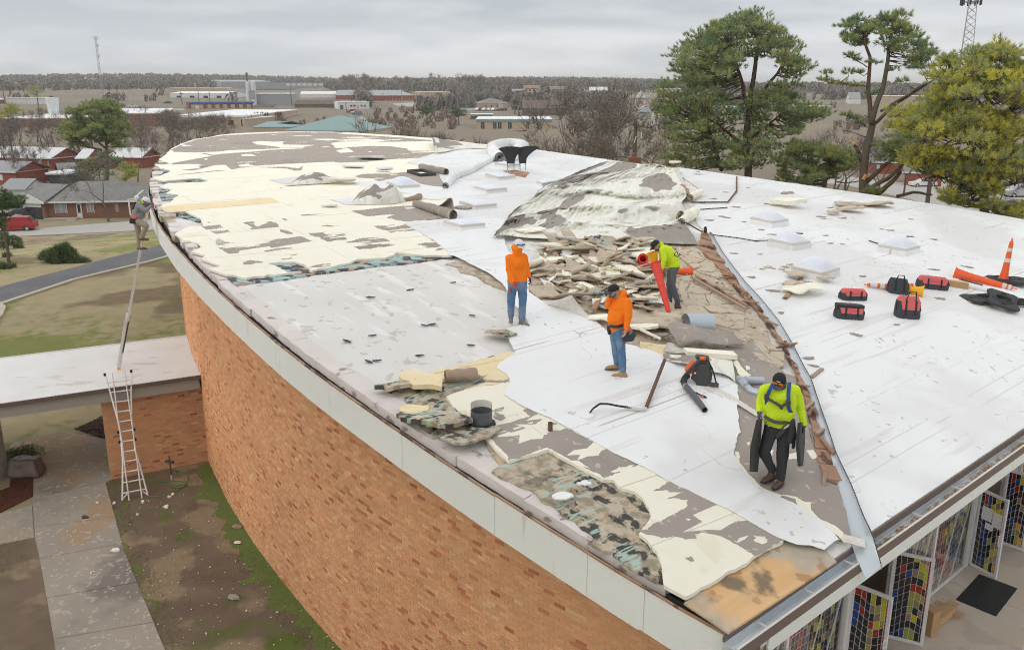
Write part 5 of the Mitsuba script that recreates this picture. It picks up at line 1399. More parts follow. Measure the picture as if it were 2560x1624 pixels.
# clear sheet box
p=R(*N8((800,200))[0],.2)
solo('duct_piece',cat(*[lathe([(.26,-.3),(.26,.3)],14,p+[0,.1,.02],(1,.25,-.05))]),'m_galv','bent sheet metal duct piece behind the brown membrane','duct',smooth=True)

# dark curb, vent scoops and their board
q=[R(*a,.18) for a in N3((1790,175),(1940,222),(2120,210))]
q.append(q[0] +q[2] -q[1])
key=thing('roof_curb','open dark roof curb left without its dome','curb')
for a,b in zip(q,q[1:] +q[:1]):
    d=(b-a); nv=np.cross([0,0,1],d); nv /= np.linalg.norm(nv)
    part(key,'side',cbox((a+b) /2-[0,0,.06],d/2,nv*.04,np.array([0,0,.11]),.01),'m_dark')
part(key,'opening',(np.array(q) -[0,0,.10],np.array([[0,1,2],[0,2,3]])),'m_beigesheet')
q=[R(*a,.14) for a in N1((1212,568),(1400,560),(1605,590),(1550,664),(1395,636))]
solo('board',cat((np.vstack([q,np.array(q) -[0,0,.10]]),np.array([[0,1,2],[0,2,3],[0,3,4],[0,5,6],[0,6,1],[1,6,7],[1,7,2],[2,7,8],[2,8,3],[3,8,9],[3,9,4],[4,9,5],[4,5,0]]))),'m_rotwood','dark pointed board lying under the black scoops','board')

def scoop(base_px,lean,label,yaw):
    p=R(*N1(base_px)[0],.12)
    key=thing('vent_scoop',label,'vent')
    g,rows=14,[]
    for t in np.linspace(0,1,12):
        w=.16+.36*t ** 2.2
        row=[]
        for s in np.linspace(-1,1,g):
            a=s*1.0
            x=w*math.sin(a) /math.sin(1.0); yv=.28*t*(1-math.cos(a)) *1.3-.22*t*t+lean[1] *t
            x += lean[0] *t*t
            row.append([x*math.cos(yaw) -yv*math.sin(yaw) +p[0],x*math.sin(yaw) +yv*math.cos(yaw) +p[1],p[2] +.30+t*.72-.10*t*(s*s)])
        rows.append(row)
    r2=[[[q[0],q[1] +.035,q[2]] for q in r] for r in rows]
    (m1,_),(m2,_) =ribbon(rows,None,None,''),ribbon(r2,None,None,'')
    rim_=[tube([r[0] for r in rows],.022,5),tube([r[-1] for r in rows],.022,5),tube(rows[-1],.022,5),tube(rows[0],.022,5)]
    part(key,'shell',cat(m1,(m2[0],m2[1][:,::-1]),*rim_),'m_rubber',smooth=True)
    a,b=np.array(rows[0][1]),np.array(rows[0][-2])
    part(key,'leg',tube([a,[a[0],a[1],p[2] -.02]],.014,5),'m_dark')
    part(key,'leg',tube([b,[b[0],b[1],p[2] -.02]],.014,5),'m_dark')

scoop((1333,560),(0,0),'left black flared vent scoop on wire legs',0.0)
scoop((1510,555),(.30,.1),'right black flared vent scoop leaning to the right',.5)

# ---- traffic cones
def cone_thing(base,tip,rb,label,col='m_coneorange',bands=((.52,.62),(.75,.85)),ring_col=None,handle=True,ribs=(.12,.25,.38),base_plate=None):
    base,tip=np.asarray(base,float),np.asarray(tip,float)
    d=tip-base; L=np.linalg.norm(d); d /= L
    key=thing('traffic_cone',label,'traffic cone')
    r=lambda t:rb*(.80-.42*t)
    prof=[(rb*1.12,0),(rb*1.12,.02*L),(r(.02),.03*L)]
    for t in ribs:prof += [(r(t-.012),(t-.012) *L),(r(t) *1.10,t*L),(r(t) *1.10,(t+.012) *L),(r(t+.02),(t+.02) *L)]
    prof += [(r(t),t*L) for t in (.5,.7,.9)] +[(r(.93) *.7,.93*L),(.001,.935*L)]
    prof=sorted(prof,key=lambda q:q[1])
    part(key,'body',cat(lathe(prof,18,base,d),lathe([(rb*.98,.005*L),(rb*.62,.3*L)],18,base,d)),col,smooth=45)
    for a,b in bands:part(key,'band',lathe([(r(a) +.003,a*L),(r(b) +.003,b*L)],18,base,d),'m_reflect',smooth=True)
    if handle:
        x,y,_=frame_of(d)
        part(key,'handle',tube([base+d*L*.92+x*.025,base+d*L*.99+x*.028,base+d*L+x*.0,base+d*L*.99-x*.028,base+d*L*.92-x*.025],.012,6),col)
    return key

def cone_base(win,c,ang,label,sx=.34,h=.055,z=.03,tilt=(0,0)):
    p=R(*win(c)[0],z)
    o=Polygon([(-1,-.55),(-.72,-.75),(-.25,-.62),(.25,-.62),(.72,-.75),(1,-.55),(1,.55),(.72,.75),(.25,.62),(-.25,.62),(-.72,.75),(-1,.55)])
    o=affinity.scale(o,sx,sx,origin=(0,0))
    o=o.difference(Point(0,0).buffer(sx*.36)).difference(sbox(-.80*sx,-.12*sx,-.62*sx,.12*sx)).difference(sbox(.62*sx,-.12*sx,.80*sx,.12*sx))
    v,f=prism(o,-h/2,h/2)
    v2=lathe([(sx*.50,h/2),(sx*.48,h*.9),(sx*.38,h*.9),(sx*.36,h/2)],24)
    v,f=cat((v,f),v2)
    M=trimesh.transformations.euler_matrix(tilt[0],tilt[1],ang)[:3,:3]
    return solo('cone_base',(v @ M.T+p+[0,0,h/2],f),'m_rubber',label,'cone base',smooth=30)

b=R(*M7((1308,815))[0],.12)
cone_thing(b,at_depth(*M7((1466,112))[0],b[1] +.02),.135,'standing orange traffic cone with two white bands in a black base',bands=((.42,.52),(.68,.77)),ribs=(.1,))
cone_base(M7,(1290,850),-.35,'black rubber base under the standing cone',.62,.08)
cone_base(M7,(1640,880),-.6,'black rubber base cut off at the right frame edge',.5,.07)
cone_thing(R(*M7((455,705))[0],.15),R(*M7((1545,990))[0],.10),.16,'long orange cone lying with its wide flange towards the carton',bands=((.77,.83),(.86,.91)))
cone_thing(R(*M6((1520,945))[0],.17),R(*M6((1150,890))[0],.12),.16,'yellow ribbed cone end sticking out behind the dark tool bag','m_coneyellow',(),handle=False,ribs=(.2,.45,.7))
cone_thing(R(*M6((1330,900))[0],.14),R(*M6((575,832))[0],.10),.135,'orange cone lying behind the dark tool bag',bands=((.58,.68),(.74,.88)),ribs=())
cone_base(M7,(1000,1170),.15,'flat dark rubber base lying under the tilted one',.62,.07,.06)
cone_base(M7,(1300,1200),1.1,'tilted dark rubber base with a round hole on top',.55,.07,.18,(.25,-.15))
cone_base(M7,(1560,1230),-.4,'dark rubber base at the right of the stack',.5,.07,.05)
th=np.linspace(0,40,260); rs=np.random.default_rng(3)
p=R(*M7((880,1215))[0],.06)
rp=np.stack([p[0] +(.16+.05*np.sin(th*.37)) *np.cos(th) +.05*np.sin(th*.21),p[1] +(.11+.03*np.cos(th*.29)) *np.sin(th),p[2] +.02+.03*np.sin(th*1.7) ** 2],1)
q=[R(*a,.05) for a in M7((960,1170),(1060,1250),(1120,1300))]
solo('rope',cat(tube(rp,.008,5),tube(q,.01,5),tube(np.array(q) +[.03,.02,0],.01,5)),'m_rope','orange rope coil beside the dark rubber bases','rope')
a,b=R(*M7((270,880))[0],.1),R(*M7((700,950))[0],.1)
d=b-a; nv=np.cross([0,0,1],d); nv /= np.linalg.norm(nv)
solo('carton',cbox((a+b) /2+nv*.06,d/2,nv*.10,np.array([0,0,.10]),.006),'m_card','long brown cardboard carton between the tool bag and the lying cone','carton')

# ---- tool bags
def tool_bag(win,l,r,hgt,label,open_=False,side='m_bagred',top=.62,depth=.28,arc=False):
    a,b=R(*win(l)[0],.0),R(*win(r)[0],.0)
    a,b=a+[0,0,.03],b+[0,0,.03]
    d=b-a; L=np.linalg.norm(d); x=d/L; y=np.cross([0,0,1],x); y /= np.linalg.norm(y); z=np.array([0,0,1.0])
    o=(a+b) /2
    def sec(w,dy0,dy1,h):return [o+x*s*w/2+y*dy+z*h for s,dy in ((-1,dy0),(1,dy0),(1,dy1),(-1,dy1))]
    key=thing('tool_bag',label,'tool bag',None)
    def hullm(pts):
        h=trimesh.convex.convex_hull(np.array(pts)); return np.asarray(h.vertices),np.asarray(h.faces)
    def soft(ws,hs,ds):
        vs=[]
        for w,h,dd in zip(ws,hs,ds):
            for k in range(24):
                t=k*2*math.pi/24
                c,s=math.cos(t),math.sin(t)
                e=.45
                vs.append(o+x*(w/2) *math.copysign(abs(c) ** e,c) +y*(depth/2+dd/2*math.copysign(abs(s) ** e,s)) +z*h)
        n=len(ws); i=np.arange(24); j=(i+1) % 24; f=[]
        for k in range(n-1):f += [np.stack([k*24+i,k*24+j,k*24+24+j],1),np.stack([k*24+i,k*24+24+j,k*24+24+i],1)]
        v=np.array(vs); m=len(v)
        v=np.vstack([v,[v[:24].mean(0)],[v[-24:].mean(0)]])
        f += [np.stack([j,i,i*0+m],1),np.stack([(n-1) *24+i,(n-1) *24+j,i*0+m+1],1)]
        return v,np.vstack(f)
    part(key,'body',soft([L*.96,L*1.02,L,L*.94],[0,.06,hgt*.5,hgt*top],[depth,depth*1.06,depth,depth*.9]),'m_bagdark',smooth=50)
    if open_:
        part(key,'mouth',soft([L*.94,L*.99,L*.96],[hgt*top+.002,hgt*.95,hgt],[depth*.9,depth*1.0,depth*.95]),'m_black',smooth=50)
    else:
        part(key,'top',soft([L*.94,L*.86,L*.80],[hgt*top+.002,hgt*.9,hgt],[depth*.9,depth*.55,depth*.12]),side,smooth=50)
    part(key,'side_panel',hullm([o+x*s*L*w+y*yy+z*h for s in (-1,1) for w,yy,h in ((.36,-.012,hgt*.42),(.36,-.004,hgt*.42),(.42,depth*.06-.012,hgt*.80),(.42,depth*.06,hgt*.80))]),side)
    for s in (-.42,.42):
        part(key,'strap',hullm([o+x*(s*L*.5+q) +y*yy+z*h for q in (-.022,.022) for yy,h in ((-.03,hgt*.2),(-.02,hgt*.2),(depth*.06-.026,hgt*.85),(depth*.06-.016,hgt*.85))]),'m_black')
    part(key,'handle',tube([o+x*(-.21*L) +y*(depth*.1) +z*hgt*.84,o+x*(-.14*L) +y*(depth*.05-.03) +z*hgt*(.70 if not arc else 1.25),o+x*(.14*L) +y*(depth*.05-.03) +z*hgt*(.70 if not arc else 1.25),o+x*(.21*L) +y*(depth*.1) +z*hgt*.84],.014,6),'m_black' if arc else side,smooth=True)
    for s in (-1,1):part(key,'end_clip',tube([o+x*s*L*.49+y*depth*.5+z*hgt*.75,o+x*s*L*.53+y*depth*.4+z*hgt*.5,o+x*s*L*.52+y*depth*.3+z*hgt*.35],.012,5),'m_black')
    return key

tool_bag(M6,(140,1400),(590,1430),.36,'red and black tool bag with its top open, lowest of the bags',True)
tool_bag(M6,(225,1105),(640,1120),.30,'closed red and black tool bag above the open one')
tool_bag(M6,(970,990),(1290,1030),.42,'dark grey tool bag with a raised arched handle',False,'m_bagdark',.7,.3,True)
tool_bag(M7,(-170,990),(370,1050),.36,'red and black tool bag beside the brown carton')
kb=tool_bag(M6,(1110,1390),(1480,1420),.56,'tall upright red and black tool bag on small wheels',False,'m_bagred',.78,.3,True)

# ---- backpack leaf blower
p=R(*M8((600,790))[0],.1)
SC=FPX/(p[1] *CP-(p[2] -ZC) *SP) /7.64*7.64

def bp(x,y,dy=0.0):
    """A point of the upright plane through the blower's foot."""
    u,v=M8((x,y))[0]
    return at_depth(u,v,p[1] +dy)

key=thing('leaf_blower','black and orange backpack leaf blower standing on the white roof','leaf blower')
def hullpts(pts,r):
    return manifold3d.Manifold.batch_hull([manifold3d.Manifold.sphere(r,10).translate(tuple(map(float,q))) for q in pts])
part(key,'back_frame',hullpts([bp(*q) for q in ((520,330,-.02),(700,350,-.02),(740,560,0),(730,680,0),(390,640,0),(440,470,0),(500,740,-.04),(680,760,-.04))],.03),'m_dark',smooth=40)
part(key,'rear_body',hullpts([bp(*q) for q in ((520,320,.18),(680,330,.18),(720,560,.3),(400,640,.3),(430,780,.15),(700,770,.15))],.03),'m_rubber',smooth=40)
part(key,'engine_cover',hullpts([bp(*q) for q in ((300,430,.22),(400,330,.25),(350,540,.25),(420,430,.12),(280,490,.2))],.035),'m_coneorange',smooth=40)
part(key,'top_pad',hullpts([bp(*q) for q in ((480,225,.0),(670,250,.0),(490,255,.02),(670,280,.02))],.04),'m_pipegrey',smooth=40)
part(key,'top_clip',obox(bp(585,270,-.065),[.055,0,-.005],[0,.012,0],[.003,0,.03]),'m_coneorange')
part(key,'top_sticker',obox(bp(585,255,-.075),[.035,0,-.003],[0,.006,0],[.0,0,.010]),'m_coneyellow')
part(key,'label',obox(bp(648,590,-.045),[.033,0,-.003],[0,.004,0],[.002,0,.035]),'m_coneyellow')
part(key,'label',obox(bp(642,655,-.045),[.033,0,-.003],[0,.004,0],[.002,0,.035]),'m_paper')
part(key,'badge',obox(bp(450,550,-.04),[.03,0,-.002],[0,.004,0],[.002,0,.015]),'m_reflect')
part(key,'vent_slot',obox(bp(600,365,-.052),[.065,0,-.006],[0,.004,0],[.0,0,.012]),'m_black')
part(key,'strap',tube([bp(520,300,-.05),bp(420,400,-.10),bp(300,530,-.08),bp(240,600,-.02)],.03,6),'m_dark',smooth=True)
part(key,'strap',tube([bp(690,320,-.03),bp(760,450,-.05),bp(810,600,-.05),bp(840,730,-.04),bp(890,770,-.05)],.016,6),'m_black',smooth=True)
part(key,'hip_belt',cat(*[hullpts([bp(*q) for q in qs],.012) and (lambda m:(m.to_mesh().vert_properties[:,:3],m.to_mesh().tri_verts))(hullpts([bp(*q) for q in qs],.012)) for qs in [[(460,690,-.04),(470,770,-.05),(700,720,-.05),(700,800,-.06)],[(700,720,-.05),(700,800,-.06),(880,760,-.12),(880,815,-.13)]]]),'m_dark',smooth=30)
part(key,'elbow',tube([bp(300,600,.1),bp(250,640,.02),bp(225,700,-.04),bp(240,790,-.10)],(.055,.06,.062,.06),12),'m_rubber',smooth=True)
tb=[bp(240,780,-.10),R(*M8((310,860))[0],.22),R(*M8((410,970))[0],.20),R(*M8((520,1110))[0],.18),R(*M8((618,1240))[0],.17)]
part(key,'tube',tube(tb,(.058,.056,.06,.057,.052),14,caps=False),'m_pipegrey',smooth=True)
part(key,'nozzle',cat(lathe([(.053,0),(.053,.03),(.046,.03),(.044,-.15)],14,tb[-1],tb[-1] -tb[-2])),'m_dark',smooth=True)
for q in ((280,810),(1,1)):
    if q[0] >1:part(key,'clamp',lathe([(.061,-.012),(.061,.012)],14,R(*M8(q)[0],.23),tb[1] -tb[0]),'m_reflect',smooth=True)
part(key,'throttle',hullpts([R(*M8((570,985))[0],.14),R(*M8((640,1015))[0],.13)],.025),'m_rubber',smooth=True)
part(key,'throttle_arm',tube([R(*M8((450,920))[0],.2),R(*M8((560,980))[0],.15)],.015,6),'m_rubber',smooth=True)
part(key,'throttle_button',hullpts([R(*M8((560,985))[0],.17),R(*M8((590,1000))[0],.17)],.016),'m_coneorange',smooth=True)
part(key,'pull_cord',tube([bp(190,630,.05),bp(170,680,.02),bp(120,770,0)],.007,5),'m_black')
# ------------------------------------------------------------------ people
def M1(*p):return W(1230,580,6.112,*p)
def M2(*p):return W(1460,680,5.457,*p)
def M3(*p):return W(1580,580,6.945,*p)
def M4(*p):return W(1860,900,4.63,*p)
def M5(*p):return W(310,470,8.988,*p)

def ball(p,r):return manifold3d.Manifold.sphere(r,12).translate(tuple(map(float,p)))
def bone(p,r,q,s):return manifold3d.Manifold.batch_hull([ball(p,r),ball(q,s)])
def hull(*prs):return manifold3d.Manifold.batch_hull([ball(p,r) for p,r in prs])

def flesh(parts,step=.028,it=10,wr=0.0,seed=0,freq=11):
    m=manifold3d.Manifold.batch_boolean(parts,manifold3d.OpType.Add).refine_to_length(step).to_mesh()
    t=trimesh.Trimesh(m.vert_properties[:,:3],m.tri_verts,process=True)
    v0=np.array(t.vertices)
    trimesh.smoothing.filter_taubin(t,lamb=.5,nu=.51,iterations=it)
    v=np.array(t.vertices)
    v=np.where((np.linalg.norm(v-v0,axis=1) >.035)[:,None],v0,v)
    if wr:
        n=np.array(t.vertex_normals)
        v=v+n*(1.9*wr*(meshkit.fbm(v*[freq,freq,freq*.6],3,seed) -.5) *2)[:,None]
    return v,np.array(t.faces)

def unit(v):v=np.asarray(v,float); return v/np.linalg.norm(v)

def hand_parts(wrist,tip,nrm,curl=.5,thumb=1):
    """Palm, four unequal bent fingers and a thumb, from the wrist towards tip; nrm: the way the palm faces."""
    d=unit(np.asarray(tip) -wrist); n=unit(np.asarray(nrm) -d*np.dot(nrm,d)); s=np.cross(d,n) *thumb
    w=np.asarray(wrist,float)
    out=[hull((w,.026),(w+d*.075+s*.028,.014),(w+d*.075-s*.028,.013),(w+d*.02+s*.02,.02))]
    for k,L in zip((-1.5,-.5,.5,1.5),(.058,.072,.078,.070)):
        a=w+d*.078+s*.0175*k
        b=a+unit(d*math.cos(curl*.7) +n*math.sin(curl*.7)) *L*.45
        c=b+unit(d*math.cos(curl*1.7) +n*math.sin(curl*1.7)) *L*.33
        e=c+unit(d*math.cos(curl*2.6) +n*math.sin(curl*2.6)) *L*.26
        out += [bone(a,.0098,b,.0092),bone(b,.0092,c,.0085),bone(c,.0085,e,.0075)]
    a=w+d*.022+s*.026
    b=a+unit(d*.6+s*.75+n*.25) *.042
    c=b+unit(d*.85+s*.25+n*.4) *.034
    return out+[bone(a,.0135,b,.011),bone(b,.011,c,.0088)]

def head_parts(c,f,u):
    f=unit(f); u=unit(np.asarray(u) -f*np.dot(u,f)); s=np.cross(f,u)
    P=lambda a,b,d:np.asarray(c) +f*a+s*b+u*d
    return P,[hull((P(-.02,0,.035),.092),(P(.035,0,.03),.075)),hull((P(.035,0,-.02),.068),(P(.055,.0,-.085),.036),(P(.015,.045,-.06),.03),(P(.015,-.045,-.06),.03)),
               hull((P(.098,0,.012),.010),(P(.118,0,-.022),.014),(P(.100,.012,-.024),.010),(P(.100,-.012,-.024),.010)),hull((P(.088,.03,.028),.012),(P(.088,-.03,.028),.012)),
               hull((P(.092,.018,-.055),.009),(P(.092,-.018,-.055),.009)),hull((P(.0,.083,.015),.016),(P(-.012,.086,-.025),.012)),hull((P(.0,-.083,.015),.016),(P(-.012,-.086,-.025),.012))]

def cap_mesh(P,back=False):
    rows=[]
    for t in np.linspace(0,math.pi/2,7):
        rows.append([P(.005+.113*math.cos(t) *math.cos(a),.098*math.cos(t) *math.sin(a),.052+.085*math.sin(t)) for a in np.linspace(0,2*math.pi,25)])
    rows=[[P(.005+.114*math.cos(a),.099*math.sin(a),.030) for a in np.linspace(0,2*math.pi,25)]] +rows
    (m,_) =ribbon(rows,None,None,'')
    br=[]
    for r in (0,.5,1):
        br.append([P(.095*math.cos(a) +r*.085*math.cos(a) ** .5+.01,.092*math.sin(a),.040-.020*r-.012*abs(math.sin(a))) for a in np.linspace(-1.15,1.15,15)])
    (b,_) =ribbon(br,None,None,'')
    lo=(b[0] -(P(0,0,1) -P(0,0,0)) *.007,b[1][:,::-1])
    return m,cat(b,lo)

def shoe(ank,toe,r=.045):
    d=unit((np.asarray(toe) -ank) *[1,1,0]); g=np.array([0,0,min(ank[2] -.07,toe[2] -.02)])
    z=min(ank[2] -.08,toe[2] -.03)
    a=np.array([ank[0],ank[1],z]); s=np.cross(d,[0,0,1])
    P=lambda f,q,h:a+d*f+s*q+np.array([0,0,h])
    up=[hull((P(-.05,0,.04),.042),(P(.06,.0,.045),.045),(P(.15,.01,.035),.04),(P(.19,.0,.030),.034)),hull((P(-.03,0,.05),.045),(ank,.052)),bone(P(.05,0,.05),.045,ank,.05)]
    sole=[hull(*[(P(f,q,.008),.012) for f,q in ((-.085,.025),(-.085,-.025),(-.09,0),(.06,.042),(.06,-.045),(.16,.045),(.16,-.042),(.225,.015),(.225,-.015))])]
    return up,sole

class Fig:
    def __init__(s,win,foot,name_label,group=None,y0=None):
        s.win=win
        s.p0=R(*win(foot)[0],.1)
        s.y0=s.p0[1] if y0 is None else y0
        s.key=thing('person',name_label,'person',group)

    def __call__(s,x,y,dy=0.0):
        return at_depth(*s.win((x,y))[0],s.y0+dy)

    def part(s,name,parts,m,step=.028,it=10,wr=0.0,seed=0,label=None,smooth=True):
        return part(s.key,name,flesh(parts,step,it,wr,seed),m,smooth,label)

    def strap(s,name,pts,w,m,th=.006,label=None):
        p=np.array([s(*q) for q in pts])
        t=np.linspace(0,1,len(p)); tt=np.linspace(0,1,14)
        p=np.stack([np.interp(tt,t,p[:,k]) for k in range(3)],1)
        rows=[]
        tg=np.gradient(p,axis=0)
        for q,d in zip(p,tg):
            view=unit(q-[0,0,ZC]); sd=unit(np.cross(d,view))
            rows.append([q-sd*w/2+view*th,q-sd*w/2,q+sd*w/2,q+sd*w/2+view*th])
        (m_,_) =ribbon(rows,None,None,'')
        return part(s.key,name,m_,m,30,label)

# ---- the worker in the orange hood
f=Fig(M1,(400,1385),'person in orange hooded shirt, white cap and red gloves standing on the pale deck')
hd=f(405,205,-.02)
P,hp=head_parts(hd,(.62,-.72,-.25),(.05,-.05,1))
HL,HR=f(345,840,-.24),f(597,800,.0)
wl_,wr_=f(335,765,-.2),f(578,700,.02)
tL,tR=f(290,1375,-.10),f(545,1425,-.14)
aL,aR=f(288,1270,.02),f(455,1325,-.02)
f.part('body',hp+[bone(f(385,300),.06,hd,.06),hull((f(260,400,-.03),.05),(f(490,380,.08),.05),(f(390,720),.10)),bone(f(255,590,-.1),.035,wl_,.026),bone(f(260,400,-.04),.045,f(255,590,-.1),.036),bone(f(490,385,.08),.045,f(535,540,.08),.036),bone(f(535,540,.08),.035,wr_,.026),
       bone(f(390,720),.10,f(315,820),.08),bone(f(390,720),.10,f(460,820),.08),bone(f(315,820),.07,f(292,1040,-.02),.05),bone(f(460,820),.07,f(470,1060,-.04),.05),bone(f(292,1040,-.02),.05,aL,.04),bone(f(470,1060,-.04),.05,aR,.04)],'m_skin',.02,6)
f.part('hoodie',[hull((f(275,395,-.04),.085),(f(478,378,.08),.085),(f(390,470,-.06),.14)),hull((f(300,480,-.03),.13),(f(455,470,.05),.12),(f(330,690,-.02),.125),(f(450,690,.03),.125)),hull((f(320,690,-.02),.12),(f(455,700,.03),.12),(f(330,735,-.02),.125),(f(455,735,.03),.12)),
       bone(f(262,400,-.05),.088,f(262,590,-.1),.068),bone(f(262,590,-.1),.066,f(326,750,-.19),.045),bone(f(490,385,.09),.08,f(533,540,.08),.062),bone(f(533,540,.08),.06,f(572,680,.03),.042),hull((f(385,330,.0),.095),(f(330,230,.06),.06),(f(400,250,-.06),.095),(f(380,280,.02),.095))],'m_orange',.026,8,.007,1)
f.part('jeans',[hull((f(320,745),.125),(f(455,745,.02),.12),(f(320,820),.11),(f(455,820),.11)),bone(f(318,820,-.01),.112,f(292,1040,-.03),.085),bone(f(292,1040,-.03),.084,f(288,1270,.02),.07),bone(f(458,820,.01),.112,f(470,1060,-.05),.085),bone(f(470,1060,-.05),.084,f(456,1330,-.02),.072)],'m_jeans',.026,7,.007,2)
for a,t,k in ((aL,tL,0),(aR,tR,1)):
    u_,s_=shoe(a-[0,0,.02],t)
    f.part('shoe',u_,'m_greyshoe',.02,6); f.part('shoe_sole',s_,'m_reflect',.02,2)
f.part('glove',hand_parts(wl_,HL,(.7,-.5,0),.5,-1) +[bone(f(326,748,-.19),.040,wl_,.03)],'m_red',.010,3)
f.part('glove',hand_parts(wr_,HR,(-.8,-.2,0),.6,1),'m_black',.010,3)
f.part('glove_cuff',[bone(f(573,685,.03),.040,wr_,.033)],'m_red',.02,3)
c_,b_=cap_mesh(P)
part(f.key,'cap',cat(c_,b_),'m_capwhite',40)
part(f.key,'sunglasses',tube([P(.05,.098,.05),P(.125,.06,.062),P(.132,0,.062),P(.125,-.06,.062),P(.05,-.098,.05)],.010,6),'m_black',smooth=True)
part(f.key,'pocket_tool',cone(f(272,840,-.14),f(285,915,-.13),.016,.012,6),'m_red')

# ---- the worker on the phone
f=Fig(M2,(440,1385),'person in orange hooded shirt and blue jeans talking on a phone with a tool belt')
hd=f(412,262,-.02)
P,hp=head_parts(hd,(-.93,-.30,-.22),(0,0,1))
w1,h1=f(575,790,-.24),f(535,905,-.24)
w2,h2=f(338,345,-.02),f(330,270,-.05)
aN,aF=f(530,1330,-.12),f(450,1252,.12)
tN,tF=f(420,1415,-.14),f(330,1300,.10)
f.part('body',hp+[bone(f(465,335),.06,hd,.06),hull((f(560,420,-.10),.06),(f(400,410,.12),.06),(f(450,720),.12)),bone(f(580,420,-.14),.05,f(605,600,-.22),.04),bone(f(605,600,-.22),.038,w1,.028),bone(f(385,410,.12),.05,f(322,450,.05),.04),bone(f(322,450,.05),.038,w2,.028)] +hand_parts(w1,h1,(-.8,-.2,0),.35,1) +hand_parts(w2,h2,(.9,.3,.2),.9,1) +
       [bone(f(450,720),.12,f(480,830,-.08),.09),bone(f(450,720),.12,f(415,830,.08),.09),bone(f(480,830,-.08),.08,f(510,1040,-.1),.055),bone(f(510,1040,-.1),.055,aN,.04),bone(f(415,830,.08),.08,f(432,1030,.1),.055),bone(f(432,1030,.1),.055,aF,.04)],'m_skin',.016,5)
f.part('hoodie',[hull((f(575,410,-.10),.09),(f(405,405,.12),.09),(f(490,480,-.02),.15),(f(500,345,.02),.08)),hull((f(555,500,-.06),.125),(f(425,500,.06),.12),(f(425,640,-.0),.155),(f(520,650,.02),.13),(f(450,730,.0),.135)),hull((f(430,740),.125),(f(500,735),.12),(f(420,765),.115),(f(490,755),.12)),
       bone(f(588,412,-.13),.092,f(607,600,-.22),.075),bone(f(607,600,-.22),.072,f(578,770,-.24),.048),bone(f(385,400,.12),.085,f(325,445,.06),.066),bone(f(325,445,.06),.064,f(334,365,-.01),.046),hull((f(455,345,.05),.07),(f(545,250,.04),.03),(f(560,290,-.05),.045),(f(520,330,.0),.085))],'m_orange',.026,8,.007,3)
f.part('jeans',[hull((f(440,760),.115),(f(500,755),.115),(f(425,835,.05),.105),(f(490,835,-.05),.11)),bone(f(485,830,-.08),.108,f(508,1040,-.1),.084),bone(f(508,1040,-.1),.082,f(530,1335,-.12),.068),bone(f(418,830,.08),.105,f(432,1030,.1),.082),bone(f(432,1030,.1),.08,f(452,1255,.12),.066)],'m_jeans',.026,7,.007,4)
for a,t in ((aN,tN),(aF,tF)):
    u_,s_=shoe(a-[0,0,.02],t)
    f.part('shoe',u_,'m_tan',.02,6); f.part('shoe_sole',s_,'m_barkred',.02,2)
c_,b_=cap_mesh(P)
part(f.key,'cap',c_,'m_capblack',40); part(f.key,'cap_brim',b_,'m_dark',40)
part(f.key,'cap_badge',obox(P(.118,.0,.085),(P(.004,0,0) -P(0,0,0)),(P(0,.025,0) -P(0,0,0)),(P(0,0,.025) -P(0,0,0))),'m_barkred')
part(f.key,'sunglasses',cat(*[cbox(P(.112,s*.035,.022),P(.006,0,0) -P(0,0,0),P(0,.028,0) -P(0,0,0),P(0,0,.018) -P(0,0,0),.004) for s in (-1,1)],tube([P(.0,.09,.03),P(.10,.065,.03)],.005,4),tube([P(.0,-.09,.03),P(.10,-.065,.03)],.005,4)),'m_lens')
f.part('beard',[hull((P(.05,.04,-.075),.03),(P(.05,-.04,-.075),.03),(P(.07,0,-.10),.024)),hull((P(.015,.062,-.05),.022),(P(.05,.04,-.075),.03)),hull((P(.015,-.062,-.05),.022),(P(.05,-.04,-.075),.03))],'m_barkred',.014,4)
part(f.key,'phone',cbox(f(352,305,-.05),[.012,-.03,.0],[.004,.002,0],[.015,-.02,.062],.003),'m_black')
f.strap('tool_belt',[(345,735,-.13),(400,745,-.16),(470,745,-.18),(540,725,-.15),(600,700,.05)],.055,'m_black',.012)
f.part('pouch',[hull((f(345,790,-.04),.04),(f(345,830,-.04),.035),(f(330,750,-.02),.03))],'m_black',.02,3)
f.part('tool_pouch',[hull((f(600,850,-.12),.05),(f(690,850,.02),.04),(f(540,925,-.15),.04),(f(650,910,-.05),.05),(f(540,880,-.16),.035))],'m_bagdark',.02,4)
f.part('pouch_flap',[hull((f(600,750,-.06),.04),(f(640,800,-.03),.035),(f(590,810,-.10),.03))],'m_bagred',.02,3)
f.part('pouch_glove',[hull((f(640,830,-.12),.018),(f(610,850,-.15),.016))],'m_greenp',.015,2)

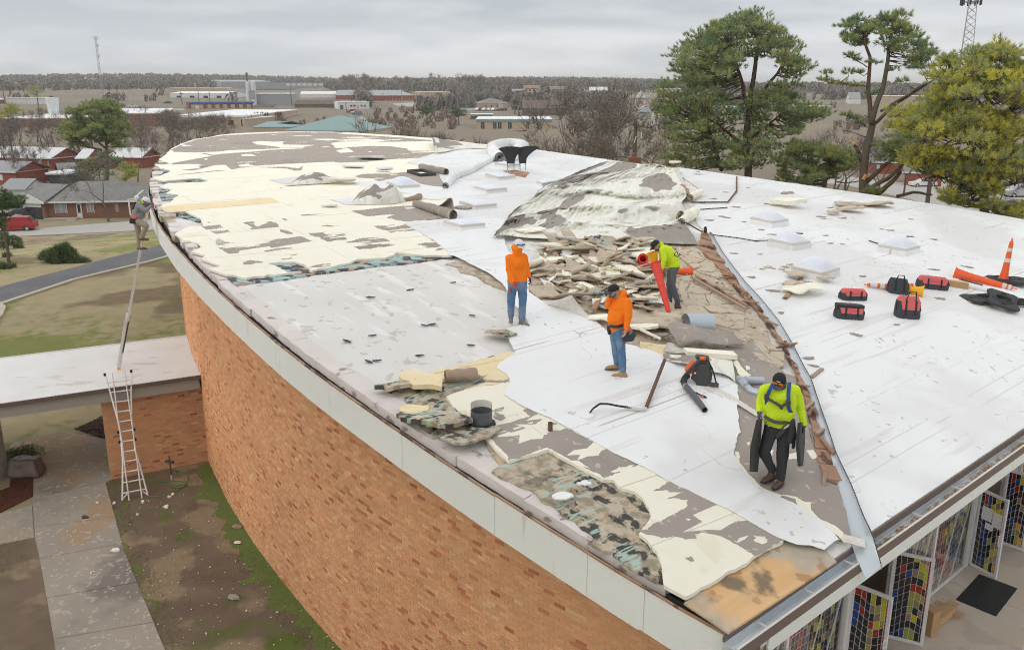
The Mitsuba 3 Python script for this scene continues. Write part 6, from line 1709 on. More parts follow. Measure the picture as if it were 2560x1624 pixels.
# ---- the bending worker with the cones
f=Fig(M3,(760,1270),'person in yellow green shirt bending over a stack of red cones')
hd=f(425,235,-.02)
P,hp=head_parts(hd,(-.80,-.12,-.62),(-.45,0,.85))
w1,h1=f(505,660,-.20),f(480,745,-.20)
w2,h2=f(485,510,.02),f(425,520,.0)
aN,aF=f(795,1200,-.10),f(655,1195,.14)
tN,tF=f(680,1310,-.12),f(590,1255,.12)
f.part('body',hp+[bone(f(500,265),.06,hd,.06),hull((f(540,300,-.1),.06),(f(540,300,.12),.06),(f(735,600),.10)),bone(f(535,300,-.14),.05,f(552,480,-.18),.04),bone(f(552,480,-.18),.036,w1,.027),bone(f(515,310,.12),.05,f(515,430,.1),.038),bone(f(515,430,.1),.036,w2,.027),
       bone(f(735,610),.11,f(700,660,-.08),.09),bone(f(735,610),.11,f(690,660,.1),.09),bone(f(700,660,-.08),.08,f(690,900,-.12),.055),bone(f(690,900,-.12),.055,aN,.04),bone(f(690,660,.1),.08,f(650,900,.12),.055),bone(f(650,900,.12),.055,aF,.04)],'m_skin',.02,5)
f.part('hoodie',[hull((f(545,290,-.10),.09),(f(550,285,.12),.09),(f(620,330,-.0),.13)),hull((f(600,330,-.05),.125),(f(630,330,.07),.125),(f(690,440,.0),.14),(f(740,560,.0),.135),(f(690,580,.02),.13)),hull((f(740,560),.13),(f(690,590),.125),(f(780,600),.08),(f(640,610),.06)),
       bone(f(535,300,-.13),.088,f(555,480,-.19),.07),bone(f(555,480,-.19),.068,f(513,640,-.2),.046),bone(f(520,310,.13),.082,f(515,430,.1),.06),bone(f(515,430,.1),.055,f(495,500,.03),.042),hull((f(505,190,.0),.035),(f(530,240,.06),.05),(f(480,300,.0),.07),(f(540,270,-.05),.06))],'m_hivis',.026,8,.007,5)
f.part('gaiter',[hull((f(440,285,-.02),.075),(f(485,265,.0),.07),(P(.05,0,-.07),.05))],'m_olive',.02,4)
f.part('trousers',[hull((f(745,600),.115),(f(690,610),.11),(f(710,680,-.06),.11),(f(690,680,.08),.10)),bone(f(705,670,-.08),.108,f(690,900,-.13),.085),bone(f(690,900,-.13),.083,f(792,1205,-.10),.07),bone(f(690,670,.1),.10,f(650,900,.12),.08),bone(f(650,900,.12),.078,f(655,1200,.14),.066)],'m_greypants',.026,7,.007,6)
for a,t in ((aN,tN),(aF,tF)):
    u_,s_=shoe(a-[0,0,.02],t)
    f.part('boot',u_,'m_boot',.02,6); f.part('boot_sole',s_,'m_black',.02,2)
f.part('glove',hand_parts(w1,h1,(-.7,.3,0),.9,1) +[bone(w1,.036,f(510,650,-.2),.036)],'m_blue',.010,3)
f.part('glove',hand_parts(w2,h2,(0,0,-1),.9,1) +[bone(w2,.034,f(492,505,.02),.036)],'m_blue',.010,3)
c_,b_=cap_mesh(P)
part(f.key,'cap',cat(c_,b_),'m_capblack',40)
part(f.key,'sunglasses',tube([P(.0,.10,.055),P(.115,.07,.065),P(.125,0,.065),P(.115,-.07,.065)],.008,6),'m_tan',smooth=True)
tm=meshkit.text_mesh('C7',.10,.004,True)
v=np.asarray(tm.vertices); o=f(715,390,-.155)
part(f.key,'print',(o+v[:,:1] *unit([.75,.35,-.55]) +v[:,1:2] *unit([.55,.1,.83]) +v[:,2:] *unit([.2,-.95,.2]),np.asarray(tm.faces)),'m_black')
# the cones he holds, and those lying behind
b=f(345,350,-.10)
tip=R(*M3((655,1455))[0],.12)
m_=f(560,960,-.16)
ax=unit(tip-f(400,560,-.1))
cone_thing(f(408,540,-.12),tip,.135,'stack of red cones held upright upside down by the bending worker','m_conered',(),ribs=(.10,.2,.30,.42,.55,.68))
cone_thing(f(350,360,-.10),f(455,800,-.10),.135,'yellow cone stuck into the top of the held red stack','m_coneyellow',(),handle=False,ribs=())
g0=R(*M3((190,640))[0],.15)
Y1=g0[1] +.1
cone_thing(at_depth(*M3((190,455))[0],Y1-.05),at_depth(*M3((215,600))[0],Y1+.9),.12,'red cone with its round open mouth facing the camera','m_conered',(),handle=False,ribs=())
cone_thing(at_depth(*M3((130,580))[0],Y1),at_depth(*M3((640,590))[0],Y1+.1),.105,'upper orange red cone lying left of the bending worker','m_conered',())
cone_thing(at_depth(*M3((1040,680))[0],Y1+.1),at_depth(*M3((120,690))[0],Y1-.05),.12,'long orange cone lying behind the bending worker with its mouth to the right','m_coneorange',((.45,.52),(.56,.62)))

# ---- the foreground worker
f=Fig(M4,(340,1440),'person in yellow shirt and blue harness walking with two black cone bases')
hd=f(405,240,-.05)
P,hp=head_parts(hd,(-.38,-.72,-.58),(0,-.35,.94))
w1,h1=f(178,605,-.04),f(168,690,-.08)
w2,h2=f(690,765,-.04),f(688,860,-.06)
aL,aR=f(325,1265,.10),f(425,1355,.02)
tL,tR=f(225,1390,.0),f(355,1470,-.12)
f.part('body',hp+[bone(f(425,310),.06,hd,.06),hull((f(270,350),.06),(f(570,350),.06),(f(390,700),.12)),bone(f(245,350,.02),.05,f(195,480,.06),.04),bone(f(195,480,.06),.037,w1,.028),bone(f(595,355,.02),.05,f(650,560,.05),.04),bone(f(650,560,.05),.037,w2,.028),
       bone(f(390,700),.12,f(310,810),.09),bone(f(390,700),.12,f(460,815),.09),bone(f(310,810),.08,f(232,1060,-.10),.058),bone(f(232,1060,-.10),.056,aL,.042),bone(f(460,815),.08,f(443,1100,-.03),.058),bone(f(443,1100,-.03),.056,aR,.042)],'m_skin2',.02,5)
f.part('shirt',[hull((f(265,345),.092),(f(575,350),.092),(f(420,420,-.05),.15),(f(430,300),.08)),hull((f(310,440,-.02),.135),(f(510,440,-.02),.135),(f(340,620,-.04),.14),(f(480,620,-.03),.14)),hull((f(340,630,-.03),.135),(f(475,640,-.02),.135),(f(330,705,-.01),.125),(f(470,725,-.0),.125)),
       bone(f(245,345,.0),.092,f(192,490,.05),.072),bone(f(192,490,.05),.07,f(182,575,-.02),.050),bone(f(592,355,.0),.092,f(652,560,.04),.072),bone(f(652,560,.04),.07,f(690,745,-.03),.050)],'m_hivis',.026,8,.008,7)
f.part('gaiter',[hull((f(425,300,-.05),.085),(P(.055,0,-.08),.055),(P(-.02,0,-.04),.082)),hull((P(-.03,0,.03),.095),(P(-.03,0,-.05),.085),(f(440,290,.02),.08))],'m_gaiter',.02,5,.004,3)
f.part('trousers',[hull((f(335,720),.125),(f(465,730),.125),(f(310,810),.11),(f(462,815),.112)),bone(f(310,810),.112,f(235,1060,-.10),.088),bone(f(235,1060,-.10),.086,f(322,1265,.10),.066),bone(f(460,815),.112,f(444,1100,-.04),.09),bone(f(444,1100,-.04),.088,f(425,1360,.02),.070)],'m_darkpants',.026,7,.009,8)
for a,t in ((aL,tL),(aR,tR)):
    u_,s_=shoe(a-[0,0,.02],t)
    f.part('boot',u_,'m_boot',.02,6); f.part('boot_sole',s_,'m_black',.02,2)
f.part('glove',hand_parts(w1,h1,(.9,0,0),.9,1) +[bone(w1,.04,f(182,580,-.02),.042)],'m_gaiter',.010,3)
f.part('glove',hand_parts(w2,h2,(-.9,0,0),.9,-1) +[bone(w2,.04,f(690,750,-.03),.042)],'m_gaiter',.010,3)
c_,b_=cap_mesh(P)
part(f.key,'cap',c_,'m_capblack',40); part(f.key,'cap_brim',b_,'m_gaiter',40)
part(f.key,'goggles',cat(*[cbox(P(.112,s*.04,.075),P(.008,0,.002) -P(0,0,0),P(-.004 ,.033 ,0) -P(0,0,0),P(0,0,.02) -P(0,0,0),.005) for s in (-1,1)]),'m_fire')
part(f.key,'cap_emblem',cat(cbox(P(.10,.0,.112),P(.003,0,0) -P(0,0,0),P(0,.018,0) -P(0,0,0),P(0,0,.010) -P(0,0,0),.003),cone(P(.10,.018,.115),P(.098,.032,.124),.004,.002,5),cone(P(.10,-.018,.115),P(.098,-.032,.124),.004,.002,5)),'m_capwhite')
part(f.key,'brim_sticker',cone(P(.165,.02,.030),P(.165,.02,.034),.017,.017,12),'m_blue')
D0=-.205
f.strap('harness_strap',[(335,275,-.13),(300,345,-.18),(262,425,-.155),(262,520,-.10)],.055,'m_blue',.01)
f.strap('harness_strap',[(525,255,-.10),(518,340,-.16),(513,480,D0),(520,560,D0),(565,650,-.12)],.055,'m_blue',.01)
f.strap('chest_strap',[(270,440,-.17),(340,480,-.21),(430,535,-.225),(495,505,-.215)],.042,'m_dark',.012)
part(f.key,'buckle',cbox(f(435,545,-.245),[.025,0,-.01],[0,.006,0],[.012,0,.028],.004),'m_dark')
part(f.key,'strap_slider',cbox(f(262,425,-.18),[.035,0,0],[0,.01,0],[0,0,.045],.006),'m_dark')
part(f.key,'strap_slider',cbox(f(513,500,-.225),[.035,0,0],[0,.01,0],[0,0,.04],.006),'m_dark')
f.strap('belt',[(235,645,-.08),(280,680,-.155),(350,715,-.19),(430,725,-.19),(530,715,-.13)],.05,'m_dark',.012)
f.strap('thigh_strap',[(500,760,-.16),(450,810,-.16),(375,890,-.13)],.06,'m_bagdark',.012)
part(f.key,'buckle',cbox(f(490,770,-.18),[.035,0,.02],[0,.006,0],[.012,0,.022],.004),'m_curbmetal')
f.part('hip_pouch',[hull((f(555,700,-.10),.05),(f(560,820,-.08),.06),(f(530,930,-.08),.05),(f(570,900,-.02),.05))],'m_bagdark',.02,4)
f.part('hip_tool',[hull((f(575,920,-.08),.028),(f(570,1010,-.08),.024))],'m_black',.02,3)
tm=meshkit.text_mesh('w',.05,.003,True)

def slab_base(pts,label,nr):
    q=[f(*k) for k in pts]
    n=unit(nr) *.028
    v=np.array([k+n for k in q] +[k-n for k in q]); h=trimesh.convex.convex_hull(v)
    return solo('cone_base',(np.asarray(h.vertices),np.asarray(h.faces)),'m_rubber',label,'cone base',smooth=25)

slab_base([(165,690,-.30),(190,680,.28),(85,1290,-.32),(140,1290,.26),(95,1000,-.36),(170,1000,.30)],'black rubber base carried in the worker\'s gloved hand on the left of the photo',(.95,-.25,.05))
slab_base([(640,720,-.26),(690,720,.24),(640,1225,-.26),(668,1225,.22),(615,960,-.32),(690,960,.30)],'black rubber base carried at the worker\'s hip on the right of the photo',(.95,.28,.05))

# ---- the ladders and the worker on one of them
lad_foot=at_z(298,918,CZ+.01)
lad_top=R(*W(372,512,1,(0,0))[0],.35)
ld=lad_top-lad_foot; LL=np.linalg.norm(ld); ld /= LL
ls=unit(np.cross(ld,unit([.83,.55,0]) *1.0)) if False else unit(np.array([.35,-.93,0]) -ld*np.dot([.35,-.93,0],ld))
key=thing('extension_ladder','long aluminium extension ladder leaning from the canopy to the roof edge','ladder')
up3=np.cross(ls,ld)
for s in (-.21,.21):
    part(key,'rail',cbox(lad_foot+ls*s+ld*LL*.5,ld*LL/2,ls*.018,up3*.04,.005),'m_alu')
    part(key,'foot',cbox(lad_foot+ls*s*1.03+ld*.06,ld*.07,ls*.026,up3*.05,.008),'m_coneyellow')
    part(key,'lower_rail',cbox(lad_foot+ls*s*1.15+ld*LL*.18+up3*.05,ld*LL*.15,ls*.016,up3*.035,.005),'m_alu')
    part(key,'warning_strip',cbox(lad_foot+ls*s*1.02+ld*LL*.22-up3*.03,ld*LL*.10,ls*.022,up3*.022,.004),'m_dark')
for k in range(int(LL/.305)):
    c=lad_foot+ld*(.3+.305*k)
    if k<26:part(key,'rung',cone(c-ls*.2,c+ls*.2,.016,n=6),'m_alu')
# stand-off frame at the top
mp_=at_depth(*M5((420,700))[0],1)
tparam=.86
my=(lad_foot+ld*LL*tparam)[1]
f=Fig(M5,(400,1300),'person in grey hooded shirt and khaki trousers climbing the ladder at the roof edge',y0=my-.22)
hd=f(478,300,.0)
P,hp=head_parts(hd,(.9,.1,-.42),(.35,0,.93))
w1,h1=f(620,405,-.06),f(700,400,-.02)
w2,h2=f(590,350,.16),f(650,340,.18)
aN,aF=f(390,1110,-.10),f(350,1315,.12)
tN,tF=f(490,1150,-.10),f(450,1345,.12)
f.part('body',hp+[bone(f(415,330),.06,hd,.06),hull((f(340,380,-.12),.06),(f(350,380,.14),.06),(f(270,680),.10)),bone(f(350,400,-.14),.05,f(470,510,-.14),.04),bone(f(470,510,-.14),.037,w1,.028),bone(f(370,390,.14),.05,f(480,450,.18),.04),bone(f(480,450,.18),.037,w2,.028),
       bone(f(275,690),.11,f(300,740,-.08),.09),bone(f(275,690),.11,f(280,740,.08),.09),bone(f(300,740,-.08),.08,f(500,850,-.12),.055),bone(f(500,850,-.12),.055,aN,.04),bone(f(280,740,.08),.08,f(330,1010,.1),.055),bone(f(330,1010,.1),.055,aF,.04)],'m_skin2',.02,5)
f.part('hoodie',[hull((f(345,380,-.12),.09),(f(360,370,.13),.09),(f(290,500,0),.13),(f(330,470,0),.14)),hull((f(290,500),.13),(f(340,500),.12),(f(260,640),.125),(f(330,650),.12)),bone(f(355,405,-.14),.085,f(472,512,-.14),.066),bone(f(472,512,-.14),.064,f(605,408,-.06),.045),bone(f(370,395,.14),.08,f(480,450,.18),.06),bone(f(480,450,.18),.056,f(580,360,.16),.042),hull((f(360,260,.0),.06),(f(330,290,.0),.05),(f(400,350,.0),.07))],'m_greyhood',.026,8,.008,9)
f.part('collar',[hull((f(400,270,-.05),.035),(f(425,330,-.06),.035),(f(430,290,.05),.035))],'m_hivis',.02,3)
f.part('trousers',[hull((f(270,690),.12),(f(320,700),.115),(f(300,760,-.06),.11),(f(280,760,.06),.105)),bone(f(305,745,-.08),.11,f(500,855,-.12),.085),bone(f(500,855,-.12),.083,f(395,1105,-.10),.07),bone(f(282,745,.08),.105,f(330,1010,.1),.082),bone(f(330,1010,.1),.08,f(350,1315,.12),.068)],'m_khaki',.026,7,.008,10)
for a,t in ((aN,tN),(aF,tF)):
    u_,s_=shoe(a-[0,0,.02],t)
    f.part('boot',u_,'m_boot',.02,6); f.part('boot_sole',s_,'m_tan',.02,2)
f.part('glove',hand_parts(w1,h1,(.3,.2,-.9),.9,1) +[bone(w1,.036,f(608,408,-.06),.04)],'m_red',.010,3)
f.part('glove',hand_parts(w2,h2,(.3,-.2,-.9),.9,-1) +[bone(w2,.034,f(582,358,.16),.038)],'m_red',.010,3)
c_,b_=cap_mesh(P)
part(f.key,'cap',c_,'m_capwhite',40); part(f.key,'cap_brim',b_,'m_carblue',40)
f.part('tool_pouch',[hull((f(165,690,-.12),.05),(f(260,690,-.14),.05),(f(150,770,-.12),.04),(f(255,780,-.14),.04))],'m_black',.02,3)
f.part('pouch_top',[hull((f(175,630,-.14),.035),(f(265,650,-.15),.035),(f(180,670,-.15),.035),(f(265,675,-.16),.035))],'m_bagred',.02,3)
f.strap('harness_strap',[(270,330,-.13),(235,420,-.13),(190,480,-.10)],.05,'m_black',.01)
# a white frame (stand-off) and bright rails behind him
key2=thing('ladder_standoff','white tube frame of a ladder stabiliser behind the climbing worker','stabiliser')
part(key2,'tube',tube([f(150,620,.25),f(95,255,.3),f(220,250,.3)],.022,6),'m_white')
part(key2,'tube',tube([f(300,160,.6),f(430,50,.8)],.02,6),'m_white')
part(key2,'pad',flesh([hull((f(285,210,.35),.07),(f(270,260,.35),.06))],.03,4),'m_white',True)

# the white folding ladder on the ground, leaning on the canopy edge
def lz(px,z):return at_z(*Q3(px)[0],z)

bl,br=lz((1170,1345),0.02),lz((1412,1295),0.02)
key=thing('folding_ladder','white articulated ladder with flared feet leaning on the canopy edge','ladder')
e0,e1=np.asarray(edge.coords[0]),np.asarray(edge.coords[-1])
def canopy_pt(px):
    n=np.array([-(e1-e0)[1],(e1-e0)[0],0]); return at_plane(*Q3(px)[0],np.r_[e0,CZ] -.06*np.r_[unit(n)[:2],0] *np.sign(n[1]),n)
kl,kr=canopy_pt((1058,305)),canopy_pt((1258,283))
gl,gr=at_z(*Q3((1170,1345))[0],.02),at_z(*Q3((1412,1295))[0],.02)
ml,mr_=gl*.5+kl*.5,gr*.5+kr*.5
nrm=unit(np.cross(kr-kl,(kl+kr) /2-(gl+gr) /2))
mid_pt=(gl+gr+kl+kr) /4
def lp(px):return at_plane(*Q3(px)[0],mid_pt,nrm)

LR=[(1168,1340),(1172,960),(1165,870),(1148,700),(1130,590),(1050,300),(1010,150)]
RR_=[(1412,1290),(1318,940),(1290,860),(1275,690),(1258,560),(1252,300),(1258,120)]
LR2=[(1232,1340),(1185,960),(1165,780),(1120,540),(1098,330),(1070,122)]
RR2=[(1355,1315),(1308,960),(1285,800),(1250,540),(1218,330),(1190,105)]
part(key,'rail',tube([lp(q) for q in LR],.024,6),'m_white',40); part(key,'rail',tube([lp(q) for q in RR_],.024,6),'m_white',40)
part(key,'inner_rail',tube([lp(q) +nrm*.05 for q in LR2],.019,6),'m_alu',40); part(key,'inner_rail',tube([lp(q) +nrm*.05 for q in RR2],.019,6),'m_alu',40)
for a,b in [((1168,1270),(1400,1225)),((1172,1168),(1372,1132)),((1172,1070),(1345,1040)),((1172,970),(1318,945)),((1168,875),(1292,855)),((1150,780),(1282,758)),((1142,685),(1272,662)),((1128,590),(1262,568)),((1105,495),(1255,475)),((1078,403),(1252,380)),((1052,308),(1255,282)),((1022,217),(1255,185))]:
    part(key,'rung',cone(lp(a),lp(b),.021,n=6),'m_white')
    for q in (a,b):part(key,'joint',sphere(lp(q) -nrm*.012,.022,1),'m_bagred')
for a,b in (((1168,1330),(1215,1270)),((1412,1285),(1352,1245))):part(key,'brace',cone(lp(a),lp(b),.015,n=5),'m_white')
for q in ((1130,688),(1142,780),(1282,662),(1292,755),(1000,138),(1252,105)):part(key,'hinge',cbox(lp(q),[.03,0,0],[0,.03,0],[0,0,.045],.008),'m_black')

# yard things
p=at_z(*Q3((1640,1140))[0],0)
key=thing('hose_post','dark green post with a crossbar for the garden hose by the brick wall','hose holder')
part(key,'post',cone([p[0],p[1],0],[p[0],p[1],.82],.022,n=8),'m_dark')
part(key,'stake_end',cone([p[0],p[1],0],[p[0],p[1],.16],.024,n=8),'m_curbmetal')
part(key,'crossbar',cat(hullm_ := None) if False else cbox([p[0],p[1],.62],[.14,-.03,-.01],[.01,.05,0],[0,0,.035],.015),'m_dark')
cs=[(1420,1300),(1520,1302),(1640,1270),(1740,1220),(1800,1140),(1800,1090),(1750,1060),(1690,1050),(1675,1075),(1700,1090)]
pts_=np.array([at_z(*Q3(q)[0],.02) for q in cs]); tt=np.linspace(0,1,60)
pp=np.stack([np.interp(tt,np.linspace(0,1,len(pts_)),pts_[:,k]) for k in range(3)],1)
for _ in range(4):pp[1:-1] =(pp[:-2] +pp[1:-1] *2+pp[2:]) /4
cs2=[(1500,1165),(1600,1150),(1720,1148),(1780,1165),(1790,1190),(1720,1215),(1620,1215),(1600,1205),(1680,1200),(1760,1180)]
p2=np.array([at_z(*Q3(q)[0],.03) for q in cs2]); p2=np.stack([np.interp(tt,np.linspace(0,1,len(p2)),p2[:,k]) for k in range(3)],1)
for _ in range(4):p2[1:-1] =(p2[:-2] +p2[1:-1] *2+p2[2:]) /4
solo('garden_hose',cat(tube(pp,.013,5),tube(p2,.013,5)),'m_hose','green garden hose looped on the grass beside its post','hose',smooth=True)
p=at_z(*Q3((215,1135))[0],.03)
solo('covered_bundle',flesh([hull(([p[0] -.42,p[1] +.1,.12],.10),([p[0] +.40,p[1] +.1,.12],.10),([p[0] -.36,p[1] +.6,.12],.1),([p[0] +.36,p[1] +.6,.12],.1),([p[0] -.40,p[1] +.2,.52],.08),([p[0] +.30,p[1] +.2,.52],.08),([p[0] -.32,p[1] +.55,.55],.08),([p[0] +.30,p[1] +.55,.5],.08))],.06,3,.03,2,5),'m_brown','dark brown cloth covered bundle beside the concrete column','bundle',smooth=True)
p=at_z(*Q3((215,920))[0],0)
rs=np.random.default_rng(2)
solo('shrub',bladed(np.c_[rs.normal(p[0],.30,900),rs.normal(p[1],.25,900),rs.uniform(0,.25,900)],rs.normal(size=(900,3)) *[1,1,.4] +[0,0,.8],rs.uniform(.08,.2,900),.03,rs),'m_grass','bright green low plant behind the dark bundle','plant')
for i,(c,r) in enumerate([((1090,1365),.06),((930,1362),.05),((1365,1352),.06),((1590,1405),.065),((1650,1280),.05),((1615,1305),.06),((1310,1472),.05),((535,462),.06)]):
    p=at_z(*Q3(c)[0],.03)
    solo('debris_chip',chunk([p[0],p[1],.04+gz(p[0],p[1])],r,.05,70+i,7,.2),'m_cream','pale foam chip fallen on the ground by the walkway','chip','foam chips on the ground')
rs=np.random.default_rng(8)
ch=[]
for i in range(230):
    u,v=rs.uniform(120,900),rs.uniform(1230,1640)
    p=at_z(u,v,0)
    if YARD.contains(Point(p[:2])) or walk.contains(Point(p[:2])):ch.append(chunk([p[0],p[1],.035],rs.choice([.012,.018,.025,.04],p=[.6,.3,.09,.01]),.02,i,5,.4))
stuffobj('debris_crumbs',cat(*ch),'m_cream','small pale foam crumbs scattered over the yard and the path')
for i,(c,r,m) in enumerate([((1597,1170),.12,'m_concrete'),((790,853),.10,'m_cream'),((1133,553),.07,'m_cream'),((1620,690),.10,'m_tanroll'),((1620,800),.07,'m_cream'),((580,627),.08,'m_dark')]):
    p=at_z(*G(c)[0],.02)
    solo('debris_chip',chunk([p[0],p[1],.05],r,.05,170+i,6,.2,1.4),m,['grey broken block lying in the bare side yard','cream chip on the rusty part of the concrete path','pale stone near the foot of the white ladder','tan wood chip at the foot of the curved wall','cream chip at the foot of the curved wall','dark flat scrap on the concrete path'][i],'chip')
# doormat and carton at the glass front
q=[at_z(*Q1(k)[0],.03) for k in ((1400,842),(1745,970),(1550,1220),(1188,1070))]
solo('doormat',cat(drape(poly([k[:2] for k in q]),.016,.012,1,cz(0.0))),'m_black','black door mat on the patio in front of the open doors','mat')
p=at_z(*Q1((950,1400))[0],.02)
key=thing('carton','open brown cardboard box lying with spread flaps behind the glass door','carton')
a,b=at_z(*Q1((985,1290))[0],.1),at_z(*Q1((1125,1180))[0],.1)
d=(b-a) /2; nv=unit(np.cross([0,0,1],d))
part(key,'side',cbox((a+b) /2+[0,0,.06],d,nv*.13,np.array([0,0,.10]),.006),'m_card')
part(key,'flap',obox(b+[0,0,.10] +nv*.20,unit(d) *.09,nv*.14,[0,0,.006] +unit(d) *.0),'m_card')
part(key,'flap',obox(b+unit(d) *.14+[0,0,.16],unit(d) *.10,nv*.12,np.array([0,0,.006])),'m_card')
part(key,'flap',obox(b-nv*.22+[0,0,.05],unit(d) *.10,nv*.10,np.array([0,0,.006])),'m_card')
c=at_z(*Q1((955,1400))[0],.0)
part(key,'end_box',cbox(c+[0,.1,.33],[.10,.04,0],[-.06,.16,0],[0,0,.32],.006),'m_card')
# ------------------------------------------------------------------ trees
def bare_tree(seed,H=10.0,spread=.5,levels=5,twigs=1,base_r=.16,fork=.22,up=.35):
    """(wood, twig) meshes of a leafless tree of height H standing at the origin."""
    g=np.random.default_rng(seed)
    wood,tips=[],[]
    def grow(p,d,L,r,lev):
        n=3
        pts=[p]
        for k in range(n):
            d=unit(d+g.normal(0,.11,3) +[0,0,.04])
            pts.append(pts[-1] +d*L/n)
        r1=r*.62
        wood.append(tube(pts,np.linspace(r,r1,n+1),5 if lev<2 else 3,caps=False))
        if lev >= levels:
            tips.append((pts[-2],pts[-1],d)); return
        kids=g.integers(2,4) if lev else g.integers(3,6)
        for k in range(kids):
            a=g.uniform(0,2*math.pi)
            x,y,_=frame_of(d)
            s=g.uniform(.45,1.0) *spread*(1.25 if lev == 0 else 1)
            nd=unit(d+(x*math.cos(a) +y*math.sin(a)) *s*1.5+[0,0,up*.5])
            q=pts[-1] if k<2 else pts[g.integers(1,n+1)]
            grow(np.array(q),nd,L*g.uniform(.62,.86),r1*g.uniform(.6,.85),lev+1)
    grow(np.zeros(3),np.array([0,0,1.0]),H*fork,base_r,0)
    T_=[]
    P=np.array([t[1] for t in tips]); Dd=np.array([t[2] for t in tips]); Q=np.array([t[0] for t in tips])
    k=max(1,int(7*twigs))
    w=g.random((len(P),k,1))
    pp=(Q[:,None] *(1-w) +P[:,None] *w).reshape(-1,3)
    dd=(Dd[:,None] +g.normal(0,.55,(len(P),k,3)) +[0,0,.15]).reshape(-1,3)
    tw=bladed(pp,dd,g.uniform(.06,.13,len(pp)) *H,.0042*H,g)
    m=cat(*wood)
    s=H/max(m[0][:,2].max(),tw[0][:,2].max())
    return (m[0] *s,m[1]),(tw[0] *s,tw[1])

BT=[]
for i,(sd,sp_,lv,br) in enumerate([(1,.46,5,.16),(2,.60,5,.18),(5,.36,5,.15),(9,.75,5,.2),(12,.5,5,.17)]):
    wd,tw=bare_tree(sd,10,sp_,lv,.8,br)
    m1,m2=('m_bare','m_bare2') if i % 2 else ('m_bare2','m_bare')
    BT.append((mikit.ply(wd,'m_bark'),mikit.ply(tw,m1),mikit.ply(tw,m2)))

def put_bare(xy,H,kind,label,rot=0.0,group=None,wide=1.0,name='bare_tree',tint=0):
    z=float(gz(*xy))
    key=thing(name,label,'tree',group)
    tw=T().translate([float(xy[0]),float(xy[1]),z]).rotate([0,0,1],math.degrees(rot)).scale([H/10*wide,H/10*wide,H/10])
    scene[numbered(key+'__trunk')] ={**BT[kind][0],'to_world':tw}
    scene[numbered(key+'__crown')] ={**BT[kind][1+tint],'to_world':tw}

def on_ray(u,dist):
    d=ray(u,HZ); d=d[:2] /np.linalg.norm(d[:2])
    return d*dist

rs=np.random.default_rng(77)
for i,(u,ds,H,k,w,lb) in enumerate([(905,120,12,1,.8,'bare grey tree behind the far left roof edge'),(945,110,14.5,0,.75,'tall bare tree left of the two round evergreens'),(985,118,14,2,.9,'bare multi stemmed tree under the round evergreens'),(1040,125,12,3,.9,'wide bare tree right of the multi stemmed one'),
                                       (1100,100,11,1,1.0,'reddish bare tree behind the folded white membrane'),(1160,104,11.5,4,1.0,'reddish twiggy tree left of the teal edged school'),(1215,96,9,2,1.1,'low bare tree over the white membrane loop'),(1255,150,9,3,.9,'pale small tree on the dry lawn before the teal edged school'),
                                       (1350,88,10,1,1.1,'bare shrubby tree at the right end of the dry lawn'),(1405,96,14,0,.9,'large bare tree in the thicket behind the roof'),(1455,90,15.5,3,.85,'tallest bare tree of the thicket, with forked trunk'),(1500,100,15,4,.9,'bare tree right of the tallest thicket tree'),(1555,94,13.5,1,.85,'bare tree close to the left of the utility pole'),
                                       (1600,110,14.5,2,.9,'bare tree behind the utility pole'),(1660,120,13,0,.9,'bare tree between utility pole and big pine'),(1530,72,9.5,2,1.0,'low grey tree at the roof edge by the utility pole'),(1420,76,9,4,1.1,'low brown tree at the roof edge below the thicket'),
                                       (778,140,10,3,1.1,'dark bare tree in front of the teal hipped roof'),(835,150,10,0,1.0,'bare tree at the right end of the teal roof'),(700,170,9,1,1.0,'bare tree before the cream school wall'),
                                       (2105,130,13,1,.9,'bare tree between the big pine and the broken pine'),(2060,140,12,3,.9,'grey bare tree behind the right side of the big pine'),(2140,150,13,0,1.0,'bare tree left behind the broken pine'),(2235,140,12,4,.9,'bare tree behind the fork of the broken pine'),(2290,160,12,2,1,'bare tree left of the yellow green pine'),(2530,130,11,0,1,'bare tree at the right edge behind the yellow green pine')]):
    put_bare(on_ray(u,ds),H,k,lb,rs.uniform(0,6),None,w,tint=i % 2)
p=Gp(*P7((1220,872))[0])
put_bare(p[:2],9.5,0,'bare street tree in front of the grey roofed house',1.0,None,.95,tint=1)
for i,(u,v,H) in enumerate([(62,452,7.5),(85,455,8.5),(102,452,8),(40,460,7),(345,455,9),(172,470,4.5),(12,420,8),(118,418,7)]):
    p=Gp(u,v)
    put_bare(p[:2],H,i % 5,['bare tree at the corner of the red brick house','bare tree beside the pale utility post','twin of the bare trees beside the pale utility post','bare tree left of the red house corner','bare forked tree near the round roof edge','small shrubby bare tree behind the grey roof','bare tree at the left edge before the white roofed house','bare tree right of the red brick gable'][i],i*1.3,None,.8,tint=1)
n=0
while n<58:
    u=rs.uniform(-60,560)
    ds=rs.uniform(215,345)
    xy=on_ray(u,ds)
    put_bare(xy,rs.uniform(8.5,13),n % 5,'brown leafless tree in the wood behind the left houses',rs.uniform(0,6),'trees in the wood behind the left houses',rs.uniform(.9,1.25),'woodland_tree',tint=n % 2)
    n += 1
for i in range(34):
    u=rs.uniform(845,1215)
    put_bare(on_ray(u,rs.uniform(830,930)),rs.uniform(16,22),(0,2,4)[i % 3],'tall bare tree in the row on the horizon above the brick school',rs.uniform(0,6),'bare trees in the horizon row',.8,'horizon_tree')
for i in range(26):
    u=rs.uniform(1180,1720)
    put_bare(on_ray(u,rs.uniform(900,1050)),rs.uniform(11,16),(0,1,4)[i % 3],'bare tree on the skyline above the pale apartment blocks',rs.uniform(0,6),'bare trees above the apartment blocks',1.1,'horizon_tree')

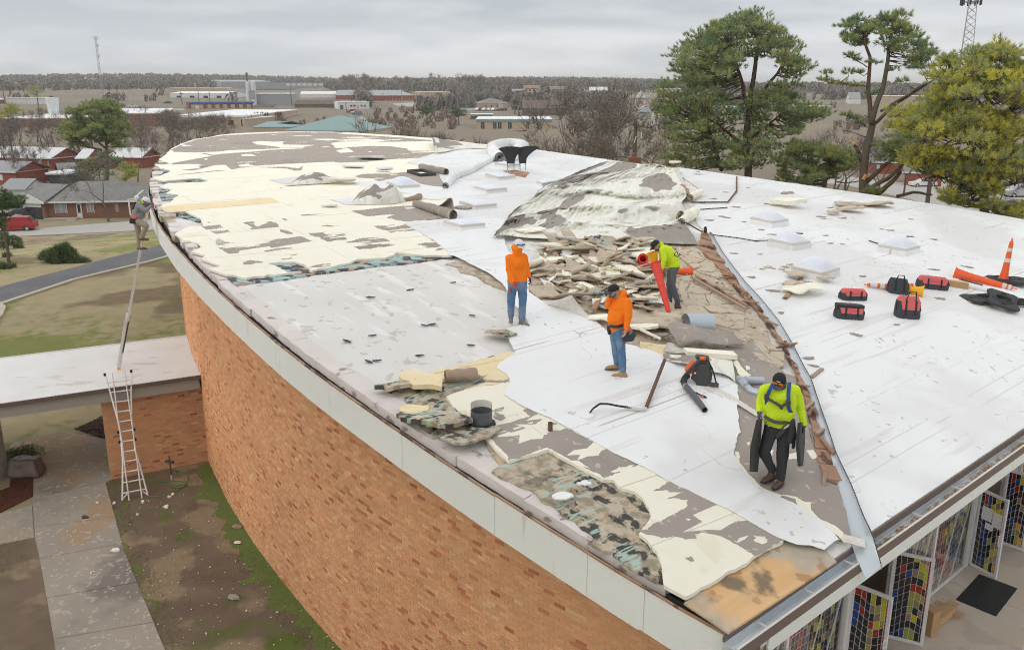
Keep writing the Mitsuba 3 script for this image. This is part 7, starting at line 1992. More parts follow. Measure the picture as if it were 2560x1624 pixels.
# ---- pines: boughs that end in tufts of needles
def tufts(P,Dn,rsn,nd=26,ln=.24,w=.022):
    n=len(P)
    d=Dn[:,None,:] *1.0+rsn.normal(0,.62,(n,nd,3))
    d=d.reshape(-1,3)
    p=np.repeat(P,nd,0) -np.repeat(Dn,nd,0) *rsn.uniform(0,.12,(n*nd,1))
    return bladed(p,d,rsn.uniform(.6,1.1,len(p)) *ln,w,rsn)

def pine(label,dist,stems,clumps,mats,seed,ntuft=20,ln=.24,w=.024,limb=.05,base_z=None):
    """stems: pixel polylines with radii; clumps: (u, v, depth offset, radius m, number) of foliage clumps."""
    g=np.random.default_rng(seed)
    key=thing('pine_tree',label,'pine tree')
    def pt(u,v,dy=0):
        d=ray(u,v); d=d/np.hypot(d[0],d[1])
        return np.array([0,0,ZC]) +d*(dist+dy)
    S=[]
    for k,(pts,r0,r1) in enumerate(stems):
        q=np.array([pt(*a) for a in pts])
        if k == 0 and base_z is not None:q=np.vstack([[q[0][0],q[0][1],base_z],q])
        t=np.linspace(0,1,len(q)); tt=np.linspace(0,1,24)
        q=np.stack([np.interp(tt,t,q[:,j]) for j in range(3)],1)
        q[1:-1] += (meshkit.noise(np.c_[tt*6,tt*0+k,tt*0],seed)[1:-1,None] -.5) *[.25,.25,0]
        part(key,'trunk' if k == 0 else 'limb',tube(q,np.linspace(r0,r1,24),8,caps=True),'m_barkred' if k % 2 else 'm_bark',True)
        S.append(q)
    S=np.vstack(S)
    tw=[]
    buckets=[[] for _ in mats]
    dirs=[[] for _ in mats]
    for (u,v,dy,r,n) in clumps:
        c=pt(u,v,dy)
        cand=S[S[:,2] <c[2] +.3]
        cand=cand if len(cand) else S
        s=cand[np.argmin(np.linalg.norm((cand-c) *[1,1,1.5],axis=1))]
        mid=s*.5+c*.5+[0,0,-.08*np.linalg.norm(c-s)] +g.normal(0,.12,3)
        tw.append(tube([s,mid,c],[limb,limb*.6,limb*.3],4,caps=False))
        dv=g.normal(size=(n,3)); dv[:,2] =np.abs(dv[:,2]) *.9+.05
        dv /= np.linalg.norm(dv,axis=1,keepdims=True)
        rad=r*g.uniform(.45,1.0,(n,1)) *[1.1,1.1,.7]
        P=c+dv*rad
        for q in P[::2]:tw.append(cone(c,q,limb*.22,limb*.1,3,False))
        b=g.choice(len(mats),p=[m[1] for m in mats])
        for i in range(n):
            bb=b if g.random() <.75 else g.integers(len(mats))
            buckets[bb].append(P[i]); dirs[bb].append(dv[i] +[0,0,.35])
    part(key,'branches',cat(*tw),'m_bark')
    for (m,_),P,Dn in zip(mats,buckets,dirs):
        if P:part(key,'crown',tufts(np.array(P),np.array(Dn),g,26,ln,w),m)
    return key

def fill(outline,n,g,dy=2.5,r=(.5,.95),nt=(14,26),holes=()):
    """Clumps spread through an outline given in pixels."""
    q=Polygon(outline).buffer(0)
    for h in holes:q=q.difference(Polygon(h))
    out=[]
    x0,y0,x1,y1=q.bounds
    while len(out) <n:
        u,v=g.uniform(x0,x1),g.uniform(y0,y1)
        if q.contains(Point(u,v)):out.append((u,v,g.normal(0,dy),g.uniform(*r),g.integers(*nt)))
    return out

g=np.random.default_rng(41)
GREEN=[('m_needle',.5),('m_needle4',.3),('m_needle2',.2)]
YELL=[('m_needle3',.5),('m_needle2',.4),('m_needle',.1)]
pine('big full pine with a dark trunk right of the utility pole',56,[(C((470,1180),(455,900),(480,640),(520,420),(540,260)),.28,.08),(C((470,740),(400,500),(330,300)),.14,.05),(C((480,700),(620,560),(740,400)),.13,.05),(C((430,1000),(300,880),(160,800)),.11,.04),(C((280,1160),(240,1000),(200,900)),.14,.07),(C((470,950),(600,860),(700,760)),.1,.04)],
     fill(C((110,240),(280,140),(380,100),(440,95),(560,130),(680,220),(740,300),(830,390),(860,430),(840,530),(760,560),(700,430),(600,380),(480,400),(380,470),(200,480),(60,520),(-60,480),(0,350)),170,g) +
     fill(C((-160,640),(0,420),(200,480),(330,480),(440,600),(560,620),(700,560),(900,680),(1010,800),(880,900),(620,950),(560,1180),(300,1150),(100,1150),(-160,1130),(-60,900),(-120,780)),260,g,holes=(C((380,560),(520,620),(500,760),(390,700)),C((560,680),(760,900),(680,980),(560,860)))),
     GREEN,5,base_z=-2)
pine('low pine boughs between the big pine and the broken pine',54,[(C((980,1330),(1000,1180),(1010,1100)),.2,.08),(C((1000,1180),(880,1100),(780,1060)),.08,.03)],
     fill(C((650,1080),(760,980),(900,990),(1060,1030),(1220,1060),(1240,1130),(1080,1200),(880,1270),(700,1240)),90,g,1.5,(.45,.8)),[('m_needle',.4),('m_needle2',.4),('m_needle4',.2)],6,base_z=-2)
pine('tall storm damaged pine with a forked bare trunk',52,[(C((1250,1380),(1255,1200),(1280,960),(1305,850),(1300,760)),.27,.17),(C((1300,800),(1275,600),(1290,400),(1260,250),(1240,180)),.14,.04),(C((1310,840),(1370,640),(1410,430),(1440,250),(1450,130)),.16,.04),(C((1320,850),(1480,700),(1640,600),(1750,530)),.10,.04),(C((1370,760),(1500,680),(1690,560)),.08,.03),(C((1260,1250),(1400,1130),(1500,1040)),.14,.07),(C((1290,1290),(1460,1190),(1560,1060)),.13,.07),(C((1340,1330),(1450,1240),(1500,1170)),.15,.09),(C((1235,1100),(1215,1020),(1190,985)),.11,.07),
      (C((1275,940),(1180,900),(1120,890)),.03,.015),(C((1280,590),(1120,570),(1000,540)),.04,.02),(C((1280,460),(1160,390),(1110,360)),.03,.012),(C((1265,860),(1180,800),(1110,780)),.045,.02),(C((1480,1340),(1600,1310),(1720,1330)),.10,.05),(C((1060,1240),(1130,1250),(1230,1235)),.04,.03)],
     fill(C((1105,200),(1150,140),(1250,130),(1335,180),(1330,230),(1250,330),(1130,310)),26,g,.8,(.35,.6),(12,20)) +fill(C((1345,290),(1360,180),(1410,75),(1520,100),(1530,160),(1610,180),(1650,280),(1720,350),(1700,480),(1600,480),(1520,380),(1400,330)),52,g,.9,(.35,.6),(12,20)) +
     [(u,v,0,.42,14) for u,v in C((1170,380),(1190,410),(1150,500),(1220,500),(1320,430),(990,500),(970,550),(1040,570),(1110,580),(1200,590),(1140,790),(1180,810),(1230,840),(1310,640),(1520,560),(1460,480))] +fill(C((1340,1000),(1560,940),(1620,1060),(1480,1120),(1360,1130)),18,g,.8,(.4,.7)) +fill(C((1280,1290),(1390,1280),(1400,1330),(1290,1330)),5,g,.4,(.3,.4)),GREEN,8,base_z=-2,limb=.035)
key=[k for k in labels if k.startswith('pine_tree')][-1]
for q in (C((1160,955),(1190,985)),C((1250,1225),(1270,1190))):
    d0=[np.array([0,0,ZC]) +ray(*a) /np.hypot(*ray(*a)[:2]) *51.7 for a in q]
    part(key,'broken_wood',cone(d0[0],d0[1],.03 if q[0][1] <360 else .10,.10,6),'m_freshwood')
pine('yellow green pine at the right edge of the view',47,[(C((2080,1430),(2060,1150),(2080,950),(2100,700),(2110,500)),.24,.06),(C((2060,1080),(1960,960),(1860,860)),.1,.04),(C((2060,1010),(2150,880),(2250,740)),.1,.04),(C((2050,1320),(1900,1250),(1750,1200)),.10,.04),(C((2070,1300),(2200,1270),(2347,1240)),.09,.04),(C((2100,760),(2000,640),(1900,560)),.07,.03),(C((2090,700),(2180,560),(2240,430)),.07,.03)],
     fill(C((1740,560),(1800,480),(1930,470),(1960,400),(2090,320),(2130,315),(2260,345),(2340,440),(2400,560),(2420,750),(2200,700),(2060,640),(1900,700),(1690,680)),130,g,2.0) +
     fill(C((1480,790),(1600,760),(1750,700),(1950,740),(2150,760),(2250,860),(2400,900),(2400,1130),(2150,1060),(1900,950),(1650,960),(1420,910)),140,g,2.0) +
     fill(C((1520,1060),(1800,1030),(2000,1050),(2160,1060),(2400,1060),(2400,1230),(2160,1230),(2150,1330),(1960,1360),(1900,1230),(1560,1160)),110,g,1.6) +fill(C((1700,1340),(1830,1310),(1960,1370),(1940,1420),(1800,1400)),14,g,.8,(.35,.6)) +fill(C((2020,1410),(2140,1370),(2190,1410),(2080,1450)),10,g,.8,(.35,.6)) +fill(C((2150,1500),(2250,1420),(2400,1400),(2400,1480),(2300,1500)),16,g,.8,(.4,.6)) +fill(C((1770,450),(1790,380),(1840,370),(1860,440)),6,g,.5,(.3,.5)),YELL,9,base_z=-2)
pine('darker green pine behind the yellow green one',72,[(C((1720,1100),(1730,900),(1760,720)),.2,.08)],fill(C((1600,1000),(1450,950),(1500,880),(1620,760),(1700,640),(1800,700),(1820,900),(1750,1000)),40,g,1.5,(.7,1.1)),GREEN,10,base_z=-4)
# the pine on the left, behind the grey house
pine('spreading green pine behind the grey roofed house',165,[(P1((1345,1400),(1345,1060),(1340,940),(1290,700),(1280,500)),.45,.12),(P1((1330,960),(1180,830),(1000,700)),.2,.08),(P1((1280,980),(1080,940),(900,830)),.2,.08),(P1((1350,900),(1480,760),(1560,680)),.18,.07),(P1((1300,760),(1150,600),(1060,480)),.14,.06),(P1((1290,640),(1400,520),(1460,460)),.12,.05)],
     fill(P1((950,440),(1100,385),(1280,375),(1380,400),(1480,470),(1520,560),(1620,740),(1600,900),(1560,1020),(1440,1060),(1380,900),(1180,880),(1000,1000),(900,900),(790,740),(790,680),(880,640),(880,530)),115,g,3,(.9,1.7),(18,30),(P1((1150,560),(1250,540),(1260,640),(1180,620)),)),[('m_needle',.6),('m_needle2',.25),('m_needle4',.15)],11,ln=.6,w=.07,base_z=-6,limb=.07)
for i,(win,pts,ds,lb,mt,rr,nn) in enumerate([(P1,((-40,470),(20,430),(140,395),(260,430),(290,500),(160,540),(20,600),(-40,620)),230,'yellow green tree at the left edge behind the white roofs',[('m_needle2',.7),('m_needle3',.3)],(.8,1.4),26),(P1,((340,260),(420,215),(500,190),(560,240),(550,310),(430,330)),480,'green tree beyond the white tank in the far left',[('m_needle2',.8),('m_needle',.2)],(1.6,2.6),14),(P1,((1310,330),(1400,335),(1450,390),(1330,400)),480,'small green tree right of the thin mast',[('m_needle2',1.0)],(1.4,2.0),8),
                                                   (P7,((1330,300),(1360,230),(1460,215),(1530,310),(1500,390),(1380,420)),140,'yellow green cedar behind the bare street tree',[('m_needle2',.7),('m_needle3',.3)],(.6,1.0),26),(P7,((900,420),(960,340),(1060,440),(1080,475),(900,475)),145,'dark cedar behind the ridge of the grey house',[('m_conifer',1.0)],(.6,.9),18),
                                                   (P7,((860,300),(880,160),(1040,110),(1300,100),(1380,240),(1300,420),(1100,470),(960,400)),150,'grey green tree under the spreading pine',[('m_needle',.6),('m_bare',.4)],(.9,1.4),40),
                                                   (P3,((1060,480),(1090,430),(1160,420),(1220,470),(1220,520),(1150,545),(1070,530)),420,'round dark evergreen left of two',[('m_conifer',.7),('m_needle4',.3)],(1.2,2.0),34),(P3,((1440,510),(1470,455),(1580,452),(1628,500),(1620,555),(1500,565)),420,'round dark evergreen right of two, beside the blue canopy',[('m_conifer',.7),('m_needle4',.3)],(1.2,2.0),36),(P3,((1520,250),(1560,190),(1640,195),(1640,280),(1540,285)),800,'dark cedar left of the far lamp',[('m_conifer',1.0)],(2,3.2),16),(P3,((1740,230),(1800,190),(1900,190),(1950,250),(1900,290),(1760,290)),800,'dark cedar group right of the far lamp',[('m_conifer',1.0)],(2,3.4),24),(P3,((1235,300),(1280,260),(1320,300),(1310,350),(1240,350)),600,'small cedar before the red trimmed store',[('m_conifer',1.0)],(1.4,2.2),10),(P3,((2200,380),(2240,350),(2280,385),(2240,415)),520,'round bush right of the grey roofed bank',[('m_conifer',1.0)],(1.2,1.8),10),(P4,((1600,230),(1640,160),(1760,130),(1860,190),(1840,250),(1700,270)),900,'dark evergreen group left of the big pine on the hill',[('m_conifer',1.0)],(2.5,4),22),
                                                   (P7,((-60,520),(30,540),(110,600),(270,610),(280,680),(180,720),(60,760),(100,830),(30,930),(-60,960)),72,'dark cedar branch reaching in from the left edge over the red car',[('m_conifer',.8),('m_needle4',.2)],(.35,.6),40)]):
    gg=np.random.default_rng(200+i)
    q=win(*pts)
    c=Polygon(q).centroid
    bot=max(a[1] for a in q)
    sc_=ds/150
    pine(lb,ds,[([(c.x,bot),(c.x,c.y)],.12*max(1,sc_),.05)],fill(q,nn,gg,rr[1] *.9,rr,(16,26)),mt,300+i,ln=.30*max(.8,min(rr[1] *.8,2)),w=.035*max(.8,rr[1]),base_z=float(gz(*on_ray(c.x,ds))),limb=.03*max(1,rr[1]))
# wind thrown branches on the lawn
for nm,win,pts,n_,lb in [('brush_pile',P7,((435,1300),(480,1215),(570,1190),(640,1150),(740,1120),(830,1190),(860,1260),(1010,1310),(900,1345),(700,1360),(550,1360),(560,1290)),150,'heap of fallen green conifer branches on the lawn by the driveway'),('fallen_branch',P7,((0,985),(150,1020),(230,1060),(270,1110),(260,1180),(200,1200),(130,1140),(0,1190)),40,'fallen conifer branch at the left edge of the lawn'),('fallen_branch',P7,((30,1240),(90,1230),(110,1270),(60,1290)),9,'small green twig heap on the lawn'),('fallen_branch',P7,((0,1330),(80,1370),(180,1350),(150,1400),(60,1420),(0,1380)),12,'broken brown branch at the lower left lawn')]:
    gg=np.random.default_rng(n_)
    q=win(*pts); pl=Polygon(q); P_,Dn=[],[]
    base_v=max(a[1] for a in q)
    g0=Gp(pl.centroid.x,base_v-4)
    key=thing(nm,lb,'fallen branches')
    tw=[]
    while len(P_) <n_*4:
        u,v=gg.uniform(pl.bounds[0],pl.bounds[2]),gg.uniform(pl.bounds[1],pl.bounds[3])
        if not pl.contains(Point(u,v)):continue
        X=at_depth(u,v,g0[1] +gg.uniform(-.2,1.6)); X[2] =max(X[2],float(gz(X[0],X[1])) +.05)
        P_.append(X); Dn.append(unit(gg.normal(size=3) *[1,.6,.5] +[0,0,.3]))
        if gg.random() <.35:tw.append(tube([X,X*.6+(g0+[gg.normal() *.8,.3,.15]) *.4],.02,3,False))
    part(key,'sticks',cat(*tw),'m_bark')
    part(key,'needles',tufts(np.array(P_),np.array(Dn),gg,22,.42,.05),'m_conifer')
# ------------------------------------------------------------------ houses, town, vehicles, masts
FOOT=[]

def edge_frame(p0,p1):
    a,b=Gp(*p0),Gp(*p1)
    x=(b-a) *[1,1,0]; L=np.linalg.norm(x); x=x/L
    y=np.array([-x[1],x[0],0.0])
    if y[1] <0:y=-y
    z=min(a[2],b[2]) -.1
    return np.array([a[0],a[1],z]),x,y,L

def building(label,p0,p1,h,depth,wall,roofm,kind='flat',rh=1.5,wins=(),doors=(),winm='m_glassdark',trim=None,over=.4,cat_='building',name='building',px=None):
    """A building whose front wall stands between two ground pixels. wins/doors: (x0, x1, z0, z1) with x as a share of the front."""
    o,x,y,L=edge_frame(p0,p1)
    if px:   # wall and roof heights as they show, in pixels at that distance
        m=np.hypot(o[0],o[1]) /FPX
        q=px[0] *m/h
        h,rh,over=px[0] *m,px[1] *m,min(over*q,2*m)
        wins=[(a,b,c*q,d*q) for a,b,c,d in wins]; doors=[(a,b,c*q,d*q,e) for a,b,c,d,e in doors]
    else:m=0
    e_=o+x*L
    FOOT.append((min(math.atan2(o[0],o[1]),math.atan2(e_[0],e_[1])),max(math.atan2(o[0],o[1]),math.atan2(e_[0],e_[1])),min(np.hypot(o[0],o[1]),np.hypot(e_[0],e_[1])),depth))
    key=thing(name,label,cat_)
    zz=np.array([0,0,1.0])
    def blk(x0,x1,y0,y1,z0,z1):return obox(o+x*(x0+x1) /2+y*(y0+y1) /2+zz*(z0+z1) /2,x*(x1-x0) /2,y*(y1-y0) /2,zz*(z1-z0) /2)
    part(key,'wall',blk(0,L,0,depth,0,h),wall)
    if kind == 'flat':
        part(key,'roof',blk(-over,L+over,-over,depth+over,h,h+max(.35,1.3*m)),roofm)
        if trim:part(key,'roof_edge',blk(-over-.04,L+over+.04,-over-.06,-over-.005,h-max(.5,2*m),h+max(.4,1.4*m)),trim)
    else:
        e=over
        A_,B_,C_,D_=[o+x*a+y*b+zz*h for a,b in ((-e,-e),(L+e,-e),(L+e,depth+e),(-e,depth+e))]
        ins=depth/2 if kind == 'hip' else 0
        r0,r1=o+x*(-e+ins) +y*depth/2+zz*(h+rh),o+x*(L+e-ins) +y*depth/2+zz*(h+rh)
        v=np.array([A_,B_,C_,D_,r0,r1])
        v2=v-zz*.16
        f=np.array([[0,1,5],[0,5,4],[2,3,4],[2,4,5]] +([[1,2,5],[3,0,4]] if kind == 'hip' else []))
        part(key,'roof',cat((v,f),(v2,f[:,::-1]),(np.vstack([v[:4],v2[:4]]),np.array([[0,5,1],[0,4,5],[1,6,2],[1,5,6],[2,7,3],[2,6,7],[3,4,0],[3,7,4]]))),roofm)
        if kind == 'gable':
            g1,g2=[o+x*q+zz*h for q in (.0,L)]
            part(key,'gable',cat(*[(np.array([o+x*q+zz*h,o+x*q+y*depth+zz*h,o+x*q+y*depth/2+zz*(h+rh-.1),o+x*(q+d) +zz*h,o+x*(q+d) +y*depth+zz*h,o+x*(q+d) +y*depth/2+zz*(h+rh-.1)]),np.array([[0,1,2],[3,5,4],[0,3,1],[1,3,4],[1,4,2],[2,4,5],[2,5,0],[0,5,3]])) for q,d in ((0,.1),(L,-.1))]),wall)
        if trim:part(key,'eave_trim',cat(blk(-e,L+e,-e-.05,-e-.003,h-.22,h+.03)),trim)
    for a,b,z0,z1 in wins:
        w=numbered(key+'__window')
        put(w,blk(L*a,L*b,-.06,.02,z0,z1),winm)
        if (b-a) *L>.8 and h<4:put(numbered(w+'__frame'),cat(blk(L*a-.06,L*a,-.09,.0,z0-.05,z1+.05),blk(L*b,L*b+.06,-.09,.0,z0-.05,z1+.05),blk(L*a,L*b,-.09,.0,z1,z1+.06),blk(L*(a+b) /2-.03,L*(a+b) /2+.03,-.09,0,z0,z1)),'m_farwhite')
    for a,b,z0,z1,m in doors:part(key,'door',blk(L*a,L*b,-.07,.02,z0,z1),m)
    return key,(o,x,y,L,h,blk)

row=lambda n,a,b,w,z0,z1:[(a+(b-a) *k/(n-1) -w/2,a+(b-a) *k/(n-1) +w/2,z0,z1) for k in range(n)]
# the grey roofed house across the street
k,(o,x,y,L,h,blk) =building('brick ranch house with a grey hipped roof across the street',P7((485,842))[0],P7((1640,822))[0],2.55,9,'m_farbrick','m_shingle','hip',2.3,[(.13,.24,.9,2.1),(.44,.50,.9,2.2),(.71,.745,.9,2.1)],[(.335,.385,.05,2.2,'m_farwhite')],'m_fargrey','m_farwhite',.6,'house','house')
part(k,'porch',blk(L*.04,L*.36,-1.6,-.02,.0,.28),'m_concrete')
part(k,'door_glass',blk(L*.348,L*.372,-.10,-.075,.9,2.05),'m_glassdark')
part(k,'step',blk(L*.28,L*.36,-2.6,-1.6,.0,.15),'m_concrete')
k,(o,x,y,L,h,blk) =building('white gabled garage with its door half open at the left of the grey roofed house',P7((262,835))[0],P7((520,848))[0],2.55,9,'m_farbrick','m_shingle','gable',2.0,[],[(.14,.86,.05,1.75,'m_fardark'),(.14,.86,1.76,2.35,'m_farwhite'),(.08,.14,.05,2.4,'m_farwhite')],'m_fargrey','m_farwhite',.5,'garage','garage')
part(k,'front_gable',(np.array([o+x*-.5-y*.52+[0,0,2.5],o+x*(L+.5) -y*.52+[0,0,2.5],o+x*L*.45-y*.52+[0,0,3.6],o+x*-.5-y*.40+[0,0,2.5],o+x*(L+.5) -y*.40+[0,0,2.5],o+x*L*.45-y*.40+[0,0,3.6]]),np.array([[0,1,2],[3,5,4],[0,2,5],[0,5,3],[1,4,5],[1,5,2]])),'m_farwhite')
building('small pale gabled shed behind the left garage',P7((40,640))[0],P7((290,640))[0],2.0,7,'m_farwhite','m_fargrey','gable',1.4,cat_='shed',name='shed')
building('red brick house with a long white metal roof',P7((-120,268))[0],P7((590,292))[0],2.7,9,'m_farred','m_farwhite','gable',2.0,[(.35,.44,1.0,2.1),(.56,.60,1,2.2),(.80,.84,.8,2.2),(.94,.965,1,2.1)],[],'m_fargrey','m_farwhite',.5,'house','house')
building('small brick house with a white gable right of the long white roof',P7((885,292))[0],P7((985,292))[0],2.7,8,'m_farred','m_farwhite','gable',1.8,[],[],trim='m_farwhite',cat_='house',name='house')
building('dark fence and carport between the two red brick houses',P7((600,275))[0],P7((885,285))[0],1.7,.2,'m_farbrown','m_farbrown',cat_='fence',name='fence',over=.03)
building('white carport roof behind the grey hipped roof',P7((560,470))[0],P7((750,470))[0],2.2,7,'m_fardark','m_farwhite',cat_='carport',name='carport')
building('grey roofed low house right of the white carport',P7((700,440))[0],P7((900,430))[0],2.0,9,'m_farbrick','m_shingle','gable',1.6,cat_='house',name='house')
building('red brick house with a pale roof at the left edge',P7((-140,450))[0],P7((195,462))[0],2.6,8,'m_farred','m_fargrey','gable',1.6,[(.45,.55,.9,2)],[],'m_farwhite','m_farwhite',.4,'house','house')
building('white roofed house beside the round roof edge',P7((1250,270))[0],P7((1600,275))[0],2.6,8,'m_farred','m_farwhite','gable',1.8,cat_='house',name='house')
# the town: schools, shops, halls
building('long cream school with a wide flat white roof',P2((110,690))[0],P2((1090,690))[0],4,105,'m_farcream','m_farwhite','flat',0,row(3,.24,.80,.07,.8,2.6) +[(.93,.945,.3,2.8)],[(.02,.09,0,2.6,'m_fardark')],trim='m_farwhite',over=.8,cat_='school',name='school_building',px=(24,0))
building('brown brick wing at the left of the cream school',P1((1300,700))[0],P1((2108,690))[0],5.4,90,'m_farbrick','m_farwhite','flat',0,cat_='school',name='school_building',over=.1,px=(30,0))
building('low white roofed wing far left of the brown school wing',P1((0,690))[0],P1((1000,690))[0],4.6,60,'m_farbrick','m_farwhite','flat',0,cat_='school',name='school_building',over=.2,px=(18,0))
building('cream angled wing with tall cypresses at the right of the school',P2((1095,690))[0],P2((1440,640))[0],4.2,40,'m_farcream','m_farwhite',cat_='school',name='school_building',px=(18,0))
for i,xx in enumerate((1085,1105,1150,1195,1232,1270,1295,1330,1358)):
    o=Gp(*P2((xx,640+(40 if i<3 else 0)))[0])
    gg=np.random.default_rng(i)
    P_=np.c_[gg.normal(0,.35,90),gg.normal(0,.35,90),gg.uniform(.2,4.6,90)]; P_[:,:2] *= (1.1-P_[:,2:] /5)
    solo('cypress',bladed(P_+o,gg.normal(0,.35,(90,3)) +[0,0,1],1.1,.35,gg),'m_conifer','narrow dark cypress in the row at the cream school wall','tree','cypresses at the cream school')
building('teal hipped roof hall behind the round roof, left part',P2((1160,742))[0],P2((1640,742))[0],2.2,26,'m_farcream','m_farteal','hip',2.6,cat_='hall',name='hall',px=(10,10))
building('larger teal hipped roof hall behind the round roof',P2((1560,760))[0],P3((360,770))[0],2.6,34,'m_farcream','m_farteal','hip',5.0,cat_='hall',name='hall',px=(6,32))
building('row of brick shops with a blue canopy',P2((360,465))[0],P2((1170,455))[0],4,18,'m_farred','m_farblue','flat',0,row(8,.07,.93,.055,.5,2.8),[(.10,.16,0,2.6,'m_farwhite')],'m_farcream','m_farblue',1.2,'shops','shop_row',px=(14,0))
building('white warehouse with a pale roof on the far left',P2((130,325))[0],P2((850,330))[0],7,60,'m_farwhite','m_farwhite','gable',4,row(4,.15,.85,.08,0,3.5),cat_='warehouse',name='warehouse',px=(11,4))
building('long pale upper warehouse behind the white one',P2((125,285))[0],P2((850,285))[0],9,60,'m_farcream','m_farwhite',cat_='warehouse',name='warehouse',px=(15,0))
building('pale blue grey metal hall with a silo',P2((1170,425))[0],P2((1650,425))[0],10,40,'m_fargrey','m_farwhite','flat',0,cat_='hall',name='hall',px=(27,0))
o=Gp(*P2((1195,425))[0]); m=np.hypot(o[0],o[1]) /FPX
for dx,hh,r in ((-12,52,4.5),(1,54,5.5)):
    c=o+[dx*m,-8*m,0]
    solo('silo',cat(cone(c,c+[0,0,hh*m],r*m,n=16),cone(c+[0,0,hh*m],c+[0,0,(hh+2) *m],r*m,r*.3*m,16)),'m_farwhite',['tall white silo with a dark stack on top','wider white silo beside the dark stack'][dx == 1],'silo',smooth=40)
c=o+[-12*m,-8*m,54*m]
solo('chimney_stack',cat(cone(c,c+[0,0,20*m],1.6*m,n=8),cone(c+[0,0,16*m],c+[0,0,20*m],2.6*m,n=8)),'m_farbrown','dark stack on top of the white silo','chimney')
c=o+[12*m,-60*m,0]
solo('billboard',cat(obox(c+[0,0,25*m],[7*m,0,0],[0,m,0],[0,0,10*m]),cone(c-[3*m,0,0],c+[-3*m,0,16*m],.6*m,n=5),cone(c+[3*m,0,0],c+[3*m,0,16*m],.6*m,n=5)),'m_fargrey','pale billboard on posts before the metal hall','billboard')
building('huge grey arena hall on the horizon',P2((770,215))[0],P2((1400,215))[0],20,120,'m_fargrey','m_fargrey','gable',6,cat_='hall',name='hall',px=(17,4))
building('long grey hall with white panels on the horizon',P2((1370,215))[0],P2((2050,215))[0],14,60,'m_fargrey','m_fargrey','flat',0,row(7,.35,.95,.07,8,13),[],'m_farwhite',cat_='hall',name='hall',px=(14,0))
building('dark brown barn roofed hall right of the billboard',P2((1690,450))[0],P2((2230,450))[0],5,24,'m_farbrown','m_farbrown','gable',5,cat_='hall',name='hall',px=(9,9))
building('white roofed workshop behind the brown barn roof',P2((1760,330))[0],P2((2200,330))[0],7,30,'m_farwhite','m_farwhite','gable',3,cat_='workshop',name='workshop',px=(10,6))
building('small tan arched shed in front of the billboard',P2((1190,470))[0],P2((1420,470))[0],3.2,10,'m_farcream','m_farbrown','gable',2.0,cat_='shed',name='shed',px=(6,5))
building('white single storey office with an orange door',P3((30,470))[0],P3((420,465))[0],6,16,'m_farwhite','m_farwhite','flat',0,[(.38,.45,2.2,3.6),(.48,.55,2.2,3.6),(.72,.78,2.2,3.6),(.82,.88,2.2,3.6)],[(.06,.16,.2,3.6,'m_farbrown'),(.59,.65,.2,3.4,'m_freshwood')],cat_='office',name='office',px=(17,0))
building('red brick school with a pale metal roof in the middle distance',P3((470,365))[0],P3((985,355))[0],9,60,'m_farred','m_fargrey','gable',8,row(9,.3,.95,.015,1.5,4),[],'m_farcream',cat_='school',name='school_building',px=(13,12))
building('red brick wing with a grey roof left of the brick school',P3((0,350))[0],P3((215,350))[0],8,50,'m_farred','m_fargrey','gable',7,cat_='school',name='school_building',px=(11,11))
building('cream store with a red lower band',P3((1050,335))[0],P3((1430,332))[0],12,40,'m_farcream','m_farwhite','flat',0,[],[(.02,.98,0,2.6,'m_farred'),(.15,.4,2.7,6,'m_fargrey')],cat_='store',name='store',px=(15,0))
building('red roofed porch at the right of the cream store',P3((1425,330))[0],P3((1500,328))[0],6,20,'m_farcream','m_farred','gable',5,cat_='store',name='store',px=(8,6))
building('grey roofed bank with a white gabled entrance',P3((1800,450))[0],P3((2200,445))[0],5.5,22,'m_farcream','m_shingle','hip',7,row(3,.2,.55,.03,.5,4),[(.60,.73,0,6.5,'m_farwhite'),(.62,.71,.3,4.5,'m_fardark')],cat_='bank',name='bank',px=(10,13))
building('blue flat canopy beside the round evergreen',P3((1570,480))[0],P3((1740,478))[0],3.2,14,'m_farwhite','m_farblue',cat_='canopy',name='canopy',px=(5,0))
building('tan brick school with a teal roof edge',P3((1760,715))[0],P4((700,715))[0],4.2,34,'m_farcream','m_farwhite','flat',0,[(.06,.11,.2,3.2),(.22,.27,.2,3.2),(.285,.335,.2,3.2),(.42,.47,.2,3.2),(.66,.70,.2,3.2),(.80,.84,.2,3.2)],[],'m_fardark','m_farteal',1.0,'school','school_building',px=(22,0))
building('small block with a teal roof edge behind the tan school',P3((1690,595))[0],P3((1960,595))[0],4.6,14,'m_farbrown','m_farwhite','flat',0,trim='m_farteal',over=.8,cat_='school',name='school_building',px=(11,0))
building('dark brown roofed hall behind the tan school',P4((330,545))[0],P4((860,545))[0],6,40,'m_farbrown','m_farbrown','gable',5,cat_='hall',name='hall',px=(17,18))
for i,(a,b,v) in enumerate([(345,555,285),(675,890,298),(1170,1400,290)]):
    building(['pale apartment block with a red balcony band, left of three','pale apartment block with a red balcony band, middle of three','grey gabled apartment block, right of three'][i],P4((a,v))[0],P4((b,v))[0],14 if i<2 else 11,20,'m_farcream' if i<2 else 'm_fargrey','m_farwhite','flat' if i<2 else 'gable',6,row(4,.15,.85,.12,1,4) +row(4,.15,.85,.12,6.2,8.5),[(.1,.9,9,10.5,'m_farred')] if i<2 else [],cat_='apartments',name='apartment_block',px=(20,0) if i<2 else (11,8))
building('grey house roof beside the left apartment block',P4((200,300))[0],P4((350,300))[0],6,16,'m_fargrey','m_fargrey','gable',4,cat_='house',name='house',px=(9,7))
o=Gp(*P4((560,362))[0])
m=np.hypot(o[0],o[1]) /FPX
k=thing('roadside_sign','turquoise stepped sign above the dark brown roof','sign')
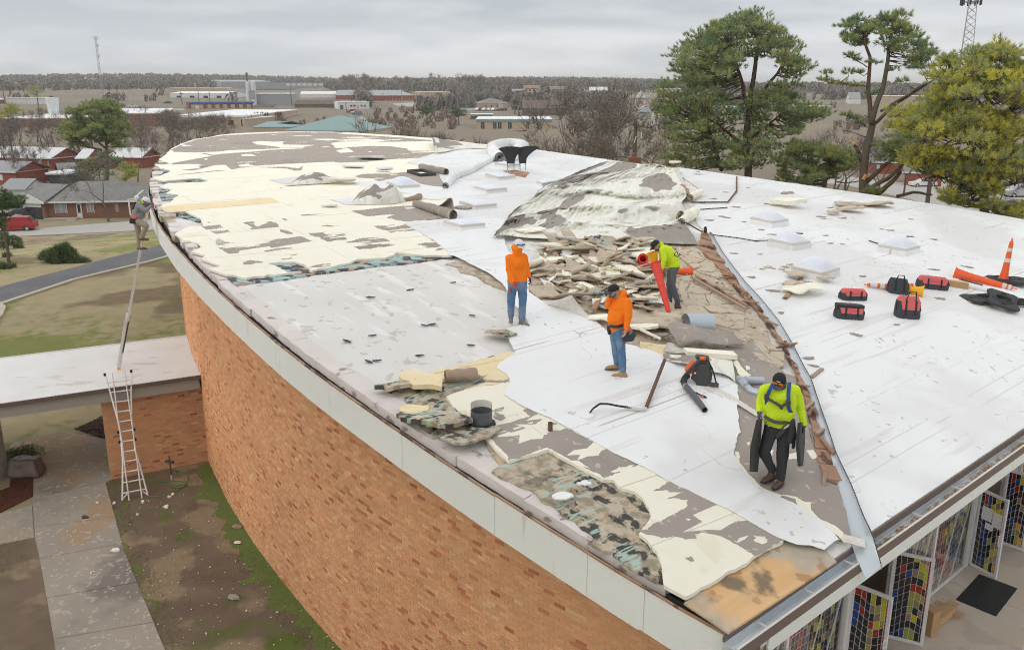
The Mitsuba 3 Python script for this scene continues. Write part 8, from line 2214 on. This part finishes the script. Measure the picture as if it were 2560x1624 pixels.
part(k,'panel',cat(obox(o+[-4*m,0,17*m],[5*m,0,0],[0,m,0],[0,0,8*m]),obox(o+[5*m,0,14*m],[4*m,0,0],[0,m,0],[0,0,5*m])),'m_farteal')
part(k,'base_panel',obox(o+[0,0,4.4*m],[10*m,0,0],[0,m,0],[0,0,4.4*m]),'m_farcream')
building('shopping centre with a pointed white entrance gable',P4((1640,400))[0],P4((1960,400))[0],14,40,'m_farcream','m_fargrey','flat',0,[],[(.32,.74,.2,14,'m_farwhite'),(.40,.66,.3,6,'m_farred')],cat_='shopping centre',name='shopping_centre',px=(16,0))
o_,x_,y_,L_=edge_frame(P4((1740,400))[0],P4((1880,400))[0]); m=np.hypot(o_[0],o_[1]) /FPX
part([q for q in labels if q.startswith('shopping_centre')][0],'gable',(np.array([o_+[0,-2,14*m],o_+x_*L_+[0,-2,14*m],o_+x_*L_/2+[0,-2,30*m],o_+[0,0,14*m],o_+x_*L_+[0,0,14*m],o_+x_*L_/2+[0,0,30*m]]),np.array([[0,1,2],[3,5,4],[0,2,5],[0,5,3],[1,4,5],[1,5,2]])),'m_farwhite')
building('pale block partly hidden by the left of the big pine',P5((180,380))[0],P5((420,380))[0],20,30,'m_farcream','m_farwhite',cat_='building',px=(30,0))
building('long grey shopping row behind the pines',P5((700,520))[0],P5((2300,480))[0],9,30,'m_fargrey','m_farwhite','flat',0,row(9,.1,.9,.04,.5,4),[],'m_farblue',cat_='shops',name='shop_row',px=(14,0))
building('pale roofed shops on the hill right of the broken pine',P6((480,330))[0],P6((1000,330))[0],7,24,'m_farcream','m_farwhite',cat_='shops',name='shop_row',px=(15,0))
building('white house with a pointed gable left of the broken pine',P6((180,340))[0],P6((300,340))[0],8,14,'m_farwhite','m_fargrey','gable',5,cat_='house',name='house',px=(12,14))
building('red brick house with a grey roof behind the broken pine',P6((430,1080))[0],P6((760,1080))[0],2.6,10,'m_farred','m_shingle','hip',2.4,[(.1,.2,1,2)],[],'m_farwhite','m_farwhite',.5,'house','house')
building('brick house with a white garage door behind the yellow green pine',P6((760,1200))[0],P6((1270,1225))[0],2.6,10,'m_farred','m_shingle','gable',2.2,[],[(.78,.93,.05,2.4,'m_farwhite')],'m_farwhite','m_farwhite',.5,'house','house')
building('white sheds in the far left beyond the wood',P1((90,400))[0],P1((640,400))[0],4,12,'m_farwhite','m_farwhite',cat_='sheds',name='shed',px=(12,0))
building('pale low building at the far left edge',P1((-60,400))[0],P1((60,395))[0],5,14,'m_farred','m_farwhite','gable',3,cat_='building',px=(9,5))
o=Gp(*P1((690,620))[0])
m=np.hypot(o[0],o[1]) /FPX
solo('water_tank',cat(cone(o,o+[0,0,48*m],9*m,15*m,4),cone(o+[0,0,48*m],o+[0,0,49*m],15*m,14*m,4)),'m_farwhite','white square tank tower above the left wood','tank')
# masts, poles, lines
def lattice(key,base,h,w0,w1,n,r):
    ms=[]
    c=[(-1,-1),(1,-1),(0,1.2)]
    P=lambda k,t:base+np.array([c[k][0] *(w0+(w1-w0) *t) /2,c[k][1] *(w0+(w1-w0) *t) /2,h*t])
    for k in range(3):
        ms.append(cone(P(k,0),P(k,1),r,r,4,False))
        for i in range(n):
            a,b=i/n,(i+1) /n
            ms += [cone(P(k,a),P((k+1) % 3,b),r*.6,r*.6,3,False),cone(P((k+1) % 3,a),P(k,b),r*.6,r*.6,3,False)]
    return cat(*ms)

o=Gp(*P1((1300,372))[0])
d=np.hypot(o[0],o[1]); top=ZC+(215-112) /FPX*d
k=thing('radio_mast','thin grey radio mast above the left houses','mast')
part(k,'lattice',lattice(k,o,top-o[2],1.6,1.1,26,.14),'m_tower')
for t,r in ((.97,1.4),(.70,1.0),(.86,.9)):part(k,'antenna',cat(*[cone(o+[math.cos(a) *r,math.sin(a) *r,(top-o[2]) *t-1],o+[math.cos(a) *r,math.sin(a) *r,(top-o[2]) *t+1.2],.25,n=5) for a in range(0,6,2)]),'m_farwhite')
xy=on_ray(2400,210); o=np.array([xy[0],xy[1],float(gz(*xy))]); h=42.0
k=thing('cell_tower','tall lattice phone mast behind the yellow green pine','mast')
part(k,'lattice',lattice(k,o,h,4.2,1.0,30,.085),'m_tower')
zt=ZC+(215-45) /FPX*210-o[2]
part(k,'platform',cat(*[cone(o+[math.cos(a) *1.6,math.sin(a) *1.6,zt],o+[math.cos(a+1.05) *1.6,math.sin(a+1.05) *1.6,zt],.06,n=4) for a in np.arange(6) *1.05],*[cone(o+[0,0,zt],o+[math.cos(a) *1.6,math.sin(a) *1.6,zt],.06,n=4) for a in np.arange(6) *1.05]),'m_tower')
for a in np.arange(9) *.7:part(k,'antenna',obox(o+[math.cos(a) *1.9,math.sin(a) *1.9,zt+.1],[.14,0,0],[0,.12,0],[0,0,.75]),'m_fardark')
xy=on_ray(1593,72); zb=float(gz(*xy)); ztp=ZC-(296.6-215) /FPX*72
k=thing('utility_pole','old wooden utility pole with crossarm and transformers by the big pine','utility pole')
o=np.array([xy[0],xy[1],zb])
part(k,'pole',cone(o,[o[0],o[1],ztp],.18,.15,10),'m_pole')
part(k,'crossarm',obox([o[0] +.55,o[1] -.2,ztp-.45],[.75,.1,-.10],[0,.05,0],[0,0,.05]),'m_pole')
part(k,'insulator',cat(*[cone([o[0] +q,o[1] -.2,ztp-.38-q*.12],[o[0] +q,o[1] -.2,ztp-.18-q*.12],.05,n=6) for q in (-.15,.2,.55,.9,1.25)]),'m_fardark')
for q in (-.32,.34):part(k,'transformer',cone([o[0] +q,o[1] -.2,ztp-2.75],[o[0] +q,o[1] -.2,ztp-2.25],.12,n=8),'m_fargrey')
part(k,'fuse',cat(cone([o[0] +.45,o[1] -.2,ztp-1.3],[o[0] +.45,o[1] -.2,ztp-.85],.05,n=5),cone([o[0] -.1,o[1] -.2,ztp-1.7],[o[0] +.05,o[1] -.2,ztp-1.2],.04,n=5)),'m_farwhite')
xy=on_ray(1592,66)
solo('chimney',cat(obox([xy[0],xy[1],-.1],[.45,0,0],[0,.45,0],[0,0,ZC-(380-215) /FPX*66-0.05 if False else 7.0]),cone([xy[0],xy[1],6.9],[xy[0],xy[1],7.2],.2,n=8)),'m_farbrick','orange brick chimney below the utility pole','chimney')
PO=[P1((40,105),(70,410)),P1((290,110),(310,300)),P1((380,110),(390,215)),P1((1362,135),(1385,330)),P1((1478,160),(1488,400)),P1((645,270),(650,370)),P1((1055,330),(1060,400)),P2((270,240),(280,420)),P2((492,225),(492,400)),P2((625,240),(630,400)),P2((1640,180),(1655,430)),P3((820,200),(822,370)),P3((590,260),(592,360)),P3((110,370),(135,510)),P3((1090,380),(1088,430)),P3((1580,340),(1580,430)),P3((1675,330),(1675,430)),P7((460,20),(490,310)),P7((495,350),(510,475)),P6((655,1180),(650,1310))]
for i,(a,b) in enumerate(PO):
    q=Gp(*b)
    d_=np.hypot(q[0],q[1]); z1=ZC+(215-a[1]) /FPX*d_*1.0
    r=max(.14,d_*.00045)
    k=thing('distant_pole','thin distant pole standing among the far houses' if i<17 else ['pale utility post in front of the red brick house','pale post behind the grey hipped roof','orange marker post under the broken pine'][i-17],'pole','distant poles in the town' if i<17 else None)
    put(k,cat(cone(q,[q[0] +(a[0] -b[0]) /FPX*d_*.4,q[1],z1],r,r*.7,5),*([obox([q[0],q[1],z1-1.2],[1.3,0,0],[0,r,0],[0,0,r])] if i<8 else [])),'m_freshwood' if i == 19 else ('m_fargrey' if i in (11,17,18) else 'm_pole'))

# vehicles
def car(xyz,yaw,col,label,kind='suv',group=None,L=4.7,name='car',wheels=True):
    H={'suv':1.72,'sedan':1.42,'pickup':1.8}[kind]; w=.92
    z0=.28
    side={'suv':[(-2.3,.3),(-2.35,.85),(-2.2,1.0),(-1.35,1.08),(-.75,1.66),(.2,1.72),(1.6,1.70),(2.1,1.15),(2.28,.95),(2.3,.35)],'sedan':[(-2.3,.3),(-2.3,.75),(-2.1,.85),(-1.1,.95),(-.4,1.4),(.7,1.42),(1.4,1.0),(2.2,.95),(2.3,.35)],'pickup':[(-2.5,.4),(-2.5,1.0),(-1.3,1.12),(-.7,1.75),(.5,1.78),(.7,1.15),(2.5,1.12),(2.5,.45)]}[kind]
    p=Polygon(side+[(1.9,.3),(1.85,.45),(1.6,.66),(1.35,.66),(1.05,.45),(1.0,.3),(-1.1,.3),(-1.15,.45),(-1.4,.66),(-1.65,.66),(-1.9,.45),(-1.95,.3)])
    v,f=prism(p,-w,w)
    v=v[:,[0,2,1]]; f=f[:,::-1]
    top=v[:,2] >1.12
    v[top,1] *= .82
    v[np.abs(v[:,0]) >2.1,1] *= .93
    ca,sa=math.cos(yaw),math.sin(yaw)
    M=np.array([[ca,-sa,0],[sa,ca,0],[0,0,1]])
    X=lambda m:(m[0] *(L/4.6) @ M.T+xyz,m[1])
    key=thing(name,label,'car',group)
    part(key,'body',X((v,f)),col,25)
    cab={'suv':[(-1.25,1.10,-.78,1.58),(-.72,1.12,.20,1.60),(.28,1.12,1.15,1.58),(1.22,1.12,1.80,1.5)],'sedan':[(-.95,.98,-.4,1.34),(-.35,.98,.4,1.36),(.46,.98,1.1,1.3)],'pickup':[(-1.1,1.15,-.7,1.65),(-.65,1.15,.4,1.68)]}[kind]
    for (a,b,c,d) in cab:
        q=np.array([[a,b],[c,b],[c,d],[max(a,a+.0),d-(.0)]])
        if (a,b) == cab[0][:2]:q[3] =[c-.05,d]
        for s in (-1,1):
            vv=np.array([[k[0],s*(w*(.995 if k[1] <1.12 else .835)),k[1]] for k in q]); vv2=vv+[0,s*.015,0]
            part(key,'window',X((np.vstack([vv,vv2]),np.array([[0,1,2],[0,2,3],[4,6,5],[4,7,6],[0,4,1],[1,4,5],[1,5,2],[2,5,6],[2,6,3],[3,6,7],[3,7,0],[0,7,4]]))),'m_glassdark')
    part(key,'rear_window',X(obox([side[-3][0] -.08 if kind != 'suv' else 1.92,0,1.42 if kind == 'suv' else 1.2],[.16,0,-.2],[0,.62,0],[.012,0,.012])),'m_glassdark')
    for s in (-1,1):
        for a in (-1.52,1.48):
            wk_=numbered(key+'__wheel')
            put(wk_,X(cone([a,s*.62,.33],[a,s*.93,.33],.335,n=16)),'m_black')
            put(numbered(wk_+'__rim'),X(cone([a,s*.925,.33],[a,s*.945,.33],.2,.19,n=10)),'m_carsilver')
        part(key,'tail_light',X(obox([2.27,s*.78,.98],[.03,0,0],[0,.07,0],[0,0,.12])),'m_red')
    part(key,'bumper',X(cbox([2.3,0,.5],[.08,0,0],[0,.86,0],[0,0,.12],.03)),col if kind == 'suv' else 'm_carsilver')
    return key

a,b=Gp(*P7((70,975))[0]),Gp(*P7((295,968))[0])
d=b-a
car((a+b) /2*[1,1,1],math.atan2(d[1],d[0]),'m_carred','dark red sport utility car parked at the kerb opposite the lawn','suv',None,4.9)
p=Gp(*P7((30,885))[0]); car(p,math.atan2(d[1],d[0]),'m_carblue','pale blue sedan behind the front of the red car','sedan')
p=Gp(*P7((230,838))[0]); car(p,math.atan2(d[1],d[0]),'m_fardark','dark car in the drive before the open garage','sedan')
p=Gp(*P6((960,1215))[0]); car(p,.1,'m_carwhite','white sedan parked before the brick house on the right','sedan')
p=Gp(*P6((1990,1325))[0]); car(p,.1,'m_carsilver','silver pickup at the right edge of the view','pickup',None,5.4,'pickup_truck')
p=Gp(*P6((1820,1455))[0]); car(p,.3,'m_carblue','dark blue car half hidden under the yellow pine boughs','sedan')
cc=['m_carwhite','m_fardark','m_carwhite','m_carblue','m_carwhite','m_carwhite','m_carblue','m_carred','m_fardark','m_carsilver']
for i,xx in enumerate((1775,1812,1860,1885,1912,1975,2015,2060,2110)):
    car(Gp(*P3((xx,486))[0]),1.3,cc[i],'car parked in the lot before the grey roofed bank','sedan','cars before the grey roofed bank',5.6)
for i,(win,c) in enumerate([(P3,(205,515)),(P3,(245,520)),(P3,(265,540)),(P3,(1395,400)),(P3,(1580,330)),(P4,(1860,465)),(P4,(1935,490)),(P4,(1960,492)),(P4,(1385,445)),(P3,(1735,335)),(P4,(720,298)),(P4,(925,290)),(P4,(1095,285)),(P3,(1700,435)),(P3,(190,610)),(P3,(320,645)),(P3,(300,620)),(P2,(100,400)),(P1,(1510,440)),(P1,(1670,445))]):
    car(Gp(*win(c)[0]),.2,cc[(i*3+7) % 10],'small distant car on the roads of the town','sedan' if i % 2 else 'suv','distant cars in the town',6)
building('grey pavilion roof in the car park behind the utility pole',P4((1780,570))[0],P4((1930,570))[0],3,8,'m_fargrey','m_fargrey','gable',2.5,cat_='pavilion',name='pavilion')
for i,pts in enumerate([[(1260,0),(0,0)]]):pass
for pts in [P3((700,400),(1150,375),(1560,340),(1900,300),(1960,310),(1640,400),(1400,440),(800,440)),P2((0,470),(360,460),(1200,470),(1200,480),(0,480)),P4((1960,520),(2060,480),(2060,700),(2000,740),(1930,620))]:
    struct('car_park',drape(gpoly(pts),.05,.05,25,gz),'m_street')

# the far woods that read as one mass
def woods(n,r0,r1,a0,a1,seed,h0,h1,nb=7,ramp=2.0):
    g=np.random.default_rng(seed)
    r=r0*(r1/r0) ** g.random(n)
    a=g.uniform(a0,a1,n)
    x,y=r*np.sin(a),r*np.cos(a)
    d=meshkit.fbm(np.stack([x/120,y/120,x*0],-1),3,seed)
    k=d>g.uniform(.40,.58,n)
    x,y,a,r=x[k],y[k],a[k],r[k]
    free=np.ones(len(x),bool)
    for (c0,c1,rb,dp) in FOOT:free &= ~((a>c0-.004) & (a<c1+.004) & (r>rb-160) & (r<rb+dp+6))
    x,y=x[free],y[free]
    z=gz(x,y)
    H=g.uniform(h0,h1,len(x))
    p=np.repeat(np.c_[x,y,z],nb,0)
    HH=np.repeat(H,nb)
    p[:,:2] += g.normal(0,.16,(len(p),2)) *HH[:,None]
    dd=g.normal(0,.30,(len(p),3)); dd[:,2] =1
    L=HH*g.uniform(.6,1,len(p))
    v,f=bladed(p,dd,L,HH*.20,g)
    v2,f2=bladed(p+[0,0,1] *(L[:,None] *.95),-dd+g.normal(0,.3,dd.shape),L*.9,HH*.24,g)
    return cat((v,f),(v2,f2))

stuffobj('woods',woods(12000,560,1500,-.66,.66,5,6,11),'m_hill','brown winter woods covering the far low hills')
stuffobj('woods',woods(9000,1500,2900,-.66,.66,6,8,13),'m_hill','grey brown woods along the hills on the horizon')
stuffobj('scrub',woods(1500,380,640,-.66,.66,7,2,5),'m_bare2','brown scrub and hedges between the far town buildings')

# ------------------------------------------------------------------ haze
scene['haze_air'] ={'type':'homogeneous','albedo':{'type':'rgb','value':[.955,.96,.965]},'sigma_t':{'type':'rgb','value':[.00016,.00017,.00018]},'phase':{'type':'isotropic'}}
scene['haze'] ={'type':'cube','to_world':T().translate([0,0,24]).scale([9300,9300,36]),'bsdf':{'type':'null'},'interior':{'type':'ref','id':'haze_air'}}
labels['haze'] ={'kind':'stuff','label':'thin pale haze over the far town and hills'}
scene['camera']['medium'] ={'type':'ref','id':'haze_air'}
